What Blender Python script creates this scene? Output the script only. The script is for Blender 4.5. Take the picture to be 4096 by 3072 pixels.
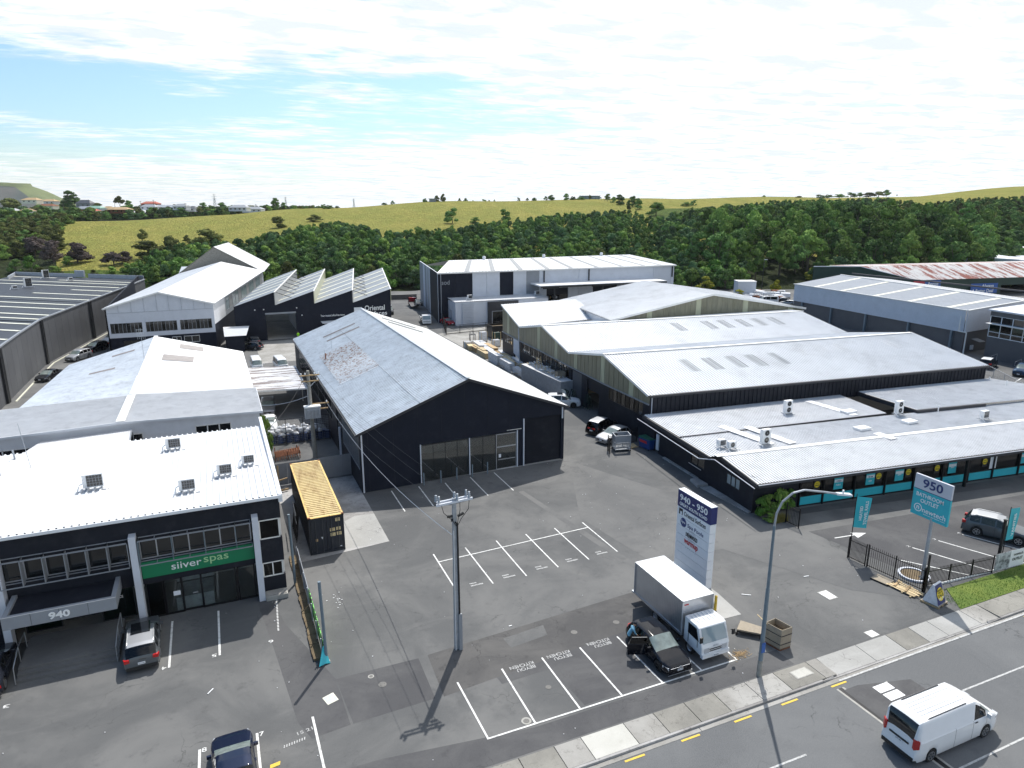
import bpy, bmesh, math, random
import numpy as np
from mathutils import Vector, Matrix
random.seed(7); rng = np.random.default_rng(11)
R = math.radians
S = bpy.context.scene
COL = S.collection
for o in list(bpy.data.objects): bpy.data.objects.remove(o, do_unlink=True)

# ------------------------------------------------------------ camera
F, CX, CY, YH, CH = 2750., 2048., 1536., 829., 25.0
TH = math.atan((CY-YH)/F); YAW = math.atan(1226/math.hypot(F, CY-YH))
cd = bpy.data.cameras.new('camera'); cam = bpy.data.objects.new('camera', cd); COL.objects.link(cam)
cam.location = (0, 0, CH); cam.rotation_euler = (R(90)-TH, 0, -YAW)
cd.sensor_width = 36; cd.lens = 36*F/4096; cd.clip_start = .5; cd.clip_end = 20000
S.camera = cam
# ------------------------------------------------------------ sun, sky, exposure
SUN = Vector((.39, .585, 1.0)).normalized()
ld = bpy.data.lights.new('sun', 'SUN'); ld.energy = 4.8; ld.angle = R(.55); ld.color = (1, .965, .91)
sun = bpy.data.objects.new('sun', ld); COL.objects.link(sun); sun.location = (60, 60, 150)
sun.rotation_euler = SUN.to_track_quat('Z', 'Y').to_euler()
W = bpy.data.worlds.new('World'); S.world = W; W.use_nodes = True
nt = W.node_tree; nt.nodes.clear()
def N(t, **k):
    n = nt.nodes.new(t)
    for a, b in k.items(): setattr(n, a, b)
    return n
def L(a, b): nt.links.new(a, b)
sky = N('ShaderNodeTexSky', sky_type='NISHITA', sun_disc=False)
sky.sun_elevation = math.asin(SUN.z); sky.sun_rotation = math.atan2(SUN.x, SUN.y)
sky.air_density = 1.0; sky.dust_density = 1.2; sky.ozone_density = 3.0
bg = N('ShaderNodeBackground'); L(sky.outputs[0], bg.inputs[0]); bg.inputs[1].default_value = .12
cl = N('ShaderNodeBackground'); cl.inputs[1].default_value = 1.22; cl.inputs[0].default_value = (.97, .99, 1.0, 1)
tc = N('ShaderNodeTexCoord'); sp = N('ShaderNodeSeparateXYZ'); L(tc.outputs['Generated'], sp.inputs[0])
def MATH(op, a, b=None, c=None, clamp=False):
    n = N('ShaderNodeMath', operation=op, use_clamp=clamp)
    for i, v in enumerate((a, b, c)):
        if v is None: continue
        if isinstance(v, (int, float)): n.inputs[i].default_value = v
        else: L(v, n.inputs[i])
    return n.outputs[0]
zz = MATH('ADD', MATH('MAXIMUM', sp.outputs[2], 0.0), .045)
px_ = MATH('DIVIDE', sp.outputs[0], zz); py_ = MATH('DIVIDE', sp.outputs[1], zz)
cb = N('ShaderNodeCombineXYZ'); L(px_, cb.inputs[0]); L(py_, cb.inputs[1])
def cloudnoise(scale, detail, rough, stretch, off):
    mp = N('ShaderNodeMapping'); mp.inputs['Scale'].default_value = stretch; mp.inputs['Location'].default_value = off
    mp.inputs['Rotation'].default_value = (0, 0, R(24))
    L(cb.outputs[0], mp.inputs[0])
    n = N('ShaderNodeTexNoise'); n.inputs['Scale'].default_value = scale; n.inputs['Detail'].default_value = detail
    n.inputs['Roughness'].default_value = rough; n.inputs['Distortion'].default_value = .3
    L(mp.outputs[0], n.inputs['Vector']); return n.outputs[0]
big = cloudnoise(.20, 3, .5, (.8, 1.3, 1), (3.1, 1.7, 0))
fine = cloudnoise(1.3, 9, .60, (.9, 1.5, 1), (7.3, 2.2, 0))
rip = cloudnoise(7.0, 4, .6, (.7, 1.8, 1), (1.3, 5.2, 0))
# clouds thicken to the east (right), open to a blue band in the north-west
mixn = MATH('ADD', MATH('MULTIPLY', big, .9), MATH('ADD', MATH('MULTIPLY', fine, .62), MATH('MULTIPLY', rip, .22)))
east = MATH('MULTIPLY', sp.outputs[0], .34)
def win(sock, a, b):
    m_ = N('ShaderNodeMapRange', interpolation_type='SMOOTHSTEP'); L(sock, m_.inputs[0]); m_.inputs['From Min'].default_value = a; m_.inputs['From Max'].default_value = b; return m_.outputs[0]
band = MATH('MULTIPLY', MATH('MULTIPLY', win(sp.outputs[2], .07, .12), win(sp.outputs[2], .19, .145)), win(sp.outputs[0], .62, .28))
cov = MATH('SUBTRACT', MATH('ADD', mixn, east), MATH('MULTIPLY', band, .17))
mr = N('ShaderNodeMapRange', interpolation_type='SMOOTHSTEP'); L(cov, mr.inputs[0])
mr.inputs['From Min'].default_value = .76; mr.inputs['From Max'].default_value = .96
# low haze bank near the horizon
hz = N('ShaderNodeMapRange', interpolation_type='SMOOTHSTEP'); L(sp.outputs[2], hz.inputs[0])
hz.inputs['From Min'].default_value = .0; hz.inputs['From Max'].default_value = .09
hz.inputs['To Min'].default_value = .85; hz.inputs['To Max'].default_value = 0
msk = MATH('MAXIMUM', mr.outputs[0], hz.outputs[0], clamp=True)
# sky gets a touch more cyan than the pure model
hs = N('ShaderNodeMix', data_type='RGBA', blend_type='MULTIPLY'); hs.inputs[0].default_value = 1
L(sky.outputs[0], hs.inputs[6]); hs.inputs[7].default_value = (1.08, 1.26, 1.30, 1); L(hs.outputs[2], bg.inputs[0])
cr = N('ShaderNodeMix', data_type='RGBA'); L(win(cloudnoise(3.0, 6, .6, (.8, 1.4, 1), (9, 4, 0)), .40, .56), cr.inputs[0]); cr.inputs[6].default_value = (.74, .80, .86, 1); cr.inputs[7].default_value = (.98, .99, 1, 1); L(cr.outputs[2], cl.inputs[0])
mx = N('ShaderNodeMixShader'); L(msk, mx.inputs[0]); L(bg.outputs[0], mx.inputs[1]); L(cl.outputs[0], mx.inputs[2])
wo = N('ShaderNodeOutputWorld'); L(mx.outputs[0], wo.inputs[0])
S.render.engine = 'CYCLES'
S.view_settings.view_transform = 'Standard'; S.view_settings.look = 'None'
S.view_settings.exposure = 0.0; S.view_settings.gamma = 1.0; S.view_settings.use_curve_mapping = False
S.cycles.max_bounces = 6; S.cycles.transparent_max_bounces = 8

# ------------------------------------------------------------ geometry of the survey: a picture ray met with a real height
def ray(px, py):
    x = px-CX; u = CY-py
    fw = F*math.cos(TH)+u*math.sin(TH); up = -F*math.sin(TH)+u*math.cos(TH)
    return Vector((x*math.cos(YAW)+fw*math.sin(YAW), -x*math.sin(YAW)+fw*math.cos(YAW), up))
def G(px, py, z=0):
    r = ray(px, py); t = (z-CH)/r.z; return Vector((r.x*t, r.y*t, z))

# ------------------------------------------------------------ materials
MATS = {}
def mat(name, col, rough=.6, metal=0., var=.10, vscale=1.2, dirt=None, dscale=.5, damt=.5, bump=0., bscale=30., coat=0., spec=.5, rand=0., stretch=None):
    if name in MATS: return MATS[name]
    m = bpy.data.materials.new(name); m.use_nodes = True; MATS[name] = m
    t = m.node_tree; n = t.nodes; l = t.links; b = n['Principled BSDF']
    b.inputs['Roughness'].default_value = rough; b.inputs['Metallic'].default_value = metal
    b.inputs['Coat Weight'].default_value = coat; b.inputs['Coat Roughness'].default_value = .05
    b.inputs['Specular IOR Level'].default_value = spec
    g = n.new('ShaderNodeTexCoord'); src = g.outputs['Object']
    if stretch:
        mp = n.new('ShaderNodeMapping'); mp.inputs['Scale'].default_value = stretch; l.new(src, mp.inputs[0]); src = mp.outputs[0]
    c = n.new('ShaderNodeRGB'); c.outputs[0].default_value = (*col, 1); out = c.outputs[0]
    def noise(sc, det=5, ro=.6):
        k = n.new('ShaderNodeTexNoise'); k.inputs['Scale'].default_value = sc; k.inputs['Detail'].default_value = det
        k.inputs['Roughness'].default_value = ro; l.new(src, k.inputs['Vector']); return k.outputs[0]
    if var:
        mr = n.new('ShaderNodeMapRange'); l.new(noise(vscale, 6, .65), mr.inputs[0])
        mr.inputs['From Min'].default_value = .3; mr.inputs['From Max'].default_value = .7
        mr.inputs['To Min'].default_value = 1-var; mr.inputs['To Max'].default_value = 1+var
        x = n.new('ShaderNodeVectorMath'); x.operation = 'SCALE'; l.new(out, x.inputs[0]); l.new(mr.outputs[0], x.inputs['Scale']); out = x.outputs[0]
    if dirt:
        mr = n.new('ShaderNodeMapRange'); l.new(noise(dscale, 8, .7), mr.inputs[0])
        mr.inputs['From Min'].default_value = .5; mr.inputs['From Max'].default_value = .72
        mr.inputs['To Min'].default_value = 0; mr.inputs['To Max'].default_value = damt
        x = n.new('ShaderNodeMix'); x.data_type = 'RGBA'; l.new(mr.outputs[0], x.inputs[0]); l.new(out, x.inputs[6])
        x.inputs[7].default_value = (*dirt, 1); out = x.outputs[2]
    if rand:
        oi = n.new('ShaderNodeObjectInfo'); mr = n.new('ShaderNodeMapRange'); l.new(oi.outputs['Random'], mr.inputs[0])
        mr.inputs['To Min'].default_value = 1-rand; mr.inputs['To Max'].default_value = 1+rand
        x = n.new('ShaderNodeVectorMath'); x.operation = 'SCALE'; l.new(out, x.inputs[0]); l.new(mr.outputs[0], x.inputs['Scale']); out = x.outputs[0]
    l.new(out, b.inputs['Base Color'])
    if bump:
        bn = n.new('ShaderNodeBump'); bn.inputs['Strength'].default_value = bump; bn.inputs['Distance'].default_value = .02
        l.new(noise(bscale, 4, .6), bn.inputs['Height']); l.new(bn.outputs[0], b.inputs['Normal'])
    return m
def glass(name, tint=(.5, .55, .55), rough=.02, refl=1.0):
    if name in MATS: return MATS[name]
    m = bpy.data.materials.new(name); m.use_nodes = True; MATS[name] = m
    t = m.node_tree; n = t.nodes; l = t.links; n.remove(n['Principled BSDF'])
    tr = n.new('ShaderNodeBsdfTransparent'); tr.inputs[0].default_value = (*tint, 1)
    gl = n.new('ShaderNodeBsdfGlossy'); gl.inputs['Roughness'].default_value = rough
    fr = n.new('ShaderNodeFresnel'); fr.inputs[0].default_value = 1.5
    mu = n.new('ShaderNodeMath'); mu.operation = 'MULTIPLY'; mu.inputs[1].default_value = refl; mu.use_clamp = True; l.new(fr.outputs[0], mu.inputs[0])
    x = n.new('ShaderNodeMixShader'); l.new(mu.outputs[0], x.inputs[0]); l.new(tr.outputs[0], x.inputs[1]); l.new(gl.outputs[0], x.inputs[2])
    l.new(x.outputs[0], n['Material Output'].inputs[0]); return m

def ground_mat(name, base, light, dark, crack=.5, scale=1.0, spot=.5, speck=.25):
    """bitumen or concrete: broad dusty patches, stains, fine aggregate and thin cracks"""
    m = bpy.data.materials.new(name); m.use_nodes = True; MATS[name] = m
    t = m.node_tree; n = t.nodes; l = t.links; b = n['Principled BSDF']; b.inputs['Roughness'].default_value = .88
    b.inputs['Specular IOR Level'].default_value = .3
    g = n.new('ShaderNodeTexCoord'); src = g.outputs['Object']
    def noise(sc, det=5, ro=.6, dis=0, v=None):
        k = n.new('ShaderNodeTexNoise'); k.inputs['Scale'].default_value = sc; k.inputs['Detail'].default_value = det
        k.inputs['Roughness'].default_value = ro; k.inputs['Distortion'].default_value = dis; l.new(v or src, k.inputs['Vector']); return k.outputs[0]
    def rmp(v, a, b_, lo=0., hi=1.):
        mr = n.new('ShaderNodeMapRange'); mr.interpolation_type = 'SMOOTHSTEP'; l.new(v, mr.inputs[0])
        for k, q in zip(('From Min', 'From Max', 'To Min', 'To Max'), (a, b_, lo, hi)): mr.inputs[k].default_value = q
        return mr.outputs[0]
    def mix(f, a, c, mode='MIX'):
        x = n.new('ShaderNodeMix'); x.data_type = 'RGBA'; x.blend_type = mode
        if isinstance(f, float): x.inputs[0].default_value = f
        else: l.new(f, x.inputs[0])
        for i, q in ((6, a), (7, c)):
            if isinstance(q, tuple): x.inputs[i].default_value = (*q, 1)
            else: l.new(q, x.inputs[i])
        return x.outputs[2]
    def mul(a, b_):
        x = n.new('ShaderNodeMath'); x.operation = 'MULTIPLY'
        l.new(a, x.inputs[0]); l.new(b_, x.inputs[1]) if not isinstance(b_, float) else setattr(x.inputs[1], 'default_value', b_); return x.outputs[0]
    mp = n.new('ShaderNodeMapping'); mp.inputs['Scale'].default_value = (.35, 1.0, 1); mp.inputs['Rotation'].default_value = (0, 0, R(20)); l.new(src, mp.inputs[0])
    c = mix(rmp(noise(.13*scale, 7, .62, .6), .38, .66), base, light)
    c = mix(rmp(noise(.5*scale, 8, .7, .9, mp.outputs[0]), .52, .75, 0, .55), c, light)
    c = mix(rmp(noise(.9*scale, 9, .75), .53, .70, 0, spot), c, dark)
    c = mix(rmp(noise(3.5*scale, 8, .8), .62, .74, 0, .6), c, dark)
    c = mix(rmp(noise(38*scale, 3, .8), .35, .65, 0, speck), c, tuple(min(1, q*1.9) for q in light))
    if crack:
        v = n.new('ShaderNodeTexVoronoi'); v.feature = 'DISTANCE_TO_EDGE'; v.inputs['Scale'].default_value = .42*scale
        w = n.new('ShaderNodeTexNoise'); w.inputs['Scale'].default_value = 1.3; w.inputs['Detail'].default_value = 6; l.new(src, w.inputs['Vector'])
        va = n.new('ShaderNodeVectorMath'); va.operation = 'MULTIPLY_ADD'; l.new(w.outputs['Color'], va.inputs[0]); va.inputs[1].default_value = (1.2,)*3; l.new(src, va.inputs[2])
        l.new(va.outputs[0], v.inputs['Vector'])
        line = rmp(v.outputs[0], .002, .011, 1, 0)
        c = mix(mul(mul(line, rmp(noise(.22, 3), .5, .62)), float(crack)), c, (.012, .012, .012))
    l.new(c, b.inputs['Base Color'])
    bn = n.new('ShaderNodeBump'); bn.inputs['Strength'].default_value = .35; bn.inputs['Distance'].default_value = .01
    l.new(noise(25, 4, .7), bn.inputs['Height']); l.new(bn.outputs[0], b.inputs['Normal'])
    return m
ground_mat('bitumen', (.080, .082, .084), (.150, .149, .145), (.044, .044, .047), .35)
ground_mat('bitumen_dark', (.060, .060, .064), (.098, .097, .098), (.036, .036, .039), .4, 1.6)
ground_mat('bitumen_old', (.062, .061, .062), (.112, .108, .104), (.036, .036, .037), .6, 1.3, .8)
ground_mat('bitumen_pale', (.100, .101, .102), (.150, .149, .145), (.065, .065, .066), .3, 1.1)
ground_mat('road_seal', (.086, .089, .093), (.125, .128, .130), (.055, .055, .058), .5, .9, .4, .55)
ground_mat('concrete_ground', (.22, .21, .19), (.34, .33, .31), (.10, .095, .085), .6, 2.2, .9, .3)
ground_mat('concrete_stained', (.20, .19, .18), (.42, .41, .40), (.05, .05, .05), .3, 1.5, 1.0, .2)
ground_mat('soil', (.10, .075, .045), (.20, .15, .09), (.05, .04, .025), 0, 3)
def M_(n): return MATS[n]
mat('white_paint', (.80, .80, .78), .55, var=.06, dirt=(.45, .44, .42), damt=.25)
mat('line_paint', (.72, .72, .70), .7, var=.12, vscale=9, dirt=(.16, .16, .16), dscale=3.5, damt=.75)
mat('worn_paint', (.50, .50, .49), .8, var=.2, vscale=9, dirt=(.10, .10, .10), dscale=7, damt=1.0)
mat('yellow_paint', (.75, .50, .05), .7, var=.1, vscale=8, dirt=(.2, .17, .1), dscale=4, damt=.5)
mat('white_roof', (.70, .71, .725), .5, var=.06, vscale=.3, dirt=(.42, .42, .42), dscale=.25, damt=.45, stretch=(1, 1, 1))
mat('grey_white_roof', (.64, .645, .655), .55, var=.08, vscale=.6, dirt=(.34, .34, .345), dscale=.8, damt=.4)
mat('zinc_roof', (.64, .68, .72), .45, .15, var=.13, vscale=.5, dirt=(.32, .33, .35), dscale=1.3, damt=.6)
mat('blue_zinc', (.22, .25, .30), .45, .1, var=.1, vscale=.4, dirt=(.30, .32, .35), dscale=.7, damt=.4)
mat('old_zinc', (.34, .37, .40), .5, .1, var=.12, vscale=.4, dirt=(.30, .30, .30), dscale=.7, damt=.5)
mat('charcoal_roof', (.062, .066, .074), .45, var=.10, dirt=(.13, .13, .14), dscale=.4, damt=.4)
mat('charcoal_wall', (.016, .018, .026), .55, spec=.2, var=.14, vscale=.7, dirt=(.05, .052, .062), dscale=.6, damt=.5)
mat('navy_wall', (.012, .015, .026), .6, spec=.15, var=.10, vscale=.5, dirt=(.024, .028, .040), dscale=.8, damt=.6)
mat('dark_fascia', (.030, .031, .038), .6, var=.08)
mat('grey_panel', (.088, .092, .102), .6, var=.10, vscale=.35, dirt=(.12, .125, .13), dscale=.3, damt=.5, rand=.06)
mat('pale_wall', (.60, .63, .69), .6, var=.05, vscale=.5, dirt=(.45, .47, .50), dscale=.7, damt=.35)
mat('white_wall', (.72, .74, .78), .6, var=.05, vscale=.6, dirt=(.50, .51, .53), dscale=1.1, damt=.35)
mat('mid_grey', (.26, .28, .31), .5, var=.06, dirt=(.2, .2, .2), damt=.3)
mat('steel', (.42, .44, .46), .4, .7, var=.12, vscale=3)
mat('galv', (.40, .43, .47), .5, .4, var=.14, vscale=2.5, dirt=(.28, .29, .30), dscale=2, damt=.6)
mat('blue_grey_pole', (.17, .22, .26), .5, .2, var=.1, vscale=3)
mat('concrete', (.38, .37, .34), .85, var=.14, vscale=2, dirt=(.2, .19, .17), dscale=1.5, damt=.6, bump=.2)
mat('old_concrete_pole', (.30, .29, .26), .9, var=.2, vscale=3, dirt=(.16, .15, .13), dscale=2, damt=.7)
mat('black_metal', (.012, .012, .014), .4, .3, var=.1)
mat('black_plastic', (.016, .016, .017), .55, var=.1)
mat('rubber', (.018, .018, .018), .85, var=.15, vscale=8)
mat('frame_dark', (.03, .032, .036), .4, .3)
mat('aluminium', (.50, .52, .55), .35, .6, var=.08)
mat('teal', (.03, .45, .53), .45, var=.05)
mat('cover_iron', (.15, .145, .135), .7, var=.2, vscale=9)
mat('screen', (.17, .21, .20), .06, var=.3, vscale=2.5, spec=.9)  # opaque windscreen; its reflections are put into the pale colour
mat('seat_grey', (.20, .20, .20), .8)
mat('sign_green', (.005, .20, .085), .4, var=.04)
mat('navy_sign', (.012, .022, .13), .4, var=.05)
mat('sign_white', (.80, .82, .85), .4, var=.04)
mat('sign_grey', (.55, .57, .63), .4, var=.04)
mat('letter_white', (.85, .86, .86), .4, var=0)
mat('letter_pale_green', (.42, .68, .36), .4, var=0)
mat('letter_black', (.012, .013, .018), .5, var=0)
mat('letter_navy', (.02, .04, .16), .5, var=0)
mat('letter_red', (.55, .02, .03), .5, var=0)
mat('letter_grey', (.35, .36, .38), .5, var=0)
mat('poster_yellow', (.80, .62, .02), .5, var=.03)
mat('fibreglass', (.21, .205, .145), .35, var=.22, vscale=1.6, dirt=(.13, .12, .06), dscale=.9, damt=.7, stretch=(1, 1.8, .25))
mat('fibreglass_pale', (.42, .43, .30), .35, var=.15, vscale=1.5, dirt=(.25, .24, .14), dscale=.9, damt=.6, stretch=(1, 1.8, .25))
mat('skylight', (.27, .28, .29), .35, var=.10, vscale=2)
mat('skylight_cream', (.74, .73, .60), .4, var=.06, vscale=.6)
mat('rust_skylight', (.30, .27, .26), .6, var=.3, vscale=4, stretch=(.4, 3, 1))
mat('timber', (.42, .29, .15), .8, var=.22, vscale=3, bump=.2, rand=.2)
mat('pale_timber', (.62, .48, .28), .8, var=.18, vscale=3, rand=.15)
mat('ply', (.33, .28, .21), .8, var=.25, vscale=1.5, dirt=(.16, .14, .13), dscale=1.4, damt=.8)
mat('rust', (.20, .075, .035), .9, var=.4, vscale=4, dirt=(.07, .03, .02), dscale=3, damt=.8, bump=.3)
mat('white_plastic', (.78, .79, .80), .45, var=.05)
mat('shrink_wrap', (.70, .71, .73), .3, var=.25, vscale=2.5, bump=.6, bscale=6, rand=.1)
mat('blue_drum', (.015, .04, .13), .4, var=.15, rand=.3)
mat('interior_floor', (.34, .33, .31), .6, var=.1)
mat('interior_wall', (.74, .73, .70), .8, var=.06)
mat('green_wall', (.010, .040, .028), .6, var=.12, vscale=.4, dirt=(.02, .06, .045), damt=.4)
mat('hill_grey', (.20, .17, .15), .9, var=.3, vscale=.01)
glass('shop_glass', (.78, .82, .82), .02, 1.9); glass('dark_glass', (.16, .19, .20)); glass('front_glass', (.60, .64, .64), .02, 4.0); glass('green_glass', (.18, .34, .31)); glass('car_glass', (.10, .12, .12), .01, 1.4)
mat('window_dark', (.010, .012, .014), .06, var=.15, vscale=.6, spec=.8)
mat('window_pale', (.26, .33, .36), .10, var=.05, spec=.8)
mat('red_lens', (.45, .01, .01), .15, var=.05, spec=.8)
mat('orange_lens', (.55, .16, .02), .2, var=.05)
mat('clear_lens', (.60, .62, .65), .12, .3, var=.1, vscale=6)
mat('rim', (.45, .46, .48), .3, .8, var=.1)
mat('dark_rim', (.03, .03, .032), .35, .5)
mat('skin', (.45, .27, .18), .6, var=.04)
mat('blue_shirt', (.20, .42, .55), .8, var=.12)
mat('hi_vis', (.40, .95, .02), .7, var=.05)
mat('dark_cloth', (.02, .022, .03), .9, var=.1)

def rust_roof():
    m = bpy.data.materials.new('rusty_zinc'); m.use_nodes = True; MATS['rusty_zinc'] = m
    t = m.node_tree; n = t.nodes; l = t.links; b = n['Principled BSDF']; b.inputs['Roughness'].default_value = .6
    g = n.new('ShaderNodeTexCoord')
    mp = n.new('ShaderNodeMapping'); mp.inputs['Scale'].default_value = (1.6, 1.0, 1); l.new(g.outputs['Object'], mp.inputs[0])
    a = n.new('ShaderNodeTexNoise'); a.inputs['Scale'].default_value = 1.7; a.inputs['Detail'].default_value = 9; a.inputs['Roughness'].default_value = .75; l.new(mp.outputs[0], a.inputs['Vector'])
    r = n.new('ShaderNodeValToRGB'); l.new(a.outputs[0], r.inputs[0])
    e = r.color_ramp.elements; e[0].position = .49; e[0].color = (.60, .63, .66, 1); e[1].position = .60; e[1].color = (.22, .10, .06, 1)
    e2 = r.color_ramp.elements.new(.54); e2.color = (.43, .36, .33, 1)
    l.new(r.outputs[0], b.inputs['Base Color'])
rust_roof()
def streak(name, a, c, sc=(1, 1, 1), lo=.45, hi=.62, ns=1.0, rough=.6):
    m = bpy.data.materials.new(name); m.use_nodes = True; MATS[name] = m
    t = m.node_tree; n = t.nodes; l = t.links; b = n['Principled BSDF']; b.inputs['Roughness'].default_value = rough
    g = n.new('ShaderNodeTexCoord'); mp = n.new('ShaderNodeMapping'); mp.inputs['Scale'].default_value = sc; l.new(g.outputs['Object'], mp.inputs[0])
    k = n.new('ShaderNodeTexNoise'); k.inputs['Scale'].default_value = ns; k.inputs['Detail'].default_value = 9; k.inputs['Roughness'].default_value = .72; l.new(mp.outputs[0], k.inputs['Vector'])
    r = n.new('ShaderNodeValToRGB'); l.new(k.outputs[0], r.inputs[0]); e = r.color_ramp.elements
    e[0].position = lo; e[0].color = (*a, 1); e[1].position = hi; e[1].color = (*c, 1); l.new(r.outputs[0], b.inputs['Base Color'])
streak('container_top', (.76, .62, .34), (.46, .30, .14), (1.6, .35, 1), .48, .68, 1.6)
streak('container_top_rust', (.72, .50, .17), (.30, .12, .05), (1.5, .8, 1), .55, .66, 2.2)
streak('red_white_roof', (.66, .64, .62), (.28, .075, .05), (.45, .05, .3), .47, .56, 1.0)
streak('black_container', (.014, .018, .028), (.035, .038, .045), (1, 1, .4), .5, .7, 1.2, .5)
streak('green_graffiti', (.20, .65, .12), (.01, .02, .01), (1, 1.6, 1.2), .49, .51, 1.3)
streak('carport_roof', (.74, .74, .75), (.26, .22, .21), (.12, 1.0, 1), .50, .55, 1.2)
streak('photo_grey', (.10, .11, .12), (.55, .58, .60), (1, 1, 1), .4, .6, 2.0)

# field and bush colours
def leaf_mat(name, a, c, rnd=.48):
    m = bpy.data.materials.new(name); m.use_nodes = True; MATS[name] = m
    t = m.node_tree; n = t.nodes; l = t.links; b = n['Principled BSDF']; b.inputs['Roughness'].default_value = .8
    b.inputs['Specular IOR Level'].default_value = .08
    oi = n.new('ShaderNodeObjectInfo'); ge = n.new('ShaderNodeNewGeometry')
    k = n.new('ShaderNodeTexNoise'); k.inputs['Scale'].default_value = .9; k.inputs['Detail'].default_value = 3; l.new(ge.outputs['Position'], k.inputs['Vector'])
    mx = n.new('ShaderNodeMix'); mx.data_type = 'RGBA'; mx.inputs[6].default_value = (*a, 1); mx.inputs[7].default_value = (*c, 1)
    ad = n.new('ShaderNodeMath'); ad.operation = 'MULTIPLY_ADD'; l.new(ge.outputs['Random Per Island'], ad.inputs[0]); ad.inputs[1].default_value = .5
    mr = n.new('ShaderNodeMapRange'); l.new(k.outputs[0], mr.inputs[0]); mr.inputs['From Min'].default_value = .3; mr.inputs['From Max'].default_value = .7; mr.inputs['To Max'].default_value = .5
    l.new(mr.outputs[0], ad.inputs[2]); l.new(ad.outputs[0], mx.inputs[0])
    sc = n.new('ShaderNodeMapRange'); l.new(oi.outputs['Random'], sc.inputs[0]); sc.inputs['To Min'].default_value = 1-rnd; sc.inputs['To Max'].default_value = 1+rnd
    v = n.new('ShaderNodeVectorMath'); v.operation = 'SCALE'; l.new(mx.outputs[2], v.inputs[0]); l.new(sc.outputs[0], v.inputs['Scale'])
    l.new(v.outputs[0], b.inputs['Base Color'])
    return m
leaf_mat('leaf_dark', (.036, .095, .024), (.18, .29, .08))
leaf_mat('leaf_mid', (.06, .13, .024), (.26, .37, .085))
leaf_mat('leaf_blue', (.038, .09, .035), (.17, .26, .11))
leaf_mat('leaf_yellow', (.17, .19, .02), (.38, .36, .04), .15)
leaf_mat('leaf_olive', (.062, .080, .022), (.15, .165, .050))
leaf_mat('leaf_purple', (.060, .045, .045), (.130, .105, .095), .2)
leaf_mat('leaf_bright', (.06, .15, .02), (.13, .24, .05), .2)
ground_mat('verge_grass', (.065,.115,.018), (.13,.17,.03), (.07,.08,.025), 0, 3.0, .5, .3)
mat('bark', (.10, .08, .06), .9, var=.2, vscale=4)
def field_mat(name, a, c, d, sc=.06):
    m = bpy.data.materials.new(name); m.use_nodes = True; MATS[name] = m
    t = m.node_tree; n = t.nodes; l = t.links; b = n['Principled BSDF']; b.inputs['Roughness'].default_value = .9; b.inputs['Specular IOR Level'].default_value = .1
    g = n.new('ShaderNodeNewGeometry')
    def nz(s, det, st=(1, 1, 1)):
        mp = n.new('ShaderNodeMapping'); mp.inputs['Scale'].default_value = st; mp.inputs['Rotation'].default_value = (0, 0, -YAW); l.new(g.outputs['Position'], mp.inputs[0])
        k = n.new('ShaderNodeTexNoise'); k.inputs['Scale'].default_value = s; k.inputs['Detail'].default_value = det; k.inputs['Roughness'].default_value = .7; l.new(mp.outputs[0], k.inputs['Vector'])
        mr = n.new('ShaderNodeMapRange'); mr.interpolation_type = 'SMOOTHSTEP'; l.new(k.outputs[0], mr.inputs[0]); mr.inputs['From Min'].default_value = .36; mr.inputs['From Max'].default_value = .64; return mr.outputs[0]
    x = n.new('ShaderNodeMix'); x.data_type = 'RGBA'; x.inputs[6].default_value = (*a, 1); x.inputs[7].default_value = (*c, 1); l.new(nz(sc, 6, (1, .5, 1)), x.inputs[0])
    y = n.new('ShaderNodeMix'); y.data_type = 'RGBA'; l.new(x.outputs[2], y.inputs[6]); y.inputs[7].default_value = (*d, 1)
    q = n.new('ShaderNodeMath'); q.operation = 'MULTIPLY'; l.new(nz(.45, 8, (1, .35, 1)), q.inputs[0]); q.inputs[1].default_value = .7; l.new(q.outputs[0], y.inputs[0])
    l.new(y.outputs[2], b.inputs['Base Color'])
    bn = n.new('ShaderNodeBump'); bn.inputs['Strength'].default_value = 1.0; bn.inputs['Distance'].default_value = .9; l.new(nz(.8, 6, (1, .4, 1)), bn.inputs['Height']); l.new(bn.outputs[0], b.inputs['Normal'])
field_mat('dry_grass', (.46, .41, .10), (.33, .35, .075), (.27, .26, .055))
field_mat('green_grass', (.10, .17, .025), (.14, .19, .035), (.07, .11, .02), .15)
field_mat('scrub_floor', (.035, .05, .015), (.05, .07, .02), (.03, .04, .014), .1)
field_mat('cone_slope', (.10, .12, .11), (.16, .14, .13), (.08, .10, .08), .012)
field_mat('cone_grass', (.24, .27, .10), (.20, .23, .09), (.15, .19, .08), .012)

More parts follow.
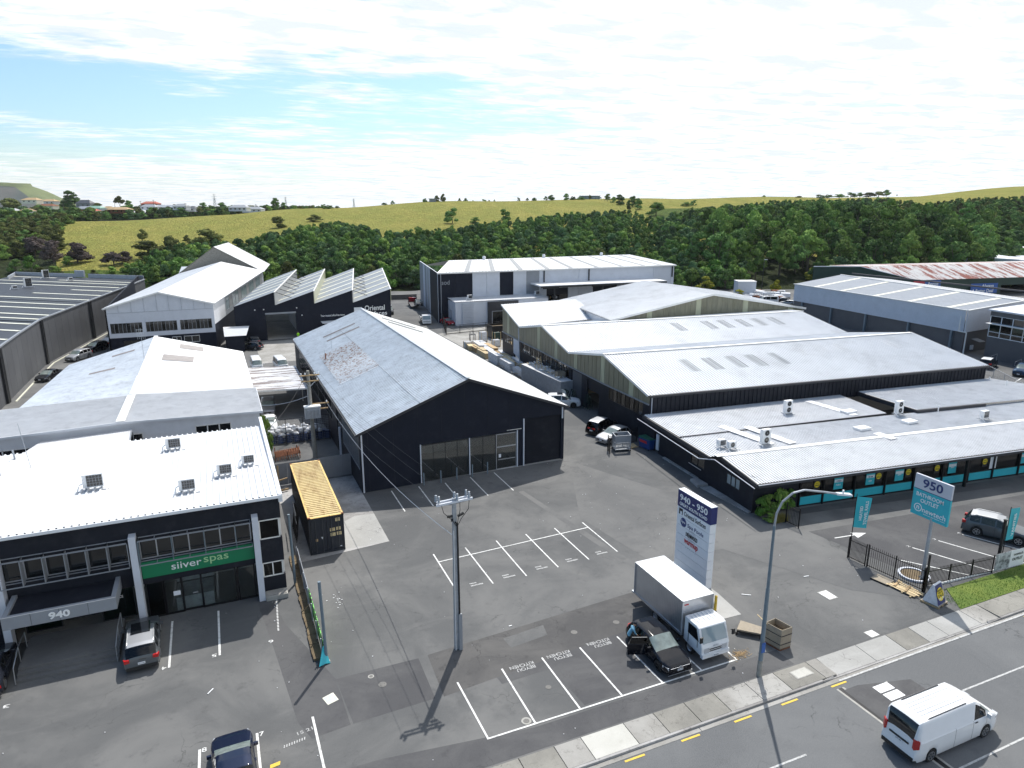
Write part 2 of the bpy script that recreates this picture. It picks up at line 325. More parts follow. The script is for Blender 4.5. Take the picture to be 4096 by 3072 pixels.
# ------------------------------------------------------------ mesh helpers
class MB:
    def __init__(s): s.V = []; s.F = []; s.I = []
    def v(s, *p): s.V.append(tuple(p[0]) if len(p) == 1 else p); return len(s.V)-1
    def face(s, pts, i=0):
        k = len(s.V); s.V += [tuple(p) for p in pts]; s.F.append(tuple(range(k, k+len(pts)))); s.I.append(i)
    def box(s, x0, x1, y0, y1, z0, z1, i=0):
        s.hexa([(x0, y0, z0), (x1, y0, z0), (x1, y1, z0), (x0, y1, z0)], [(x0, y0, z1), (x1, y0, z1), (x1, y1, z1), (x0, y1, z1)], i)
    def hexa(s, a, b, i=0):
        k = len(s.V); n = len(a); s.V += [tuple(p) for p in a]+[tuple(p) for p in b]
        s.F.append(tuple(range(k+n-1, k-1, -1))); s.F.append(tuple(range(k+n, k+2*n))); s.I += [i, i]
        for j in range(n):
            q = (j+1) % n; s.F.append((k+j, k+q, k+n+q, k+n+j)); s.I.append(i)
    def ob(s, c, u, v, w, i=0):
        c, u, v, w = map(Vector, (c, u, v, w))
        s.hexa([c-u-v-w, c+u-v-w, c+u+v-w, c-u+v-w], [c-u-v+w, c+u-v+w, c+u+v+w, c-u+v+w], i)
    def bar(s, p, q, w, h=None, i=0, up=(0, 0, 1)):
        p, q = Vector(p), Vector(q); d = q-p
        if d.length < 1e-6: return
        up = Vector(up)
        if abs(d.normalized().dot(up)) > .98: up = Vector((0, 1, 0))
        r = d.cross(up).normalized(); u = r.cross(d).normalized(); h = h or w
        s.ob((p+q)/2, r*w/2, d/2, u*h/2, i)
    def cyl(s, p, q, r0, r1=None, n=10, i=0, cap=True):
        p, q = Vector(p), Vector(q); r1 = r0 if r1 is None else r1; d = (q-p).normalized()
        up = Vector((0, 0, 1)) if abs(d.z) < .9 else Vector((1, 0, 0)); a = d.cross(up).normalized(); b = d.cross(a)
        k = len(s.V)
        for c, r in ((p, r0), (q, r1)):
            for j in range(n):
                t = 2*math.pi*j/n; s.V.append(tuple(c+a*r*math.cos(t)+b*r*math.sin(t)))
        for j in range(n):
            m = (j+1) % n; s.F.append((k+j, k+n+j, k+n+m, k+m)); s.I.append(i)
        if cap: s.F += [tuple(range(k, k+n)), tuple(range(k+2*n-1, k+n-1, -1))]; s.I += [i, i]
    def tube(s, pts, r, n=6, i=0):
        for a, b in zip(pts[:-1], pts[1:]): s.cyl(a, b, r, r, n, i, False)
    def lathe(s, c, ax, prof, n=16, i=0):
        """prof = [(along axis, radius)]"""
        c = Vector(c); ax = Vector(ax).normalized(); up = Vector((0, 0, 1)) if abs(ax.z) < .9 else Vector((1, 0, 0)); a = ax.cross(up).normalized(); b = ax.cross(a)
        k = len(s.V); m = len(prof)
        for t, r in prof:
            for j in range(n):
                g = 2*math.pi*j/n; s.V.append(tuple(c+ax*t+a*r*math.cos(g)+b*r*math.sin(g)))
        for q in range(m-1):
            for j in range(n):
                w = (j+1) % n; s.F.append((k+q*n+j, k+(q+1)*n+j, k+(q+1)*n+w, k+q*n+w)); s.I.append(i)
    def build(s, name, mats, parent=None, smooth=False, loc=None, kind=None, recalc=False):
        if not isinstance(mats, (list, tuple)): mats = [mats]
        me = bpy.data.meshes.new(name)
        off = Vector(loc) if loc is not None else (Vector(parent['_o']) if parent is not None and '_o' in parent else Vector((0, 0, 0)))
        V = [(a-off.x, b-off.y, c-off.z) for a, b, c in s.V] if off.length > 0 else s.V
        me.from_pydata(V, [], s.F)
        for m in mats: me.materials.append(M_(m) if isinstance(m, str) else m)
        if len(mats) > 1: me.polygons.foreach_set('material_index', s.I)
        if smooth: me.polygons.foreach_set('use_smooth', [True]*len(me.polygons))
        if recalc:
            bm = bmesh.new(); bm.from_mesh(me); bmesh.ops.remove_doubles(bm, verts=bm.verts, dist=.0005); bmesh.ops.recalc_face_normals(bm, faces=bm.faces); bm.to_mesh(me); bm.free()
        o = bpy.data.objects.new(name, me); COL.objects.link(o)
        if parent is not None: o.parent = parent; 
        if parent is None and loc is not None: o.location = loc
        if parent is not None: o['_o'] = tuple(off)
        if kind: o['kind'] = kind
        return o
def tag(o, label, cat, group=None, kind=None):
    o['label'] = label
    if cat: o['category'] = cat
    if group: o['group'] = group
    if kind: o['kind'] = kind
    return o
def thing(name, label, cat, loc=(0, 0, 0), rz=0, group=None, local=False):
    """an Empty at the thing's base; local=True: its parts are given in its own axes"""
    o = bpy.data.objects.new(name, None); COL.objects.link(o); o.location = loc; o.rotation_euler = (0, 0, rz); o.empty_display_size = .3
    o['_o'] = (0., 0., 0.) if local else tuple(float(q) for q in loc)
    return tag(o, label, cat, group)
def dup(root, loc, rz=None, label=None, sc=None):
    r = root.copy(); COL.objects.link(r); r.location = loc
    if rz is not None: r.rotation_euler = (0, 0, rz)
    if sc: r.scale = sc if isinstance(sc, tuple) else (sc,)*3
    if label: r['label'] = label
    def rec(a, b):
        for ch in a.children:
            c = ch.copy(); COL.objects.link(c); c.parent = b; rec(ch, c)
    rec(root, r); return r
def struct(mb, name, m, label=None, smooth=False):
    o = mb.build(name, m, smooth=smooth); o['kind'] = 'structure'
    if label: o['label'] = label
    return o
def sheet(pts, z, name, m, thick=0, parent=None):
    mb = MB(); P = [(p[0], p[1], z) for p in pts]
    if thick: mb.hexa([(a, b, z-thick) for a, b, _ in P], P)
    else: mb.face(P)
    return mb.build(name, m, parent)
FONT = {}
def text(s, c, u, v, w, h, m, parent=None, name='lettering', depth=.01, bold=.0, keep=False):
    """lettering centred on c in the plane of unit vectors u (reading) and v (up), fitted to w x h"""
    key = (s, bold, depth)
    if key not in FONT:
        cu = bpy.data.curves.new('t', 'FONT'); cu.body = s; cu.offset = bold; cu.resolution_u = 3; cu.extrude = .05; cu.align_x = 'CENTER'
        o = bpy.data.objects.new('t', cu); me = bpy.data.meshes.new_from_object(o)
        P = np.array([x.co[:] for x in me.vertices]); Fc = [tuple(p.vertices) for p in me.polygons]
        FONT[key] = (P, Fc); bpy.data.objects.remove(o); bpy.data.curves.remove(cu); bpy.data.meshes.remove(me)
    P, Fc = FONT[key]
    lo, hi = P.min(0), P.max(0); u = Vector(u).normalized(); v = Vector(v).normalized(); n = u.cross(v)
    sx = w/max(hi[0]-lo[0], 1e-6); sy = h/max(hi[1]-lo[1], 1e-6)
    if keep: sx = sy = min(sx, sy)
    mb = MB(); c = Vector(c)
    for p in P:
        mb.V.append(tuple(c+u*((p[0]-(lo[0]+hi[0])/2)*sx)+v*((p[1]-(lo[1]+hi[1])/2)*sy)+n*(depth if p[2] > 0 else 0)))
    mb.F = list(Fc); mb.I = [0]*len(Fc)
    return mb.build(name, m, parent)
def ribs(name, A, B, C, D, m, parent, pitch=.25, depth=.03, style='trap', thick=.0, smooth=False):
    """profiled sheet: A-B runs along the eave, A-D along the ribs (D over A, C over B)"""
    A, B, C, D = map(Vector, (A, B, C, D)); nrm = (B-A).cross(D-A).normalized()
    if nrm.z < 0 or (abs(nrm.z) < .02 and False): nrm = -nrm
    n = max(2, int((B-A).length/pitch)); prof = {'trap': [(0, 0), (.62, 0), (.70, 1), (.92, 1)], 'sine': [(0, 0), (.25, .5), (.5, 1), (.75, .5)], 'seam': [(0, 0), (.9, 0), (.92, 1), (.98, 1)]}[style]
    mb = MB(); ts = [((k+a)/n, b*depth) for k in range(n) for a, b in prof]+[(1, 0)]
    for t, h in ts:
        mb.V.append(tuple(A.lerp(B, t)+nrm*h)); mb.V.append(tuple(D.lerp(C, t)+nrm*h))
    for k in range(len(ts)-1): mb.F.append((2*k, 2*k+2, 2*k+3, 2*k+1)); mb.I.append(0)
    return mb.build(name, m, parent, smooth=smooth)
def wall(mb, A, B, top, z0=0, holes=(), th=.2, i=0, brk=()):
    """upright wall from ground point A to B with rectangular holes (t0,t1,z0,z1) in metres along it; top(t) gives its height"""
    A = Vector((A[0], A[1], 0)); B = Vector((B[0], B[1], 0)); Ln = (B-A).length; d = (B-A)/Ln; n = Vector((-d.y, d.x, 0))*th
    f = top if callable(top) else (lambda t: top)
    xs = sorted({0., Ln, *[min(Ln, max(0, q)) for q in brk], *[q for h in holes for q in h[:2]]})
    for a, b in zip(xs[:-1], xs[1:]):
        if b-a < 1e-4: continue
        m = (a+b)/2; hs = sorted([(h[2], h[3]) for h in holes if h[0] < m < h[1]]); z = z0; segs = []
        for lo, hi in hs:
            if lo > z+1e-3: segs.append((z, z, lo, lo))
            z = hi
        segs.append((z, z, f(a), f(b)))
        P, Q = A+d*a, A+d*b
        for za, zb, zc, zd in segs:
            mb.hexa([P+Vector((0, 0, za)), Q+Vector((0, 0, zb)), Q+n+Vector((0, 0, zb)), P+n+Vector((0, 0, za))],
                    [P+Vector((0, 0, zc)), Q+Vector((0, 0, zd)), Q+n+Vector((0, 0, zd)), P+n+Vector((0, 0, zc))], i)
def window(parent, A, B, t0, t1, z0, z1, cols=1, rows=1, fm='frame_dark', gm='dark_glass', w=.06, d=.08, off=0., name='window', slope=0.):
    """window in the wall line A-B: a frame mesh with each pane a sub-part; slope lifts its far end"""
    A = Vector((A[0], A[1], 0)); B = Vector((B[0], B[1], 0)); u = (B-A).normalized(); n = Vector((-u.y, u.x, 0)); A = A+n*off
    mb = MB(); P = lambda t, z: A+u*t+Vector((0, 0, z+slope*(t-t0)))
    for k in range(cols+1):
        t = t0+(t1-t0)*k/cols; mb.bar(P(t, z0), P(t, z1), w, d, up=n)
    for k in range(rows+1):
        z = z0+(z1-z0)*k/rows; mb.bar(P(t0-w/2, z), P(t1+w/2, z), d, w)
    fr = mb.build(name, fm, parent)
    for k in range(cols):
        for j in range(rows):
            a = t0+(t1-t0)*k/cols+w/2; b = t0+(t1-t0)*(k+1)/cols-w/2; c = z0+(z1-z0)*j/rows+w/2; e = z0+(z1-z0)*(j+1)/rows-w/2
            q = MB(); q.hexa([P(a, c), P(b, c), P(b, c)+n*.008, P(a, c)+n*.008], [P(a, e), P(b, e), P(b, e)+n*.008, P(a, e)+n*.008]); q.build('pane', gm[(k+j) % len(gm)] if isinstance(gm, (list, tuple)) else gm, fr)
    return fr
# ============================================================ TERRAIN
FWD = Vector((math.sin(YAW), math.cos(YAW), 0)); RGT = Vector((math.cos(YAW), -math.sin(YAW), 0))
TCOL = [-900, 0, 343, 820, 1249, 1746, 2249, 2590, 3100, 3545, 4096, 5000]
TPRO = [[(205, 0), (300, 8), (450, 14), (700, 17), (3000, 20)],
        [(216, .5), (260, 6), (350, 12), (450, 14), (700, 17), (1000, 19), (3000, 20)],
        [(205, 0), (240, 5), (270, 8), (400, 17), (430, 16.5), (700, 17), (3000, 20)],
        [(205, 0), (235, 3), (300, 10), (430, 19.7), (520, 18.5), (700, 18), (3000, 20)],
        [(212, 0), (300, 12), (330, 14), (480, 24.6), (560, 23.5), (800, 20), (3000, 20)],
        [(218, 0), (330, 14), (500, 28.6), (600, 27), (900, 22), (3000, 20)],
        [(218, 0), (300, 10), (380, 18), (520, 30.3), (700, 29), (1200, 25), (3000, 20)],
        [(218, 0), (300, 9), (380, 17), (540, 31.1), (800, 31), (3000, 25)],
        [(220, 0), (300, 12), (420, 22), (560, 32.4), (800, 32.5), (3000, 28)],
        [(220, 0), (300, 12), (420, 23), (560, 32.3), (800, 33.5), (3000, 28)],
        [(235, 0), (330, 12), (450, 26), (650, 43.8), (900, 46), (3000, 40)],
        [(240, 0), (330, 14), (450, 30), (650, 58), (900, 62), (3000, 50)]]
def pro(k, v):
    p = TPRO[k]
    if v <= p[0][0]: return 0.
    for (a, za), (b, zb) in zip(p[:-1], p[1:]):
        if v <= b:
            return za+(zb-za)*(v-a)/(b-a)
    return p[-1][1]
def terr(c, v):
    c = min(max(c, TCOL[0]), TCOL[-1]-.01)
    for k in range(len(TCOL)-1):
        if c < TCOL[k+1]:
            t = (c-TCOL[k])/(TCOL[k+1]-TCOL[k]); t = t*t*(3-2*t)*.5+t*.5
            return pro(k, v)*(1-t)+pro(k+1, v)*t
def at(c, v): return FWD*v+RGT*(v*(c-CX)/2822.)           # a bearing and a distance ahead
def hgt(X, Y):
    v = X*FWD.x+Y*FWD.y; r = X*RGT.x+Y*RGT.y
    if v < 150: return 0.
    return terr(CX+2822.*r/v, v)
def row(v, z): return YH+(CH-z)*2839./v
def vrow(c, r):
    v = 200.
    while v < 900 and row(v, terr(c, v)) > r: v += 1.5
    return v
vs = list(np.arange(196, 330, 5))+list(np.arange(330, 700, 10))+list(np.arange(700, 1400, 60))+[1600, 2000, 3000, 5000]
cs = list(range(-2600, -100, 110))+list(range(-100, 720, 25))+list(range(730, 6800, 110))
FIELD_LO = [(150, 230), (214, 262), (343, 262), (520, 250), (560, 236), (820, 238), (1000, 262), (4096, 300)]
mb = MB()
for v in vs:
    for c in cs:
        p = at(c, v); z = terr(c, v) + (.5*math.sin(p.x*.05)+.4*math.sin(p.y*.043+1)) * min(1, max(0, (v-230)/80)) - (.06 if v < 200 else 0)
        mb.V.append((p.x, p.y, z-.02))
nc = len(cs)
for a in range(len(vs)-1):
    for b in range(nc-1):
        v = vs[a]; c = cs[b]
        k = 0
        if v < 236: k = 1
        if c < 195+18*math.sin(v*.09)+12*math.sin(v*.23) + max(0, v-300)*.35 or v > (560 if c > 900 else 440): k = 2 if v < 700 else 1
        if c > 560 and v < 262: k = 2
        if 2560 < c < 2720 and 330 < v < 460: k = 1
        if c > 3560 and v > 640: k = 0
        if v >= 500 and c > 1100: k = 0
        mb.F.append((a*nc+b, a*nc+b+1, (a+1)*nc+b+1, (a+1)*nc+b)); mb.I.append(k)
o = mb.build('hill_terrain', ['dry_grass', 'green_grass', 'scrub_floor'], smooth=True); o['kind'] = 'structure'; o['label'] = 'rolling hillside of dry yellow pasture behind the industrial yards'
# distant cone
mb = MB(); c0 = at(20, 2600); nn = 44
for i in range(12):
    for j in range(nn):
        t = i/11; a = 2*math.pi*j/nn; rr = 225*(1-t)**.8*(1+.06*math.sin(3*a+1)+.03*math.sin(7*a))+ (55 if t > .9 else 40*t)
        z = 15+ (118-15)*(t**1.0) * (1+.03*math.sin(2*a)) + 3*math.sin(5*a+i)*(1-t)
        if i == 11: rr *= .55; z = 112
        mb.V.append((c0.x+rr*1.1*math.cos(a), c0.y+rr*math.sin(a), z))
for i in range(11):
    for j in range(nn): mb.F.append((i*nn+j, i*nn+(j+1) % nn, (i+1)*nn+(j+1) % nn, (i+1)*nn+j)); mb.I.append(1 if i > 8 or math.cos(2*math.pi*j/nn+.42) > .86 else 0)
mb.F.append(tuple(range(11*nn, 12*nn))); mb.I.append(1)
o = mb.build('volcanic_cone', ['cone_slope', 'cone_grass'], smooth=True); o['kind'] = 'structure'; o['label'] = 'grassy volcanic cone on the horizon'
# base plain to the horizon, and the paved yards
mb = MB(); mb.face([(-9000, -6000, -.3), (9000, -6000, -.3), (9000, 9000, -.3), (-9000, 9000, -.3)]); struct(mb, 'ground', 'green_grass')
P = [(-120, 24.55), (260, 24.55)]
mb = MB(); far = at(-1500, 214); fr = at(5600, 222)
mb.face([(-160, 24.5, 0), (300, 24.5, 0), (fr.x, fr.y, 0), (far.x, far.y, 0)])
struct(mb, 'yard', 'bitumen', 'grey bitumen yards and car parks between the warehouses')
# ---- road and kerb
mb = MB(); mb.face([(-160, -30, -.12), (300, -30, -.12), (300, 22.6, -.12), (-160, 22.6, -.12)]); struct(mb, 'road', 'road_seal', 'grey sealed main road')
mb = MB()
for x in np.arange(-160, 300, 10.): mb.box(x+.015, x+9.985, 22.6, 22.86, -.3, -.105)
struct(mb, 'gutter', 'concrete_ground', 'concrete gutter channel along the road')
kx = [(-160, 28.4, 0), (28.4, 29.2, 1), (29.2, 42.2, 2), (42.2, 43.4, 3), (43.4, 300, 0)]
kb = MB()
for a, b, k in kx:
    x = a
    while x < b-.01:
        e = min(b, x+3.2)
        za, zb = {0: (.0, .0), 1: (0, -.085), 2: (-.085, -.085), 3: (-.085, 0)}[k]
        kb.hexa([(x, 22.86, -.3), (e-.012, 22.86, -.3), (e-.012, 23.0, -.3), (x, 23.0, -.3)], [(x, 22.88, za), (e-.012, 22.88, zb), (e-.012, 23.0, za+.004), (x, 23.0, zb+.004)]); x = e
struct(kb, 'kerb', 'concrete_stained', 'concrete kerb along the footpath')
fp = bpy.data.objects.new('footpath', None); COL.objects.link(fp); fp['kind'] = 'structure'; fp['_o'] = (0., 0., 0.); fp['label'] = 'patched concrete footpath beside the road'
xs = [-40, -34, -28, -22, -17, -12, -8, -4.5, -1.5, 2.2, 5.4, 7.6, 9.1, 10.9, 12.75, 14.2, 16.62, 18.4, 20.3, 22.2, 24.3, 26.3, 28.7, 29.5, 32.6, 35.1, 37.05, 38.72, 41.75, 43.4, 47.5, 51, 56, 61, 66, 72, 80, 90, 110, 150]
base_slab = MATS['concrete_ground']
for k in range(len(xs)-1):
    a, b = xs[k]+.02, xs[k+1]-.02
    m = 'concrete_ground'
    if abs(a-14.22) < .1: m = 'slab_pale'
    elif k % 4 == 1: m = 'slab_old'
    elif 29 < a < 41: m = 'slab_mid'
    elif k % 3 == 0: m = 'slab_old'
    if m not in MATS:
        ground_mat('slab_pale', (.44, .43, .39), (.52, .51, .47), (.28, .27, .23), 0, 2, .4, .2)
        ground_mat('slab_old', (.15, .145, .13), (.24, .23, .205), (.075, .07, .06), .6, 2, .9, .4)
        ground_mat('slab_mid', (.27, .265, .25), (.36, .355, .34), (.15, .145, .13), .6, 2, .5, .4)
    drop = -.08 if 29.2 < a < 42 else 0
    q = MB(); q.hexa([(a, 23.01, -.3), (b, 23.01, -.3), (b, 24.49, -.3), (a, 24.49, -.3)], [(a, 23.01, drop+random.uniform(.006, .014)), (b, 23.01, drop+random.uniform(.006, .014)), (b, 24.49, .012), (a, 24.49, .012)])
    q.build('slab', m, fp)
# grass berm
mb = MB(); mb.hexa([(41.95, 24.52, -.1), (150, 24.52, -.1), (150, 26.5, -.1), (43.4, 26.5, -.1)], [(41.95, 24.52, .03), (150, 24.52, .03), (150, 26.5, .07), (43.4, 26.5, .06)])
struct(mb, 'grass_verge', 'verge_grass', 'green grass verge beside the footpath')
# ---- seal patches (each a sheet 4 mm above the last)
PN = [0]
def patch(pts, lvl, m, lab=None):
    PN[0] += 1; o = sheet(pts, .0007*PN[0]+.001, 'seal_patch', m); o['kind'] = 'structure'
    if lab: o['label'] = lab
    return o
patch([(4.0, 33.57), (8.64, 33.53), (8.54, 29.95), (4.24, 29.81)], 1, 'bitumen_dark')
patch([(2.2, 29.6), (4.1, 29.8), (4.0, 33.6), (2.0, 40.0), (.9, 47), (.2, 47), (1.1, 38), (1.7, 31)], 1, 'bitumen_dark')
patch([(12.0, 31.3), (23.5, 31.5), (24.0, 26.6), (15.5, 26.4), (15.2, 29.7), (12.2, 29.6)], 1, 'bitumen_dark')
patch([(9.2, 33.6), (26.6, 34.8), (26.6, 31.6), (9.0, 29.9)], 1, 'bitumen_old'); patch([(23.5, 53.0), (24.0, 53.0), (25.6, 41.0), (26.4, 36), (25.8, 36), (25.0, 41.0)], 1, 'bitumen_pale'); patch([(13.8, 33.3), (16.6, 33.6), (16.4, 32.6), (13.9, 32.3)], 1, 'bitumen')
patch([(-3, 24.6), (28, 24.6), (28, 26.0), (12.4, 26.0), (5, 27.0), (-3, 27.3)], 1, 'bitumen_dark')
patch([(31, 24.6), (41.8, 24.6), (41.0, 26.4), (38, 27.8), (31, 27.9)], 1, 'bitumen')
patch([(27.2, 37.8), (33.3, 37.0), (37.4, 29.0), (40.5, 26.5), (41, 30), (42, 37), (39, 41), (34, 52), (31.4, 58), (26, 46)], 2, 'bitumen_pale', 'paler resealed driveway')
patch([(11, 53.3), (31.5, 53.3), (31.5, 58.8), (11, 58.2)], 1, 'bitumen')
patch([(41.5, 36.6), (80, 33.0), (80, 27), (43.5, 27)], 1, 'bitumen_dark')
patch([(28.9, 22.0), (29.9, 22.0), (33.0, 21.2), (33.1, 18.9), (28.9, 19)], 0.1-.0, 'bitumen_dark').location.z = -.116
patch([(-10, 106), (40, 106), (40, 139), (-10, 134)], 1, 'bitumen_pale')
patch([(6, 118), (37, 119), (37, 139), (6, 138)], 2, 'concrete_ground', 'pale concrete apron before the saw-tooth works')
patch([(41, 100), (80, 100), (80, 145), (41, 133)], 1, 'concrete_ground')
# concrete pads
patch([(3.7, 47.5), (10.5, 48.2), (10.45, 62.9), (3.3, 62.9)], 2, 'concrete_stained', 'stained concrete slab under the container')
patch([(7.07, 48.28), (10.48, 48.22), (10.49, 53.6), (8.9, 53.8), (7.2, 52.5)], 3, 'slab_mid')
patch([(26.9, 29.7), (28.63, 29.65), (28.9, 32.2), (28.9, 36.9), (27.3, 36.9)], 3, 'slab_mid', 'concrete pad at the foot of the tenant sign')
patch([(43.27, 40.3), (68, 37.4), (90, 35.2), (90, 34.0), (67.66, 36.02), (43.3, 39.27)], 3, 'bitumen_dark')
# ---- paint
def stripe(a, b, w=.1, z=.012, m='line_paint', name='painted_line', lab=None, par=None):
    a = Vector((a[0], a[1], 0)); b = Vector((b[0], b[1], 0)); n = (b-a).normalized().cross(Vector((0, 0, 1)))*w/2
    return sheet([a-n, b-n, b+n, a+n], z, name, m)
def lines(name, L_, z=.016, m='line_paint', w=.1):
    mb = MB()
    for a, b in L_:
        a = Vector((a[0], a[1], 0)); b = Vector((b[0], b[1], 0)); n = (b-a).normalized().cross(Vector((0, 0, 1)))*w/2; q = Vector((0, 0, z))
        z += .0004
        mb.face([a-n+q, b-n+q, b+n+q, a+n+q])
    o = mb.build(name, m); o['kind'] = 'structure'; return o
b = [12.63, 15.15, 17.63, 20.2, 22.83]
o = lines('roadside_bay_markings', [((12.66, 30.76), (12.6, 26.2)), ((15.14, 30.75), (15.15, 26.23)), ((17.59, 30.72), (17.67, 26.2)), ((20.16, 30.77), (20.23, 26.21)), ((22.8, 30.7), (22.83, 26.21)), ((25.3, 27.4), (25.27, 26.14)), ((10.02, 26.2), (25.32, 26.2)), ((10.01, 30.67), (10.05, 26.15))])
o['label'] = 'white parking bay lines beside the footpath'
o = lines('middle_bay_markings', [((13.01, 44.9), (12.96, 39.6)), ((15.53, 44.9), (15.56, 39.3)), ((18.1, 45.0), (18.08, 39.3)), ((20.65, 45.1), (20.67, 39.5)), ((23.21, 45.15), (23.24, 39.6)), ((25.77, 45.15), (25.79, 39.8)), ((13.05, 43.62), (25.8, 44.2))]); o['label'] = 'white parking bay lines in the middle of the yard'
o = lines('facade_bay_markings', [((12.98, 57.74), (12.99, 52.99)), ((15.54, 57.73), (15.52, 53.08)), ((18.04, 57.55), (17.98, 53.3)), ((20.68, 57.95), (20.68, 53.3)), ((23.21, 58.17), (23.22, 53.42))], m='line_paint'); o['label'] = 'parking bay lines against the dark shed front'
o = lines('office_bay_markings', [((-4.44, 43.1), (-4.42, 38.24)), ((-1.79, 43.21), (-1.79, 38.31)), ((-2.80, 31.0), (-2.86, 25.5)), ((-.23, 31.03), (-.23, 27.5)), ((2.43, 31.11), (2.47, 27.0))], w=.12); o['label'] = 'numbered parking bay lines of the office car park'
o = lines('showroom_bay_markings', [((46.65, 31.48), (48.6, 26.9)), ((49.52, 31.46), (51.4, 26.9)), ((52.25, 31.41), (54.4, 26.9)), ((44.1, 30.5), (46.7, 27.0)), ((42.5, 34.95), (44.4, 34.72))], w=.11); o['label'] = 'angled bay lines in front of the showroom'
mb = MB(); mb.face([(44.2, 34.25, .018), (45.5, 34.6, .018), (44.4, 35.15, .018)]); o = mb.build('painted_arrow', 'line_paint'); o['kind'] = 'structure'
o = lines('lane_dashes', [((x, 19.45), (x+(2.5 if x < 30 else 5.6), 19.42)) for x in (-18.9, -8.9, 1.1, 11.1, 21.07, 34.67, 48.7, 62.7)]+[((x, 15.98), (x+4.8, 16.0)) for x in (-12, 1, 15, 29.4, 43.4, 57)], z=-.112, m='worn_paint'); o['label'] = 'worn white lane dashes on the road'
o = lines('edge_line', [((29.3, 22.66), (42, 22.66)), ((42, 22.66), (120, 22.66))], z=-.098, m='worn_paint', w=.12)
o = lines('yellow_dashes', [((x, 22.46), (x+1.1, 22.46)) for x in (-4.6, -1.4, 1.8, 5, 8.2, 12.0, 15.45, 18.66, 21.9, 25.0, 28.5)]+[((45, 22.46), (46.1, 22.46))], z=-.112, m='yellow_paint', w=.11); o['label'] = 'broken yellow no-stopping line by the kerb'
sheet([(.18, 28.45), (.62, 28.52), (.66, 28.75), (.2, 28.68)], .018, 'yellow_mark', 'yellow_paint')['kind'] = 'structure'
UP = Vector((0, 0, 1))
def gtext(s, c, ang, w, h, m='worn_paint'):
    a = R(ang); o = text(s, (c[0], c[1], .0165), (math.cos(a), math.sin(a), 0), (-math.sin(a), math.cos(a), 0), w, h, m, name='painted_words', depth=.001, bold=.01); o['kind'] = 'structure'; return o
for c in ((13.85, 30.42), (16.2, 30.5), (18.9, 30.6)):
    gtext('KITCHEN', (c[0]-.05, c[1]+.16), 180, 1.45, .26); gtext('BEYOU', (c[0]+.08, c[1]-.17), 180, 1.1, .26)
for x, y in ((14.4, 39.75), (16.86, 39.85), (19.47, 40.0), (21.98, 40.1), (24.53, 40.2)):
    lines('faded_stencil', [((x-.3+.1*k, y+.06), (x-.3+.1*k, y+.2)) for k in range(5)]+[((x-.32+.1*k, y-.24), (x-.32+.1*k, y-.08)) for k in range(9)], m='worn_paint', w=.075)
gtext('3', (-12.0, 38.15), 180, .3, .28, 'line_paint'); gtext('4', (-4.68, 38.3), 180, .26, .28, 'line_paint'); gtext('5', (-2.08, 38.4), 180, .26, .28, 'line_paint'); gtext('6', (1.02, 38.5), 180, .28, .3, 'line_paint')
gtext('7', (-.02, 30.9), 0, .22, .3, 'line_paint'); gtext('8', (-2.6, 30.9), 0, .22, .3, 'line_paint')
gtext('15 21', (1.95, 30.25), 10, .75, .22); lines('faded_stencil', [((.9+.12*k, 29.5+.02*k), (.93+.12*k, 29.68+.02*k)) for k in range(9)], m='worn_paint', w=.05)
gtext('2', (46.55, 31.75), 0, .3, .22); gtext('3', (49.45, 31.75), 0, .3, .22); gtext('4', (52.2, 31.7), 0, .3, .22)
# ---- covers in the ground
def cover(pts, z, name, m, lab, cat='cover', grp=None, frame=None):
    r = thing(name, lab, cat, (pts[0][0], pts[0][1], 0), group=grp)
    cx = sum(p[0] for p in pts)/4; cy = sum(p[1] for p in pts)/4
    sheet(pts, z+.012, 'frame', frame or 'concrete', .05, r)
    sheet([(cx+(p[0]-cx)*.86, cy+(p[1]-cy)*.86) for p in pts], z+.018, 'lid', m, .03, r); return r
cover([(3.09, 32.31), (3.68, 32.53), (3.86, 31.86), (3.28, 31.67)], .004, 'drain_cover', 'galv', 'square steel drain lid in a cream concrete frame near the post shadow', frame='skylight_cream')
cover([(35.05, 29.66), (35.85, 29.66), (35.85, 28.63), (35.1, 28.63)], .008, 'service_cover', 'white_plastic', 'large pale service cover in the driveway north of the smaller one')
cover([(34.1, 25.2), (34.8, 25.2), (34.83, 24.62), (34.12, 24.6)], .004, 'service_cover', 'white_plastic', 'small pale service cover just behind the footpath crossing')
cover([(27.15, 24.15), (28.34, 24.19), (28.39, 23.53), (27.16, 23.52)], .014, 'service_cover', 'slab_pale', 'pale rectangular cover set into the footpath by the lamp post')
cover([(30.42, 21.6), (31.67, 21.6), (31.67, 20.99), (30.42, 20.99)], -.12, 'road_cover', 'white_plastic', 'far half of the twin pale covers in the road lane')
cover([(30.42, 20.97), (31.67, 20.97), (31.67, 20.36), (30.42, 20.36)], -.12, 'road_cover', 'white_plastic', 'near half of the twin pale covers in the road lane')
def ring(c, r0, lab, m='cover_iron', name='manhole', sx=1.0):
    r = thing(name, lab, 'manhole', (c[0], c[1], 0)); mb = MB(); mb.lathe((c[0], c[1], 0), (0, 0, 1), [(.009, r0), (.014, r0), (.016, r0*.62), (.010, r0*.6)], 20); mb.build('collar', m, r)
    mb = MB(); mb.lathe((c[0], c[1], 0), (0, 0, 1), [(.0, r0*.6), (.013, r0*.58), (.014, .01)], 16); mb.build('lid', 'cover_iron', r); return r
ring((5.81, 33.02), .17, 'smaller round toby cover in the dark patch', 'concrete'); ring((6.24, 32.12), .22, 'larger round toby cover in the dark patch')
ring((18.0, 32.18), .2, 'round pale cover behind the painted kitchen words'); ring((20.9, 32.06), .2, 'round cover next to the parked truck')
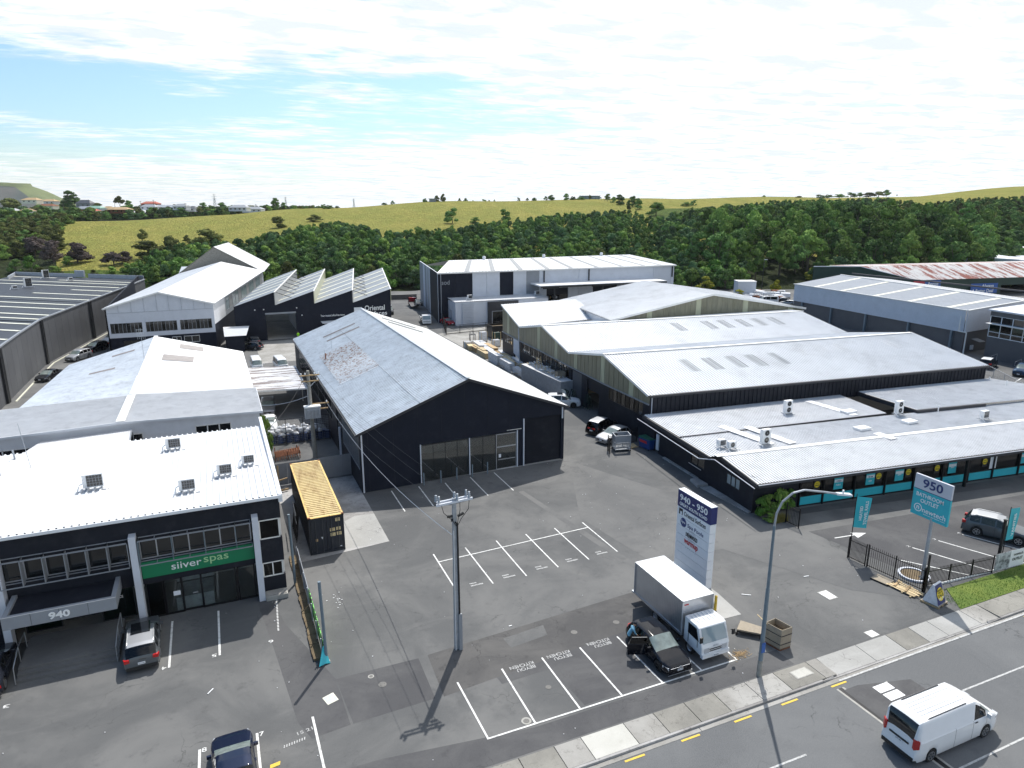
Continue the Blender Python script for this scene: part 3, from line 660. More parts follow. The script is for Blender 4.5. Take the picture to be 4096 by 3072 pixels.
ring((14.38, 28.37), .16, 'paint-splashed cover inside the second roadside bay'); ring((12.25, 26.55), .26, 'oval steel cover on the corner of the roadside bays', 'concrete')
# slot drain across the lane
r = thing('slot_drain', 'long slotted drain channel running across the traffic lane', 'drain', (28.7, 22, -.12)); mb = MB()
for x in (28.58, 28.98): mb.hexa([(x, 22.2, -.2), (x+.13, 22.2, -.2), (x+.25, 15.2, -.2), (x+.12, 15.2, -.2)], [(x, 22.2, -.112), (x+.13, 22.2, -.112), (x+.25, 15.2, -.112), (x+.12, 15.2, -.112)])
mb.build('channel_edge', 'concrete', r); mb = MB(); mb.hexa([(28.71, 22.2, -.2), (28.98, 22.2, -.2), (29.1, 15.2, -.2), (28.83, 15.2, -.2)], [(28.71, 22.2, -.117), (28.98, 22.2, -.117), (29.1, 15.2, -.117), (28.83, 15.2, -.117)]); mb.build('grate', 'black_metal', r)
# litter
mb = MB()
for k in range(150):
    x = random.uniform(-12, 42); y = random.uniform(25, 60) if random.random() < .7 else random.uniform(38, 57)
    s = random.uniform(.01, .032); a = random.uniform(0, 3.1)
    mb.ob((x, y, .026), (s*math.cos(a), s*math.sin(a), 0), (-s*.6*math.sin(a), s*.6*math.cos(a), 0), (0, 0, .01))
for x, y, a, l in ((-2.3, 35.2, .9, .22), (-9.0, 32.0, .2, .25), (14.7, 34.3, 0, .1), (30.5, 31.3, -.6, .3), (36, 31.5, -.2, .2)):
    mb.ob((x, y, .03), (l*math.cos(a), l*math.sin(a), 0), (-.03*math.sin(a), .03*math.cos(a), 0), (0, 0, .01))
for k in range(16):
    x = random.gauss(5.3, .3); y = random.gauss(41.5, .5); mb.ob((x, y, .026), (random.uniform(.02, .05), 0, 0), (0, random.uniform(.02, .03), 0), (0, 0, .004))
tag(mb.build('litter', 'white_plastic'), 'scraps of pale litter scattered over the bitumen', 'litter', kind='stuff')
# ============================================================ TREES
def crown_mesh(name, seed, h=1.0, r=.5, base=.15, blobs=16, leaves=1500, ls=.045, flat=1.0, mname='leaf_dark', spread=.75, core=.72):
    g = np.random.default_rng(seed); ctr = []; rad = []
    for k in range(blobs):
        t = g.uniform(0, 1); a = g.uniform(0, 2*math.pi); prof = math.sin(math.pi*min(1, (.18 if base > .05 else .40)+(.80 if base > .05 else .57)*t))**.7
        q = r*spread*prof*math.sqrt(g.uniform(.05, 1)); ctr.append((q*math.cos(a), q*math.sin(a), h*(base+(1-base)*(.12+.76*t)))); rad.append(r*g.uniform(.28, .48)*(1-.25*t))
    ctr = np.array(ctr); rad = np.array(rad); V = []; Fc = []; 
    pk = g.choice(blobs, leaves, p=rad**2/(rad**2).sum())
    d = g.normal(size=(leaves, 3)); d[:, 2] = np.abs(d[:, 2])*.9-.25; d /= np.linalg.norm(d, axis=1)[:, None]
    c = ctr[pk]+d*(rad[pk]*g.uniform(.78, 1.12, leaves))[:, None]*np.array([1, 1, .8*flat])
    n = d+g.normal(size=(leaves, 3))*.34; n /= np.linalg.norm(n, axis=1)[:, None]
    a = np.cross(n, g.normal(size=(leaves, 3))); a /= np.linalg.norm(a, axis=1)[:, None]; b = np.cross(n, a)
    s = (ls*g.uniform(.6, 1.5, leaves))[:, None]
    Q = np.stack([c-a*s-b*s*.6, c+a*s*.9-b*s*.5, c+a*s+b*s*.7, c-a*s*.7+b*s*.6], 1).reshape(-1, 3)
    V = Q.tolist(); Fc = [(4*k, 4*k+1, 4*k+2, 4*k+3) for k in range(leaves)]
    # solid hearts of the clumps
    for (x, y, z), q in zip(ctr, rad):
        q *= core; k = len(V); m = 6
        V.append([x, y, z+q*.8])
        for e in (.5, -.35):
            for j in range(m): V.append([x+q*math.cos(j*2*math.pi/m+e)*.9, y+q*math.sin(j*2*math.pi/m+e)*.9, z+q*e*.8])
        V.append([x, y, z-q*.7])
        for j in range(m):
            w = (j+1) % m; Fc += [(k, k+1+j, k+1+w), (k+1+j, k+1+m+j, k+1+m+w, k+1+w), (k+1+m+j, k+1+2*m, k+1+m+w)]
    me = bpy.data.meshes.new(name); me.from_pydata(V, [], Fc); me.materials.append(M_(mname)); return me
def trunk_mesh(name, seed, h=1.0, r=.03, fork=4, reach=.3):
    g = random.Random(seed); mb = MB(); top = h*.55
    mb.cyl((0, 0, -.05), (g.uniform(-.02, .02), 0, top*.6), r*1.3, r, 7)
    for k in range(fork):
        a = 2*math.pi*k/fork+g.random(); mb.cyl((0, 0, top*.5), (reach*math.cos(a), reach*math.sin(a), h*g.uniform(.55, .85)), r*.7, r*.25, 5)
    me = bpy.data.meshes.new(name); me.from_pydata(mb.V, [], mb.F); me.materials.append(M_('bark')); return me
CR = {}
def crowns(kind):
    if kind in CR: return CR[kind]
    P = {'bush': dict(blobs=14, leaves=1300, ls=.036, mname='leaf_dark', base=.0), 'bushblue': dict(blobs=14, leaves=1300, ls=.036, mname='leaf_blue', base=0.),
         'mid': dict(blobs=15, leaves=1400, ls=.036, mname='leaf_mid', base=.0), 'olive': dict(blobs=20, leaves=1700, ls=.030, mname='leaf_olive', base=.0),
         'tall': dict(blobs=26, leaves=2200, ls=.024, mname='leaf_mid', base=.18, r=.36), 'talldark': dict(blobs=26, leaves=2200, ls=.024, mname='leaf_dark', base=.1, r=.34),
         'purple': dict(blobs=20, leaves=1900, ls=.028, mname='leaf_purple', base=.03), 'yellow': dict(blobs=15, leaves=1300, ls=.038, mname='leaf_yellow', base=.1),
         'bright': dict(blobs=14, leaves=1300, ls=.04, mname='leaf_bright', base=.02), 'umbrella': dict(blobs=16, leaves=1500, ls=.035, mname='leaf_olive', base=.5, r=.6, flat=.6)}[kind]
    CR[kind] = [(crown_mesh('crown', hash(kind) % 1000 + 17*k if False else 100*len(CR)+k, **P), trunk_mesh('trunk', k, r=.022)) for k in range(3)]
    return CR[kind]
def tree(kind, p, h, w, label, name='tree', cat='tree', group=None, trunk=True):
    """w = crown width in metres, h = height in metres"""
    cm, tm = random.choice(crowns(kind)); r = bpy.data.objects.new(name, None); COL.objects.link(r); r.location = p; r.rotation_euler = (0, 0, random.uniform(0, 6.28))
    k = {'tall': .72, 'talldark': .68, 'umbrella': 1.2}.get(kind, 1.0); r.scale = (w/k, w/k, h); tag(r, label, cat, group)
    c = bpy.data.objects.new('crown', cm); COL.objects.link(c); c.parent = r
    if trunk: t = bpy.data.objects.new('trunk', tm); COL.objects.link(t); t.parent = r
    return r
# --- the native bush on the slope: the nearest crowns are trees of their own, the rest is one mass
BND = [(480, 1040), (560, 1010), (640, 975), (820, 958), (1000, 943), (1199, 899), (1348, 880), (1440, 890), (1547, 921), (1671, 909), (1796, 899), (1945, 886), (2100, 866), (2249, 848), (2423, 836), (2540, 842), (2610, 870), (2700, 838), (2895, 820), (3100, 800), (3347, 797), (3520, 791), (3600, 800), (3694, 811), (3842, 794), (4096, 786), (4500, 780)]
def bnd(c):
    if c <= BND[0][0]: return BND[0][1]+ (BND[0][0]-c)*.5
    for (a, ra), (b_, rb) in zip(BND[:-1], BND[1:]):
        if c <= b_: return ra+(rb-ra)*(c-a)/(b_-a)
    return BND[-1][1]
pts = []; cell = {}
tries = 0
while tries < 60000 and len(pts) < 3400:
    tries += 1
    v = random.uniform(217, 545); c = random.uniform(470, 4500)
    if random.random() > v/545: continue
    tallz = 2800 < c < 3960 and v < 330
    h = random.uniform(3.6, 7.6)*(1 if v < 330 else .85)
    if tallz: h = random.uniform(9, 16) if v > 236 else random.uniform(4, 9)
    if c < 2650 and 2500 < c: h *= .8
    if row(v, terr(c, v)+h*.95) < bnd(c)+random.uniform(-4, 8): continue
    if 3010 < c < 3290 and v < 236: continue
    if v < 224 and c > 3290: continue
    p = at(c, v); md = (2.6 if h < 8.5 else 4.3)*(1+v/900); key = (int(p.x//5), int(p.y//5)); ok = True
    for i in (-1, 0, 1):
        for j in (-1, 0, 1):
            for q in cell.get((key[0]+i, key[1]+j), ()):
                if (q[0]-p.x)**2+(q[1]-p.y)**2 < md*md: ok = False; break
    if not ok: continue
    cell.setdefault(key, []).append((p.x, p.y)); pts.append((v, c, p, h))
pts.sort(key=lambda q: -(q[3]*1.0)/q[0])
near = pts[:240]; rest = pts[240:]
for v, c, p, h in near:
    k = random.choice(['bush', 'bush', 'bushblue', 'mid', 'mid', 'olive', 'bright']) if h < 8.5 else random.choice(['tall', 'tall', 'talldark'])
    tall = h >= 8.5
    tree(k, (p.x, p.y, terr(c, v)-.3), h+.3, (h*.92 if not tall else h*.62)*random.uniform(.85, 1.15), 'tall leafy tree among the high trees on the bush slope' if tall else 'dense green bush tree on the slope behind the warehouses', 'bush_tree', 'tree', 'tall trees on the bush slope' if tall else 'nearest trees of the bush slope')
# remaining crowns: one object, instanced by geometry nodes
src = bpy.data.collections.new('bush_crowns')
for k in ('bush', 'bushblue', 'mid', 'olive', 'tall'):
    for cm, tm in crowns(k)[:2]: o = bpy.data.objects.new('crown_source', cm); src.objects.link(o)
rest += []
ku = []
def mass(name, P, label, cat, src_):
    me = bpy.data.meshes.new(name); me.from_pydata([tuple(q[0]) for q in P], [], [])
    for nm, idx in (('sx', 1), ('sz', 2), ('rz', 3)):
        a = me.attributes.new(nm, 'FLOAT', 'POINT'); a.data.foreach_set('value', [float(q[idx]) for q in P])
    a = me.attributes.new('pick', 'INT', 'POINT'); a.data.foreach_set('value', [int(q[4]) for q in P])
    o = bpy.data.objects.new(name, me); COL.objects.link(o); tag(o, label, cat, kind='stuff')
    ng = bpy.data.node_groups.new(name, 'GeometryNodeTree'); ng.interface.new_socket('Geometry', in_out='INPUT', socket_type='NodeSocketGeometry'); ng.interface.new_socket('Geometry', in_out='OUTPUT', socket_type='NodeSocketGeometry')
    n = ng.nodes; l = ng.links; gi = n.new('NodeGroupInput'); go = n.new('NodeGroupOutput'); ip = n.new('GeometryNodeInstanceOnPoints'); ci = n.new('GeometryNodeCollectionInfo')
    ci.inputs['Collection'].default_value = src_; ci.inputs['Separate Children'].default_value = True; ci.inputs['Reset Children'].default_value = True
    def at_(nm, ty='FLOAT'):
        k = n.new('GeometryNodeInputNamedAttribute'); k.data_type = ty; k.inputs[0].default_value = nm; return k.outputs['Attribute']
    sc = n.new('ShaderNodeCombineXYZ'); l.new(at_('sx'), sc.inputs[0]); l.new(at_('sx'), sc.inputs[1]); l.new(at_('sz'), sc.inputs[2])
    rc = n.new('ShaderNodeCombineXYZ'); l.new(at_('rz'), rc.inputs[2])
    l.new(gi.outputs[0], ip.inputs['Points']); l.new(ci.outputs[0], ip.inputs['Instance']); ip.inputs['Pick Instance'].default_value = True; l.new(at_('pick', 'INT'), ip.inputs['Instance Index'])
    l.new(rc.outputs[0], ip.inputs['Rotation']); l.new(sc.outputs[0], ip.inputs['Scale']); l.new(ip.outputs[0], go.inputs[0])
    md = o.modifiers.new('scatter', 'NODES'); md.node_group = ng; return o
P = []
for v, c, p, h in rest:
    tall = h > 8.5
    k = (random.choice((0, 0, 1, 2, 3, 4, 5)) if not tall else random.choice((8, 9)))
    if 1150 < v*10 < 0: k = 6
    if c > 3500 and v > 330: k = random.choice((6, 7, 0, 1, 4))
    P.append(((p.x, p.y, terr(c, v)-.3), (h*.95 if not tall else h*.85)*random.uniform(.85, 1.2), h+.3, random.uniform(0, 6.28), k))
mass('native_bush', P, 'dense dark green native bush covering the hillside', 'bush', src)
# left-hand thicket beyond the grey warehouse, and the suburb's greenery
P = []
for k in range(900):
    v = random.uniform(255, 440); c = random.uniform(-420, 330)
    if c > 208+ (v-262)*.42+10*math.sin(v*.1)+random.gauss(0, 11): continue
    h = random.uniform(3.5, 6.5)
    P.append(((*at(c, v)[:2], terr(c, v)-.3), h*random.uniform(.9, 1.3), h, random.uniform(0, 6.28), random.choice((6, 7, 6, 7, 4, 0))))
for k in range(2300):
    v = random.uniform(440, 620) if k % 3 else random.uniform(600, 1000); c = random.uniform(-300, 1290)
    if v < 445+ max(0, c-300)*.08: continue
    h = random.uniform(3, 7.5)*(1 if random.random() < .85 else 1.5)
    if row(v, terr(c, v)+h) < 818: continue
    P.append(((*at(c, v)[:2], terr(c, v)-.4), h*random.uniform(.9, 1.5), h, random.uniform(0, 6.28), random.choice((0, 2, 4, 5, 6, 7, 1))))
mass('suburban_greenery', P, 'belt of garden trees and scrub around the distant houses', 'greenery', src)
# --- trees that stand alone: (picture column, foot row, height px, width px, kind, label)
ALONE = [(1810, 889, 62, 62, 'bush', 'lone rounded tree standing in the middle of the dry pasture'), (1112, 911, 47, 72, 'olive', 'wide round shrub on the pasture edge above the saw-tooth roofs'),
 (1258, 884, 26, 66, 'olive', 'low spreading shrub on the pasture right of the round shrub'), (2017, 881, 47, 47, 'bush', 'round dark tree at the top edge of the bush'), (1900, 893, 27, 45, 'bush', 'small dark tree left of the round one at the bush edge'),
 (562, 958, 42, 47, 'olive', 'single upright shrub in the yellow field'), (577, 1033, 75, 125, 'olive', 'broad soft grey-green shrub low in the yellow field'), (671, 1028, 90, 95, 'olive', 'tall grey-green shrub beside the broad one'),
 (820, 1000, 84, 150, 'olive', 'long hedge-like manuka clump at the top of the bush'), (741, 968, 30, 32, 'olive', 'small shrub between the two manuka clumps'),
 (119, 1028, 92, 110, 'purple', 'brown-purple flowering tree, leftmost of the three'), (190, 1048, 90, 92, 'purple', 'brown-purple tree in the middle of the three'), (287, 1048, 82, 118, 'purple', 'brown-purple tree, rightmost of the three by the field tip'),
 (433, 1058, 58, 98, 'purple', 'grey twiggy shrub on the grassy slope'), (480, 1050, 48, 72, 'purple', 'smaller grey twiggy shrub right of its neighbour'),
 (94, 1085, 68, 58, 'bright', 'bright green tree in front of the purple trees'), (30, 1090, 60, 60, 'bush', 'dark green bush at the left picture edge'), (418, 1098, 34, 45, 'mid', 'round green bush alone on the grass bank'), (480, 1088, 38, 45, 'mid', 'round bush behind the grey warehouse parapet'),
 (632, 1063, 34, 52, 'bright', 'bright bush at the left end of the native bush'), (184, 1093, 34, 55, 'mid', 'low green bush behind the dark roof'), (540, 1075, 40, 60, 'mid', 'bushy shrub before the grey-green shrubs'), (250, 1060, 40, 50, 'mid', 'green bush under the purple trees'), (130, 1105, 40, 50, 'olive', 'olive bush by the dark roof'), (600, 1090, 36, 70, 'bush', 'dark shrub above the white warehouse'),
 (345, 1100, 22, 34, 'olive', 'tussocky shrub on the bank'), (520, 1120, 20, 34, 'olive', 'small shrub low on the grassy bank'), (700, 1060, 44, 70, 'bush', 'dark bush left of the stained gable'),
 (3275, 1125, 55, 72, 'yellow', 'bright yellow-green tree beside the dark green shed'), (2835, 1160, 55, 82, 'yellow', 'golden-leaved tree behind the white warehouse roof'), (2980, 1190, 34, 52, 'yellow', 'small lime tree beside the parked stock'), (3128, 1165, 48, 48, 'yellow', 'yellow-green tree in the display yard'),
 (2980, 1110, 60, 75, 'bushblue', 'blue-green bush at the foot of the tall trees'), (2720, 1140, 50, 60, 'bush', 'dark bush at the end of the pale warehouse'), (3040, 1120, 130, 80, 'tall', 'tall leafy tree at the left end of the display yard')]
for c, r_, h, w, kd, lab in ALONE:
    v = vrow(c, r_) if r_ < 1140 else 2839*25/(r_-YH)
    m = v/2839; p = at(c, v); tree(kd, (p.x, p.y, terr(c, v)-.2), h*m+.2, w*m*1.05, lab)
RIDGE = [(1300, 834, 24, 26, 'bush'), (1320, 833, 18, 34, 'bush'), (1353, 830, 10, 20, 'bush'), (1542, 818, 10, 28, 'bush'), (1574, 817, 15, 18, 'bush'), (1704, 810, 22, 20, 'bush'), (1750, 808, 26, 26, 'olive'), (1776, 808, 32, 26, 'olive'), (1840, 806, 19, 14, 'bush'), (1864, 806, 18, 20, 'bush'), (1893, 804, 9, 10, 'bush'), (1936, 803, 12, 25, 'bush'), (1957, 803, 8, 10, 'bush'), (1978, 803, 9, 8, 'bush'), (2073, 803, 14, 14, 'bush'), (2109, 802, 10, 14, 'bush'), (2138, 802, 15, 24, 'bush'), (2182, 801, 16, 19, 'bush'), (2206, 801, 28, 28, 'bush'), (2264, 800, 27, 27, 'bush'), (2289, 800, 19, 24, 'bush'), (2317, 800, 16, 38, 'bush'), (2357, 800, 22, 12, 'olive'), (2428, 802, 28, 25, 'mid'), (2475, 818, 42, 42, 'bush'), (2450, 812, 26, 26, 'mid'), (2527, 826, 42, 48, 'bush'), (2549, 834, 44, 35, 'bush'), (2512, 848, 30, 24, 'olive'), (2622, 858, 52, 72, 'mid'), (2741, 824, 16, 45, 'bush'), (2770, 820, 22, 30, 'bush'), (2840, 842, 24, 52, 'bush'), (2900, 836, 24, 40, 'bush'), (3047, 791, 10, 16, 'bush'),
 (3185, 792, 8, 30, 'olive'), (3265, 792, 14, 40, 'bush'), (3300, 791, 16, 36, 'bush'), (3345, 790, 18, 42, 'bush'), (3390, 789, 20, 46, 'bush'), (3425, 787, 16, 34, 'bush'), (3460, 788, 18, 60, 'olive'), (3530, 782, 24, 44, 'bush'), (3500, 786, 20, 60, 'olive'), (3572, 783, 5, 6, 'bush')]
for k, (c, r_, h, w, kd) in enumerate(RIDGE):
    v = vrow(c, r_+1.5); v = min(v, 640); m = v/2839; p = at(c, v); z = CH+(YH-r_-1.5)*m
    tree(kd, (p.x, p.y, min(z, terr(c, v)+2)-.2), h*m+.3, w*m*1.05, 'small dark tree standing on the skyline of the pasture', 'ridge_tree', 'tree', 'trees along the ridge line', trunk=True)
SUB = [(293, 845, 85, 78, 'talldark', 'big dark gum tree rising over the suburb'), (55, 862, 68, 105, 'umbrella', 'spreading flat-topped tree at the left edge'), (490, 838, 52, 40, 'umbrella', 'lone dark tree on the suburb skyline'), (525, 838, 36, 50, 'bush', 'dark tree right of the lone skyline tree'), (1108, 838, 52, 34, 'talldark', 'tiered pine on the skyline'), (1075, 836, 24, 34, 'bush', 'round tree left of the tiered pine'), (1140, 836, 26, 38, 'bush', 'round tree right of the tiered pine'), (400, 842, 30, 60, 'olive', 'pale spreading tree among the houses'), (215, 830, 22, 40, 'bush', 'dark tree at the foot of the cone'), (820, 842, 32, 50, 'bush', 'dark bushy tree right of the roofs'), (895, 850, 40, 60, 'bush', 'broad tree behind the field edge'), (790, 838, 14, 30, 'bush', 'small round tree on the suburb skyline'), (708, 836, 20, 18, 'umbrella', 'palm-like tree over the houses'), (980, 852, 34, 70, 'bush', 'dark tree clump at the field crest'), (170, 850, 30, 60, 'bright', 'bright green tree among the left houses')]
for c, r_, h, w, kd, lab in SUB:
    v = 520. + (c % 7)*12; m = v/2839; p = at(c, v); z = CH+(YH-r_)*m; tree(kd, (p.x, p.y, z-.5), h*m+.5, w*m, lab)
# ============================================================ BUILDINGS
def V3(*p): return Vector(p)
def slab_edge(mb, pts, w=.14, h=.18, i=0):
    for a, b in zip(pts[:-1], pts[1:]): mb.bar(a, b, w, h, i)
def box_part(nm, m, par, *b):
    q = MB(); q.box(*b); return q.build(nm, m, par)
def bar_part(nm, m, par, *segs, w=.1, h=None):
    q = MB()
    for a, b in segs: q.bar(a, b, w, h)
    return q.build(nm, m, par)

# ------------------------------------------------ 1. the dark shed for lease
t = thing('dark_shed', 'large dark navy gabled shed with bare glazed shopfront and roller door, centre of the yard', 'building', (10.5, 58.3, 0))
FL, FR, BR, BL = V3(10.5, 58.3, 0), V3(31.2, 58.95, 0), V3(31.2, 107.1, 0), V3(10.3, 106.6, 0); EZ, RZ = 5.72, 9.50
Lw = (FR-FL).length
topf = lambda s: EZ+(RZ-EZ)*(1-abs(s-Lw/2)/(Lw/2))
mb = MB()
def tx(X): return (X-10.5)*Lw/20.7
wall(mb, FL, FR, topf, holes=[(tx(16.05), tx(25.95), 0, 3.72), (tx(26.75), tx(30.85), 0, 4.82)], brk=[Lw/2], th=.18)
mb.build('front_wall', 'navy_wall', t)
mb = MB()
for k in range(0, 9):
    s = tx(11.2)+k*2.32
    if s > Lw-.2: break
    a = FL+(FR-FL)*(s/Lw); z0 = 0.05
    if tx(16) < s < tx(26): z0 = 3.8
    if tx(26.7) < s < tx(30.9): z0 = 4.9
    mb.box(a.x-.012, a.x+.012, a.y-.012, a.y+.01, z0, topf(s)-.1)
mb.build('panel_joints', 'charcoal_wall', t)
# side and rear walls
mb = MB(); wall(mb, BL, FL, EZ, holes=[(5, 33, 2.4, 5.3), (39.3, 47.6, 1.9, 5.3), (35.9, 38.6, 0, 4.6)], th=.18); wall(mb, FR, BR, EZ, th=.18); wall(mb, BR, BL, topf, brk=[Lw/2], th=.18); mb.build('side_walls', 'charcoal_wall', t)
Lb = (FL-BL).length
for a, b, c in ((5, 12, 7), (12.2, 19, 7), (19.2, 26, 7), (26.2, 33, 7)): window(t, BL, FL, a, b, 2.42, 5.28, c, 2, gm=('dark_glass', 'window_dark', 'dark_glass'), off=.04)
window(t, BL, FL, 39.35, 47.55, 1.95, 5.28, 15, 1, fm='mid_grey', gm=('window_dark', 'dark_glass'), off=.04, w=.09)
box_part('opening_shade_sheet', 'window_dark', t, 10.52, 10.6, 68.1, 70.8, 0, 4.6)  # near-black sheet stands in for the shade inside the opening
box_part('door_frame', 'pale_wall', t, 10.16, 10.34, 67.85, 68.05, 0.2, 3.4)
# shopfront
yf = lambda X: 58.3+(X-10.5)*.0314
A_, B_ = V3(16.05, yf(16.05), 0), V3(25.95, yf(25.95), 0); Lg = (B_-A_).length
for a, b, c in ((0.04, 4.82, 4), (4.95, 7.6, 2)): window(t, A_, B_, a, b, .08, 3.62, c, 1, gm='front_glass', w=.035, off=.10)
window(t, A_, B_, 7.66, 9.80, 2.35, 3.62, 1, 1, fm='aluminium', gm='front_glass', off=.06)
dr = window(t, A_, B_, 7.66, 9.80, .06, 2.3, 1, 1, fm='aluminium', gm='front_glass', off=.06, name='shop_door')
q = MB(); q.box(23.9, 25.7, yf(24.8)-.02, yf(24.8)+.03, 1.0, 1.05); q.build('push_bar', 'aluminium', dr)
for X, z in ((16.02, 3.8), (20.88, 3.75), (25.93, 3.82)): box_part('downpipe', 'pale_wall', t, X-.05, X+.05, yf(X)-.09, yf(X)-.012, .02, z)
for X, z0_, z1_ in ((10.62, .02, 5.6), (26.62, 0.02, 4.9), (30.95, 4.4, 5.6)): box_part('downpipe', 'pale_wall', t, X-.06, X+.06, yf(X)-.13, yf(X)-.012, z0_, z1_)
box_part('notice', 'sign_white', t, 23.95, 24.2, yf(24)+.02, yf(24)+.03, 1.25, 1.6)
# roller door with real slats
q = MB(); ya = yf(28.8)+.10
for k in range(48): q.hexa([(26.76, ya, k*.1), (30.84, ya+.12, k*.1), (30.84, ya+.16, k*.1), (26.76, ya+.04, k*.1)], [(26.76, ya-.025, k*.1+.05), (30.84, ya+.095, k*.1+.05), (30.84, ya+.16, k*.1+.098), (26.76, ya+.04, k*.1+.098)])
q.build('roller_door', 'charcoal_wall', t)
# interior seen through the glass
q = MB(); q.box(10.8, 30.9, 58.7, 80, .0, .03); q.build('floor', 'interior_floor', t)
q = MB(); q.box(15.4, 15.5, 58.75, 66, .03, 3.9); q.box(26.3, 26.4, 58.95, 66, .03, 3.9); q.box(15.4, 26.4, 66, 66.1, .03, 3.9); q.box(15.4, 26.4, 58.75, 66, 3.9, 3.95); q.build('interior_partition', 'interior_wall', t)
# roof
OH = .28; xm = 20.85; rf = RZ+.1; ef = EZ+.04
ya, yb = 58.05, 107.2
def rp(x, y): return V3(x, y+ (x-10.5)*.03, rf-(rf-ef)*abs(x-xm)/(xm-10.5))
y1, y2 = 72, 84
ribs('roof_slope', rp(10.18, ya), rp(10.18, yb), rp(xm, yb), rp(xm, ya), 'zinc_roof', t, .42, .075, 'trap')
ribs('roof_slope', rp(31.52, ya), rp(31.52, yb), rp(xm, yb), rp(xm, ya), 'white_paint', t, .42, .03, 'trap')
up = V3(0, 0, .05)
def onslope(x0, x1, y0, y1, m, nm='roof_patch', lift=.03, rb=True):
    a, b, c, d = rp(x0, y0), rp(x0, y1), rp(x1, y1), rp(x1, y0)
    for q_ in (a, b, c, d): q_.z += lift
    return ribs(nm, a, b, c, d, m, t, .42, .075, 'trap') if rb else None
onslope(11.6, 16.1, 74.5, 90.0, 'rusty_zinc', 'rusted_sheets')
q = MB(); q.bar(rp(16.05, 58)+V3(0, 0, .06), rp(16.05, 100)+V3(0, 0, .06), .05, .04); q.build('sheet_lap', 'mid_grey', t)
for yy in (95.8, 99.0): onslope(13.6, 18.2, yy, yy+.55, 'rust_skylight', 'skylight_strip', .07)
for yy in (96.0, 100.0): onslope(27.5, 22.4, yy, yy+.4, 'skylight', 'skylight_strip', .07)
q = MB(); q.bar(rp(xm, ya)+V3(0, 0, .10), rp(xm, yb)+V3(0, 0, .10), .42, .03); q.build('ridge_cap', 'galv', t)
q = MB()
for x0, x1 in ((10.18, xm), (31.52, xm)): q.bar(rp(x0, ya)+V3(0, -.02, -.1), rp(x1, ya)+V3(0, -.02, -.1), .06, .24)
q.build('barge_board', 'dark_fascia', t)
q = MB(); q.bar(rp(10.1, ya)+V3(0, 0, -.1), rp(10.1, yb)+V3(0, 0, -.1), .14, .14); q.bar(rp(31.6, ya)+V3(0, 0, -.1), rp(31.6, yb)+V3(0, 0, -.1), .14, .14); q.build('gutter', 'dark_fascia', t)
q = MB(); q.cyl(rp(12.0, 87.0), rp(12.0, 87)+V3(0, 0, .9), .09, .09, 8); q.build('flue', 'rust', t)
for yy, xx in ((86, 11.8), (91.5, 13.5)):
    q = MB(); q.cyl(rp(xx, yy), rp(xx, yy)+V3(0, 0, 1.6), .02, .02, 5); q.build('aerial_rod', 'galv', t)

# ------------------------------------------------ 2. office 940 (front left)
t = thing('office_building', 'two-storey charcoal office with white ribbed roof and green shop sign, front left', 'building', (-6, 43.9, 0))
Yw = 43.9; XR = 2.5; XL = -34.
q = MB(); q.box(XL, XR, Yw-.02, Yw+.3, 5.66, 6.98); q.build('fascia_band', 'charcoal_wall', t)
q = MB(); q.box(XL, 1.05, Yw+.05, Yw+.3, 2.45, 4.10); q.box(XL, 1.05, Yw+.05, Yw+.3, 5.38, 5.66); q.build('spandrel_wall', 'charcoal_wall', t)
q = MB(); q.box(1.05, XR, Yw+.02, Yw+.25, 5.38, 5.66); q.box(1.05, XR-.002, Yw+.02, Yw+.25, 2.35, 4.05); q.box(1.05, XR, Yw+.02, Yw+.25, .0, 1.35)
q.box(XR-.25, XR, Yw+.25, Yw+1.6, 5.38, 5.66); q.box(XR-.25, XR, Yw+.25, Yw+1.6, 2.35, 4.05); q.box(XR-.25, XR, Yw+.25, Yw+1.6, 0, 1.35)
q.box(XR-.25, XR, Yw+3.6, 60.2, 0, 6.6); q.box(XR-.25, XR, Yw+1.6, Yw+3.6, 0, 6.6); q.box(XL, XR, 60.0, 60.3, 0, 5.9); q.build('corner_wall', 'charcoal_wall', t)
for z0_, z1_ in ((4.05, 5.38), (1.35, 2.35)):
    window(t, (1.1, Yw+.05), (XR, Yw+.05), .05, 1.25, z0_+.02, z1_-.02, 2 if z0_ < 2 else 1, 1, fm='white_paint', gm='dark_glass', w=.07)
    window(t, (XR-.06, Yw+.2), (XR-.06, Yw+1.6), .02, 1.3, z0_+.02, z1_-.02, 1, 1, fm='white_paint', gm='dark_glass', w=.07)
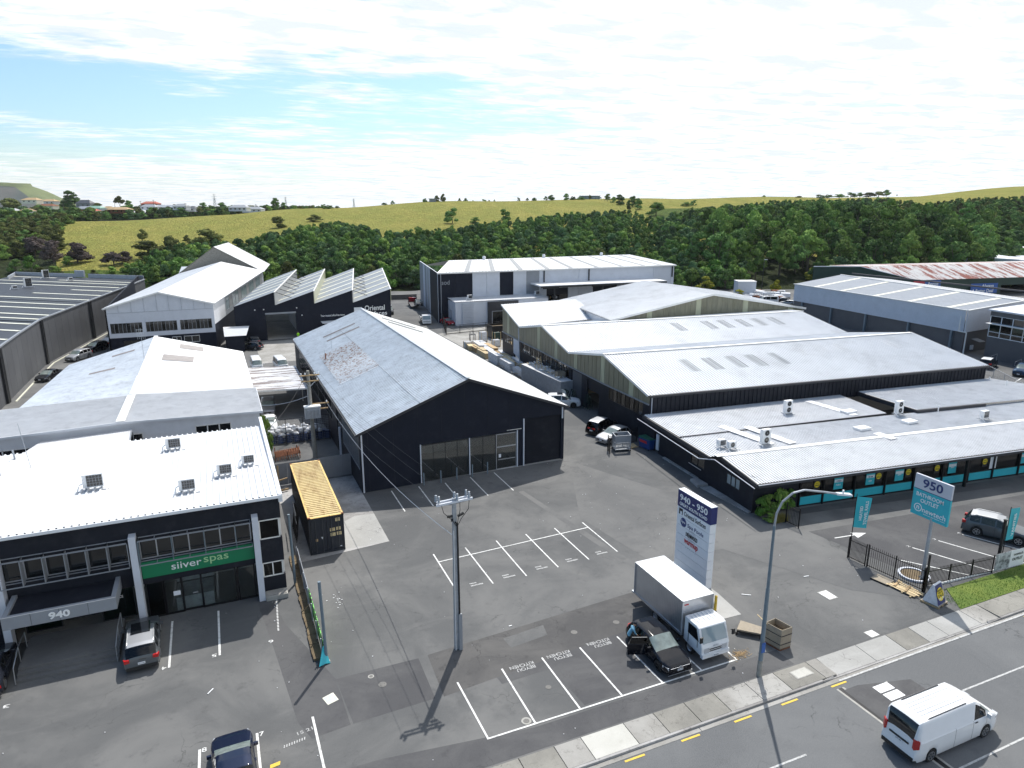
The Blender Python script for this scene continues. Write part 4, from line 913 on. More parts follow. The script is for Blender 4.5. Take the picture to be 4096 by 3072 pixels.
# upper windows left and right of the white column
for a, b, n in ((-5.75, .62, 7), (-12.75, -6.30, 6), (-19.6, -13.2, 6)):
    window(t, (a, Yw), (b, Yw), .03, b-a-.03, 4.12, 5.36, n, 1, fm='aluminium', gm='window_dark', off=.12, w=.07)
    # louvre cage in front
    q = MB(); w_ = b-a; yA = Yw-.62
    for z in (5.62, 4.02):
        q.bar((a, yA, z), (b, yA, z), .07, .05)
    for z in (5.62, 4.02): q.bar((a, Yw-.02, z), (b, Yw-.02, z), .05, .05)
    q.bar((a, yA+.02, 4.72), (b, yA+.02, 4.72), .001, .001)
    q.build('sun_screen_rail', 'mid_grey', t)
    for k in range(n+1):
        x = a+w_*k/n; q = MB(); q.hexa([(x-.02, yA, 4.0), (x+.02, yA, 4.0), (x+.02, Yw-.03, 4.0), (x-.02, Yw-.03, 4.0)], [(x-.02, yA, 5.62), (x+.02, yA, 5.62), (x+.02, Yw-.03, 5.62), (x-.02, Yw-.03, 5.62)])
        if k % 2 == 0 or a < -7: q.build('sun_screen_fin', 'mid_grey' if a < -7 else 'blue_grey_pole', t)
        q2 = MB(); q2.bar((x, yA, 5.6), (x, Yw-.02, 5.6), .04, .04); q2.bar((x, yA, 4.04), (x, Yw-.02, 4.04), .04, .04); q2.build('sun_screen_bracket', 'mid_grey', t)
# rooms behind the windows
q = MB(); q.box(XL, XR-.3, Yw+4.4, Yw+4.5, 0, 5.6); q.box(XL, XR-.3, Yw+.3, Yw+4.4, 2.6, 2.7); q.box(XL, XR-.3, Yw+.3, Yw+4.4, 5.5, 5.6); q.build('interior_wall', 'interior_wall', t)
q = MB(); q.box(XL, XR-.3, Yw+.35, Yw+4.4, .0, .04); q.build('floor', 'interior_floor', t)
# green sign band
sg = thing('shop_sign', 'long green sign reading silver spas above the glass doors', 'sign', (-2.6, Yw, 2.9)); q = MB(); q.box(-5.78, .70, Yw-.06, Yw+.045, 2.86, 3.93); q.build('sign_board', 'sign_green', sg)
text('siiver', (-3.30, Yw-.065, 3.35), (1, 0, 0), (0, 0, 1), 1.72, .45, 'letter_white', sg, bold=.004); text('spas', (-1.58, Yw-.065, 3.32), (1, 0, 0), (0, 0, 1), 1.45, .50, 'letter_pale_green', sg, bold=.004)
# shopfront
window(t, (-5.72, Yw), (.62, Yw), 0, .95, .06, 2.42, 1, 1, fm='black_metal', gm='dark_glass', off=.12, w=.1)
for a, b in ((1.0, 1.98), (2.0, 3.1), (3.12, 5.15), (5.3, 6.3)): window(t, (-5.72, Yw), (.62, Yw), a, b, .06, 2.42, 1, 1, fm='black_metal', gm='shop_glass', off=.12 if a != 2.0 else .2, w=.1)
q = MB(); q.box(-4.25, -3.85, Yw+.08, Yw+.1, 1.25, 1.55); q.build('door_notice', 'sign_white', t)
q = MB(); q.box(-3.15, -2.85, Yw+.02, Yw+.08, 1.2, 1.26); q.build('door_pull', 'aluminium', t)
q = MB(); q.box(XL, -12.7, Yw+.05, Yw+.3, 0, 2.45); q.build('lower_wall', 'charcoal_wall', t)
# entrance recess left of the white column
window(t, (-12.4, Yw), (-6.3, Yw), .2, 2.0, .48, 2.44, 1, 1, fm='frame_dark', gm='green_glass', off=.5); window(t, (-12.4, Yw), (-6.3, Yw), 2.05, 4.2, .48, 2.44, 2, 1, fm='frame_dark', gm='dark_glass', off=1.2); window(t, (-12.4, Yw), (-6.3, Yw), 4.2, 6.0, .48, 2.44, 1, 1, fm='frame_dark', gm='green_glass', off=.1)
text('ENTRANCE', (-7.45, Yw-.02, 1.95), (1, 0, 0), (0, 0, 1), .95, .16, 'letter_white', t); text('<', (-8.1, Yw-.02, 1.95), (1, 0, 0), (0, 0, 1), .12, .14, 'letter_white', t)
# columns
for x in (-6.20, .72, -13.05, -19.9):
    q = MB(); q.box(x, x+.38, Yw-.62, Yw+.02, 0, 5.95); q.build('column', 'pale_wall', t)
# entrance canopy
q = MB(); q.box(-12.35, -7.0, 41.4, 43.88, 3.0, 3.14); q.build('canopy_deck', 'charcoal_wall', t)
for nm, bx in (('canopy_fascia', (-12.45, -6.95, 41.3, 41.55, 2.58, 3.32)), ('canopy_fascia', (-12.45, -12.2, 41.55, 43.86, 2.58, 3.32)), ('canopy_fascia', (-7.2, -6.95, 41.55, 43.86, 2.58, 3.32))): box_part(nm, 'mid_grey', t, *bx)
q = MB()
for x in (-11.1, -9.75, -8.35): q.box(x-.008, x+.008, 41.29, 41.31, 2.6, 3.3)
q.build('fascia_joint', 'frame_dark', t)
text('940', (-9.75, 41.29, 2.96), (1, 0, 0), (0, 0, 1), 1.02, .42, 'letter_white', t, depth=.05, bold=.03)
# steps and rails
q = MB()
for k, y in enumerate((40.0, 40.35, 40.7)): q.box(-11.95, -7.05, y, 43.9 if k == 2 else y+.36, 0, .155*(k+1))
q.build('entrance_steps', 'bitumen_pale', t)
for x in (-7.1, -11.95):
    q = MB(); q.tube([(x, 39.9, .05), (x, 40.0, .95), (x, 41.4, 1.4), (x, 42.9, 1.4), (x, 42.9, .45)], .03); q.tube([(x, 41.4, 1.4), (x, 41.4, .46)], .025); q.build('handrail', 'steel', t)
box_part('planter', 'concrete', t, 1.12, 2.5, 43.1, 43.9, 0, .3); box_part('planter_gravel', 'concrete_ground', t, 1.2, 2.42, 43.18, 43.86, .3, .34)
# spa tub on show
sp_ = thing('spa_tub', 'white wrapped spa tub displayed behind the glass doors', 'spa', (-3.2, 45.2, 0)); q = MB()
q.hexa([(-4.15, 44.2, .04), (-1.95, 44.2, .04), (-1.95, 46.1, .04), (-4.15, 46.1, .04)], [(-4.15, 44.2, .95), (-1.95, 44.2, .95), (-1.95, 46.1, .95), (-4.15, 46.1, .95)]); q.build('wrapped_base', 'shrink_wrap', sp_)
q = MB(); q.hexa([(-4.2, 46.3, .95), (-1.9, 46.3, .95), (-1.9, 46.55, .95), (-4.2, 46.55, .95)], [(-4.0, 46.45, 2.2), (-2.1, 46.45, 2.2), (-2.1, 46.7, 2.2), (-4.0, 46.7, 2.2)]); q.build('upright_cover', 'shrink_wrap', sp_)
# roof (ribs run up the slope), parapet on the right
za, zb = 7.05, 6.75
ribs('roof_sheeting', (XL, Yw-.25, za), (XR+.05, Yw-.25, za), (XR+.05, 60.4, zb), (XL, 60.4, zb), 'white_roof', t, .38, .09, 'trap')
q = MB(); q.box(XL, XR+.15, Yw-.36, Yw-.26, za-.16, za+.03); q.build('roof_gutter', 'sign_white', t)
q = MB(); q.box(XR-.05, XR+.2, Yw-.3, 62.0, 6.6, 7.12); q.build('parapet', 'white_wall', t)
q = MB(); q.bar((-14.9, 59.0, 6.8), (-14.95, 59.0, 7.5), .1); q.bar((-15.0, 55.3, 6.8), (-15.1, 55.3, 7.6), .12); q.bar((-13.4, 56.4, 6.8), (-13.7, 56.4, 10.2), .03); q.build('vent_pipe', 'galv', t)

# air-conditioning units
def ac(p, lab, w=.95, h=.75, d=.4, fans=0, rz=0, feet=True):
    r = thing('air_conditioner', lab, 'air conditioner', p, rz, 'rooftop air conditioners', local=True); z = .22
    q = MB(); q.box(-w/2, w/2, -d/2, d/2, z, z+h); q.build('casing', 'white_plastic', r)
    if fans:
        for k in range(fans):
            q = MB(); zc = z+h*(k+.5)/fans; q.lathe((0, -d/2-.002, zc), (0, -1, 0), [(0, .26*w/.95), (.02, .27*w/.95), (.02, .03)], 14); q.build('fan_grille', 'window_dark', r)
            q = MB(); q.lathe((0, -d/2-.02, zc), (0, -1, 0), [(.004, .05), (.012, .04)], 8); q.build('fan_hub', 'white_plastic', r)
    else:
        q = MB(); q.box(-w*.30, w*.46, -d/2-.012, -d/2, z+.07, z+h-.06); q.build('coil_grille', 'window_dark', r)
        q = MB()
        for k in range(6): q.box(-w*.30+k*w*.152-.006, -w*.30+k*w*.152+.006, -d/2-.02, -d/2-.012, z+.07, z+h-.06)
        for k in range(4): q.box(-w*.30, w*.46, -d/2-.02, -d/2-.012, z+.1+k*.18, z+.112+k*.18)
        q.build('grille_bars', 'galv', r)
    q = MB()
    for x in (-w*.38, w*.38): q.bar((x, -.5, .12), (x, .5, .12), .06, .05); q.bar((x, -.3, .14), (x, -.3, .24), .05); q.bar((x, .2, .14), (x, .2, .24), .05)
    q.bar((-w*.75, -.45, .08), (w*.75, -.45, .08), .06, .05); q.build('mounting_rails', 'galv', r)
    q = MB(); q.tube([(-w/2, 0, .5), (-w*.7, 0, .4), (-w*.75, -.5, .15), (-w*.9, -.7, .05)], .04); q.build('refrigerant_pipe', 'white_plastic', r); return r
for x, y, lab, s in ((-8.6, 49.9, 'large rooftop air conditioner with square coil grille, leftmost of the five on the office roof', 1.25), (-4.1, 56.6, 'rooftop air conditioner nearest the back edge of the office roof', 1.1), (-2.9, 46.8, 'rooftop air conditioner nearest the front gutter of the office', 1.02), (-.6, 48.9, 'rooftop air conditioner second from the right on the office roof', 1.02), (1.0, 50.5, 'smallest rooftop air conditioner by the white parapet of the office', .9)):
    r = ac((x, y, 7.0-.018*(y-44)), lab, w=.95*s, h=.72*s)

# ------------------------------------------------ 3. white sheds behind the office
t = thing('white_workshop', 'long low white shed with faded ridged roof behind the office', 'building', (-8, 70, 0))
q = MB(); wall(q, (-24, 70), (2.9, 70), lambda s: 5.40+.3*(1-abs(s-14.8)/14.8), holes=[(13.7, 16.5, 3.5, 4.5), (21.0, 24.2, 3.7, 4.6), (3.5, 7.5, 3.3, 4.3)], brk=[14.8]); wall(q, (2.85, 70), (2.7, 101), 5.4); wall(q, (2.7, 101), (-18, 101), lambda s: 5.4+2.9*(1-abs(s-10.3)/10.4), brk=[10.3]); wall(q, (-17.9, 101), (-18.2, 79), 5.4); q.build('walls', 'white_wall', t)
window(t, (-24, 70), (2.9, 70), 13.72, 16.48, 3.52, 4.48, 2, 1, fm='white_paint', gm='window_dark', off=.03, w=.1); window(t, (-24, 70), (2.9, 70), 21.02, 24.18, 3.72, 4.58, 3, 1, fm='white_paint', gm='window_dark', off=.03, w=.1); window(t, (-24, 70), (2.9, 70), 3.52, 7.48, 3.32, 4.28, 2, 1, fm='white_paint', gm='window_dark', off=.03, w=.1)
ribs('front_roof', (-9.15, 69.7, 5.86), (-9.0, 79.2, 6.0), (-24, 79.6, 5.55), (-24, 69.7, 5.42), 'grey_white_roof', t, .19, .035, 'trap')
ribs('front_roof', (-9.15, 69.7, 5.86), (-9.0, 79.2, 6.0), (3.15, 79.2, 5.56), (3.15, 69.7, 5.46), 'grey_white_roof', t, .19, .035, 'trap')
q = MB(); q.bar((-9.15, 69.7, 5.93), (-9.0, 79.2, 6.07), .75, .04); q.build('ridge_flashing', 'white_paint', t)
q = MB(); q.bar((-24, 69.62, 5.33), (-9.15, 69.62, 5.78), .06, .22); q.bar((-9.15, 69.62, 5.78), (3.2, 69.62, 5.4), .06, .22); q.bar((3.18, 69.7, 5.36), (3.18, 79.2, 5.46), .06, .2); q.build('barge_board', 'white_wall', t)
ribs('back_roof', (2.95, 79.2, 5.5), (2.8, 101.2, 5.5), (-7.7, 101.2, 8.42), (-8.9, 79.2, 6.06), 'white_roof', t, .3, .05, 'sine')
ribs('back_roof', (-19.3, 79.2, 5.4), (-18.0, 101.2, 5.45), (-7.7, 101.2, 8.42), (-8.9, 79.2, 6.06), 'zinc_roof', t, .3, .05, 'sine')
q = MB(); q.face([(-19.3, 79.2, 5.3), (2.95, 79.2, 5.4), (-8.9, 79.2, 6.0)]); q.build('roof_step', 'white_wall', t)
q = MB(); q.bar((-8.9, 79.3, 6.12), (-8.6, 85, 6.75), .6, .05); q.bar((-8.6, 85, 6.75), (-7.7, 101.2, 8.50), .45, .05); q.build('ridge_cap', 'white_paint', t)
def onq(P00, P10, P11, P01, u0, u1, v0, v1, m, nm, par, lift=.06, pitch=.3, style='sine', depth=.05):
    P00, P10, P11, P01 = map(Vector, (P00, P10, P11, P01)); f = lambda u, v: P00.lerp(P10, u).lerp(P01.lerp(P11, u), v)+Vector((0, 0, lift))
    return ribs(nm, f(u0, v0), f(u1, v0), f(u1, v1), f(u0, v1), m, par, pitch, depth, style)
BRR = ((2.95, 79.2, 5.5), (2.8, 101.2, 5.5), (-7.7, 101.2, 8.42), (-8.9, 79.2, 6.06)); BRL = ((-19.3, 79.2, 5.4), (-18.0, 101.2, 5.45), (-7.7, 101.2, 8.42), (-8.9, 79.2, 6.06))
onq(*BRR, .55, .66, .55, .86, 'rust_skylight', 'worn_skylight', t); onq(*BRR, .82, .92, .46, .72, 'rust_skylight', 'worn_skylight', t)
onq(*BRL, .50, .53, .42, .68, 'rust_skylight', 'worn_skylight', t); onq(*BRL, .80, .83, .55, .8, 'rust_skylight', 'worn_skylight', t)
q = MB(); q.cyl((-8.5, 91, 7.2), (-8.5, 91, 11.2), .03, .02, 5)
for z in (10.2, 10.6, 11.0): q.bar((-9.0, 91, z), (-8.0, 91, z), .03)
for x in (-8.9, -8.7, -8.3, -8.1): q.bar((x, 91, 9.9), (x, 91, 11.1), .02)
q.build('tv_aerial', 'galv', t)
q = MB(); q.hexa([(-19.5, 66.5, 4.3), (-9.5, 66.5, 4.6), (-9.5, 66.5, 4.66), (-19.5, 66.5, 4.36)], [(-19.5, 69.6, 4.9), (-9.5, 69.6, 5.2), (-9.5, 69.6, 5.26), (-19.5, 69.6, 4.96)]); 
t2 = thing('lean_to_awning', 'low white ribbed awning between the office roof and the white shed', 'awning', (-13, 66, 4)); ribs('awning_roof', (-17.5, 62.5, 4.75), (-8.0, 62.5, 5.0), (-8.3, 69.55, 5.1), (-15.5, 69.55, 4.85), 'grey_white_roof', t2, .19, .03); q = MB(); q.bar((-8.0, 62.5, 5), (-8.3, 69.55, 5.1), .08, .16)
for y in (63, 66, 69): q.cyl((-8.2, y, 0), (-8.2, y, 5), .05)
q.build('awning_frame', 'mid_grey', t2)

# carport between the sheds
t = thing('carport', 'flat rusty white carport roof over the lane beside the white shed', 'carport', (6.3, 92, 0)); ribs('roof_sheets', (3.3, 86.4, 3.45), (3.2, 99.5, 3.45), (9.45, 99, 3.3), (9.45, 85.8, 3.3), 'carport_roof', t, .55, .05)
q = MB(); q.bar((3.3, 86.4, 3.33), (9.5, 85.8, 3.2), .08, .18)
for x, y in ((9.4, 86), (9.4, 92), (9.4, 99), (3.4, 87), (3.4, 99)): q.cyl((x, y, 0), (x, y, 3.3), .06, n=6)
q.build('posts_and_beam', 'white_paint', t)

# ------------------------------------------------ 4. curved grey warehouse (left)
t = thing('curved_warehouse', 'long charcoal tilt-panel warehouse with pale strip skylights, far left', 'building', (-26, 110, 0))
WP = [(-26.4, 92), (-26.5, 106.5), (-26.6, 119), (-26.5, 132), (-22.7, 155.3), (-18.1, 183), (-16, 197.7)]
mb = MB(); 
for k in range(len(WP)-1):
    a, b = Vector((*WP[k], 0)), Vector((*WP[k+1], 0)); n = max(1, round((b-a).length/3.1))
    for j in range(n):
        p, q_ = a.lerp(b, j/n), a.lerp(b, (j+1)/n); d = (q_-p).normalized(); nn_ = Vector((d.y, -d.x, 0))*.02
        m = MB(); wall(m, p+d*.02, q_-d*.02, 7.3, th=.2); m.build('wall_panel', 'grey_panel', t)
    if k in (0, 2, 3, 4):
        m = MB(); e = b; d = (b-a).normalized(); o_ = Vector((d.y, -d.x, 0))
        for s in (-.45, .0, .45): m.bar(e+d*s+o_*.16, e+d*s+o_*.16+V3(0, 0, 7.25), .28, .26)
        m.build('column_group', 'frame_dark', t)
m = MB()
for k in range(len(WP)-1): m.bar((*WP[k], 7.35), (*WP[k+1], 7.35), .3, .2)
m.build('parapet_cap', 'mid_grey', t)
def RW(y):
    for (xa, ya), (xb, yb) in zip(WP[:-1], WP[1:]):
        if y <= yb: return V3(xa+(xb-xa)*(y-ya)/(yb-ya)-.12, y, 7.2)
    return V3(*WP[-1], 7.2)
def LWp(y, n=38.): return RW(y)+V3(-.83, .56, .012)*n
for a, b in zip(WP[:-1], WP[1:]): ribs('roof_bay', LWp(a[1]), LWp(b[1]), RW(b[1]), RW(a[1]), 'charcoal_roof', t, .76, .04)
for y, u0, u1 in ((97, 0, 1), (103, 0, 1), (108.5, 0, 1), (113.7, 0, 1), (121.3, 0, 1), (127.8, 0, 1), (133.1, 0, 1), (137.4, 0, 1), (144.6, 0, 1), (150.1, 0, 1), (157.5, 0, 1), (164.6, .55, 1), (172.2, .72, 1), (179, 0, .98), (185.6, .0, .98), (190.1, .42, .98), (194.5, 0, .35)):
    a, b = LWp(y, 37), RW(y)+V3(-.4, 0, 0); m = MB(); m.bar(a.lerp(b, u0)+V3(0, 0, .07), a.lerp(b, u1)+V3(0, 0, .07), .7, .03); m.build('strip_skylight', 'skylight_cream', t)
for y in (106, 130.4, 154.1, 181.7): m = MB(); m.bar(LWp(y)+V3(0, 0, .06), RW(y)+V3(0, 0, .06), .6, .12); m.build('box_gutter', 'frame_dark', t)
m = MB(); e0, e1 = RW(197.7), LWp(197.7); m.bar(e0+V3(0, 0, .5), e0.lerp(e1, .42)+V3(0, 0, .5), .2, 1.1); m.bar(e0.lerp(e1, .45)+V3(0, 0, 1), e0.lerp(e1, .52)+V3(0, 0, 1), .5, 1.7); m.bar(e0.lerp(e1, .52)+V3(0, 0, .5), e1+V3(0, 0, .5), .2, .9); m.bar(e1+V3(0, 0, .4), e1+V3(1, -12, .4), .25, .8); m.build('rear_parapet', 'galv', t)
for p, lab, s in (((-38.9, 208, 7.5), 'twin-height white air conditioner furthest back on the dark curved roof', 1.6), ((-38.4, 186, 7.5), 'white air conditioner in the middle of the dark curved roof', 1.6), ((-32.3, 199.5, 7.5), 'low white roof vent unit right of the air conditioners on the dark curved roof', 1.1), ((-40.4, 183, 7.5), 'small white plant box, leftmost on the dark curved roof', 1.1)):
    r = ac(p, lab, w=.95*s, h=(1.2 if s > 1.5 else .5)*s, rz=.3)
q = MB()
for a, b in zip(WP[1:-2], WP[2:-1]): q.bar((a[0]+.9, a[1], .05), (b[0]+.9, b[1], .05), .18, .12)
o = q.build('yellow_kerb_line', 'skylight_cream'); o['kind'] = 'structure'

# ------------------------------------------------ 5. tall white warehouse
t = thing('white_warehouse', 'tall white gabled warehouse with bands of dark windows over a charcoal base', 'building', (-9, 135, 0))
A_, B_ = V3(-17.6, 135, 0), V3(-.5, 135, 0); ga = 17.1/2
gt = lambda s: 8.2+2.35*(1-abs(s-ga)/ga)
q = MB(); wall(q, A_, B_, gt, z0=3.0, holes=[(.5, 5.4, 3.75, 5.55), (5.95, 10.9, 3.75, 5.55), (11.4, 16.6, 3.75, 5.55)], brk=[ga]); q.build('upper_wall', 'pale_wall', t)
q = MB(); wall(q, A_, B_, 3.0, holes=[(2.2, 6.2, 0, 2.4)]); wall(q, (-.5, 135), (12.6, 200), 4.4); wall(q, (-17.6, 200), (-17.6, 135), 8.2); q.build('lower_wall', 'navy_wall', t)
box_part('doorway_shade_sheet', 'window_dark', t, -15.4, -11.4, 135.4, 135.5, 0, 2.4)  # shade within the doorway given as a near-black sheet
for a, b in ((.5, 5.4), (5.95, 10.9), (11.4, 16.6)): window(t, A_, B_, a, b, 3.78, 5.52, 8, 1, fm='mid_grey', gm=('window_dark', 'dark_glass', 'window_dark'), off=.06)
for a, b in ((9.9, 11.3), (11.8, 14.3)): window(t, A_, B_, a, b, 1.5, 2.6, 2, 1, fm='white_paint', gm='window_dark', off=-.06)
q = MB(); wall(q, (-.5, 135), (1.6, 145.5), 8.2, z0=2.6, th=.15); q.build('weatherboard_side', 'white_wall', t)
q = MB(); wall(q, (1.6, 145.5), (12.6, 200), 8.2, z0=4.4, th=.15, holes=[(1, 52, 5.2, 7.7)]); q.build('upper_side_wall', 'galv', t)
window(t, (1.6, 145.5), (12.6, 200), 1, 52, 5.2, 7.7, 14, 1, fm='mid_grey', gm=('window_pale', 'skylight', 'window_pale'), off=.02, w=.14)
R0, R1 = V3(-9.1, 134.6, 10.7), V3(2.3, 196, 11.3)
ribs('roof_slope', (-.2, 134.6, 8.25), (13.0, 200, 8.3), R1, R0, 'grey_white_roof', t, .76, .03); ribs('roof_slope', (-17.9, 134.6, 8.25), (-8, 200, 8.3), R1, R0, 'white_roof', t, .76, .03)
q = MB(); q.bar((-17.9, 134.5, 8.15), (-9.1, 134.5, 10.6), .08, .25); q.bar((-9.1, 134.5, 10.6), (-.2, 134.5, 8.15), .08, .25); q.build('barge_board', 'white_paint', t)
q = MB(); q.box(-17.5, -.6, 134.93, 134.96, 7.3, 7.36)
for x in (-15.6, -13.6, -11.6, -9.6, -7.7, -5.7, -3.7, -1.9): q.box(x, x+.05, 134.93, 134.96, 7.36, gt(x+17.6)-.15)
q.build('cladding_joint', 'galv', t)
t = thing('stained_gable_building', 'steep stained grey gable rising behind the tall white warehouse', 'building', (4, 200, 0))
gm_ = [(-8.2, 200, 8.2), (12.4, 200, 8.2), (.9, 200.0, 14.8)]
q = MB(); q.hexa(gm_, [(a, b+.3, c) for a, b, c in gm_]); q.build('gable_wall', 'old_concrete_pole', t)
q = MB(); q.box(-8.2, 12.4, 200.3, 226, 0, 8.1); q.build('walls', 'galv', t)
ribs('roof_slope', (12.8, 199.6, 8.0), (16.5, 226, 8.0), (5.2, 226, 14.8), (.9, 199.6, 14.95), 'grey_white_roof', t, .76, .04); ribs('roof_slope', (-8.6, 199.6, 8.0), (-5, 226, 8.0), (5.2, 226, 14.8), (.9, 199.6, 14.95), 'grey_white_roof', t, .76, .04)
# side lean-to shed
t = thing('lean_to_shed', 'small dark shed with pale flat roof against the white warehouse', 'shed', (3, 134, 0)); q = MB(); q.box(1.0, 4.0, 129.5, 139, 0, 2.9); q.build('walls', 'navy_wall', t)
ribs('flat_roof', (.8, 129.2, 3.0), (.8, 139.3, 3.1), (5.4, 138.6, 3.15), (4.4, 129.0, 3.0), 'white_roof', t, .4, .03)
# white shipping container left
# ------------------------------------------------ 6. saw-tooth works
t = thing('sawtooth_works', 'black factory with four saw-tooth roofs and white company lettering', 'building', (18, 139.5, 0))
X = [3.0, 10.40, 17.78, 25.30, 33.05]; ZH = [9.15, 9.05, 8.85, 8.76]; ZL = [6.8, 6.7, 6.6, 6.4]
def stf(s):
    x = 3.0+s
    for k in range(4):
        if x < X[k+1]+1e-6: return ZL[k]+(ZH[k]-ZL[k])*(x-X[k])/(X[k+1]-X[k])
    return ZH[3]
q = MB(); Yf = 139.5
for k in range(4):
    f = lambda s, k=k: ZL[k]+(ZH[k]-ZL[k])*s/(X[k+1]-X[k])
    hs = [(8.6-X[0], 10.4-X[0], 0, 5.0)] if k == 0 else ([(0, 14.1-X[1], 0, 5.0)] if k == 1 else [])
    wall(q, (X[k], Yf), (X[k+1], Yf), f, holes=hs)
wall(q, (33.05, Yf), (36.2, 166), 8.7); q.build('walls', 'navy_wall', t)
q = MB(); q.box(8.0, 15.0, Yf+.3, Yf+24, 0, .03); q.build('floor', 'concrete_ground', t)
q = MB(); q.box(7.9, 8.1, Yf+.4, Yf+24, 0, 5.4); q.box(15, 15.2, Yf+.4, Yf+24, 0, 5.4); q.box(8, 15, Yf+23.8, Yf+24, 0, 5.4); q.build('inner_wall', 'interior_wall', t)
box_part('lintel', 'mid_grey', t, 8.5, 14.2, Yf-.06, Yf+.1, 4.95, 5.3)
BK = [(17.8, 167.3, 11.0), (24.2, 167.0, 11.0), (30.6, 165.4, 11.0), (37.1, 164.1, 11.0)]
for k in range(4):
    hf = V3(X[k+1], Yf-.2, ZH[k]+.08); bk = V3(*BK[k]); lf = V3(X[k]+.05, Yf-.2, ZL[k]+.05); w_ = X[k+1]-X[k]
    lb = bk-V3(w_*.93, .0, 2.35)
    ribs('saw_roof', lf, lb, bk, hf, 'old_zinc', t, .9, .05)
    for u in (.12, .3, .48, .66, .84): onq(lf, lb, bk, hf, u, u+.035, .02, .98, 'skylight_cream', 'roof_light', t, .06, .5, 'trap', .01)
    m = MB(); a, b = hf-V3(0, 0, .12), bk-V3(0, 0, .12); dz = V3(0, 0, 2.3); m.hexa([a-dz, b-dz, b-dz+V3(.1, 0, 0), a-dz+V3(.1, 0, 0)], [a, b, b+V3(.1, 0, 0), a+V3(.1, 0, 0)]); m.build('saw_glazing', 'fibreglass_pale' if k % 2 else 'skylight', t)
    m = MB(); m.bar(a+V3(.05, 0, .1), b+V3(.05, 0, .1), .2, .14); m.build('saw_ridge_flashing', 'white_paint', t)
    if k in (0, 2):
        m = MB()
        for j in range(7):
            p = a.lerp(b, (j+.5)/7.4)-V3(0, 0, .25); m.bar(p, p+V3(3.4, -.1, -1.35), .1, .1)
        m.build('roof_struts', 'frame_dark', t)
m = MB()
for x, z in ((6.6, 5.9), (8.2, 5.9), (14.3, 5.9), (15.2, 4.4)): m.box(x, x+.2, Yf-.2, Yf, z, z+.18)
m.build('wall_lamp', 'white_plastic', t)
text('Oriental', (29.7, Yf-.05, 5.15), (1, 0, 0), (0, 0, 1), 4.1, 1.05, 'letter_white', t, bold=.012); text('Surfaces', (29.9, Yf-.05, 4.0), (1, 0, 0), (0, 0, 1), 4.6, .85, 'letter_white', t, bold=.012)
box_part('logo', 'sign_white', t, 25.5, 27.1, Yf-.06, Yf-.012, 3.7, 5.4); m = MB(); m.box(25.95, 26.7, Yf-.075, Yf-.062, 3.7, 4.7); m.build('logo_arch', 'navy_wall', t)
text('Your trusted silica-free stone', (21.2, Yf-.05, 4.12), (1, 0, 0), (0, 0, 1), 4.7, .42, 'letter_white', t, bold=.01)
m = MB(); m.box(18.8, 22.6, Yf-2.6, Yf-.05, 2.95, 3.05); m.build('door_awning', 'white_roof', t)

# ------------------------------------------------ 7. striped pale warehouse at the back
t = thing('striped_warehouse', 'tall pale grey warehouse with black and white vertical wall panels and loading canopy', 'building', (45, 146, 0))
A_, B_ = V3(45.3, 146, 0), V3(107, 144.6, 0); Lq = (B_-A_).length; H7 = 11.0
cols = [(0, 8.0, 'navy_wall'), (8.0, 11.4, 'pale_wall'), (11.4, 14.6, 'pale_wall'), (14.6, 17.9, 'navy_wall'), (17.9, 21.2, 'pale_wall'), (21.2, 24.4, 'mid_grey')]
x = 24.4
while x < Lq-.5: cols.append((x, min(Lq, x+5.2), 'pale_wall')); x += 5.2
for k, (a, b, mm) in enumerate(cols):
    sub = [(a, b)] if b-a < 6 else [(a, (a+b)/2), ((a+b)/2, b)]
    for a1, b1 in sub:
        m = MB(); p = A_.lerp(B_, (a1+.03)/Lq); q_ = A_.lerp(B_, (b1-.03)/Lq); hs = []
        for h0, h1 in ((26.3, 32.0), (38.6, 45.4), (49.6, 55.5)):
            if h0 < b1 and h1 > a1: hs.append((max(0, h0-a1), min(b1-a1, h1-a1), 0, 6.6))
        wall(m, p, q_, H7, holes=hs, th=.22); m.build('wall_panel', mm, t)
m = MB(); wall(m, (51.5, 182), (45.3, 146.1), H7, th=.2); m.build('west_wall', 'pale_wall', t)
for u0, u1, mm in ((.0, .2, 'mid_grey'), (.32, .4, 'mid_grey'), (.62, .98, 'navy_wall'), (.45, .55, 'galv')):
    a = V3(51.5, 182, 0).lerp(V3(45.3, 146.1, 0), u0); b = V3(51.5, 182, 0).lerp(V3(45.3, 146.1, 0), u1); m = MB(); o_ = V3(-.06, 0, 0); m.hexa([a+o_, b+o_, b, a], [a+o_+V3(0, 0, H7), b+o_+V3(0, 0, H7), b+V3(0, 0, H7), a+V3(0, 0, H7)]); m.build('wall_stripe', mm, t)
box_part('interior_backing', 'window_dark', t, 52, 106, 154, 154.2, 0, 8)
for a, b in ((26.3, 32.0), (38.6, 45.4), (49.6, 55.5)):
    p = A_.lerp(B_, a/Lq); q_ = A_.lerp(B_, b/Lq)
    m = MB(); m.hexa([p+V3(0, .25, 5.0), q_+V3(0, .25, 5.0), q_+V3(0, .3, 5.0), p+V3(0, .3, 5.0)], [p+V3(0, .25, 6.6), q_+V3(0, .25, 6.6), q_+V3(0, .3, 6.6), p+V3(0, .3, 6.6)]); m.build('roller_door', 'charcoal_wall', t)
    for k in range(16):
        x_ = random.uniform(p.x+.3, q_.x-1); z = random.choice((.2, 1.4, 2.6, 3.6)); box_part('stacked_goods', random.choice(('ply', 'timber', 'white_wall')), t, x_, x_+.9, 149, 150, z, z+.55)
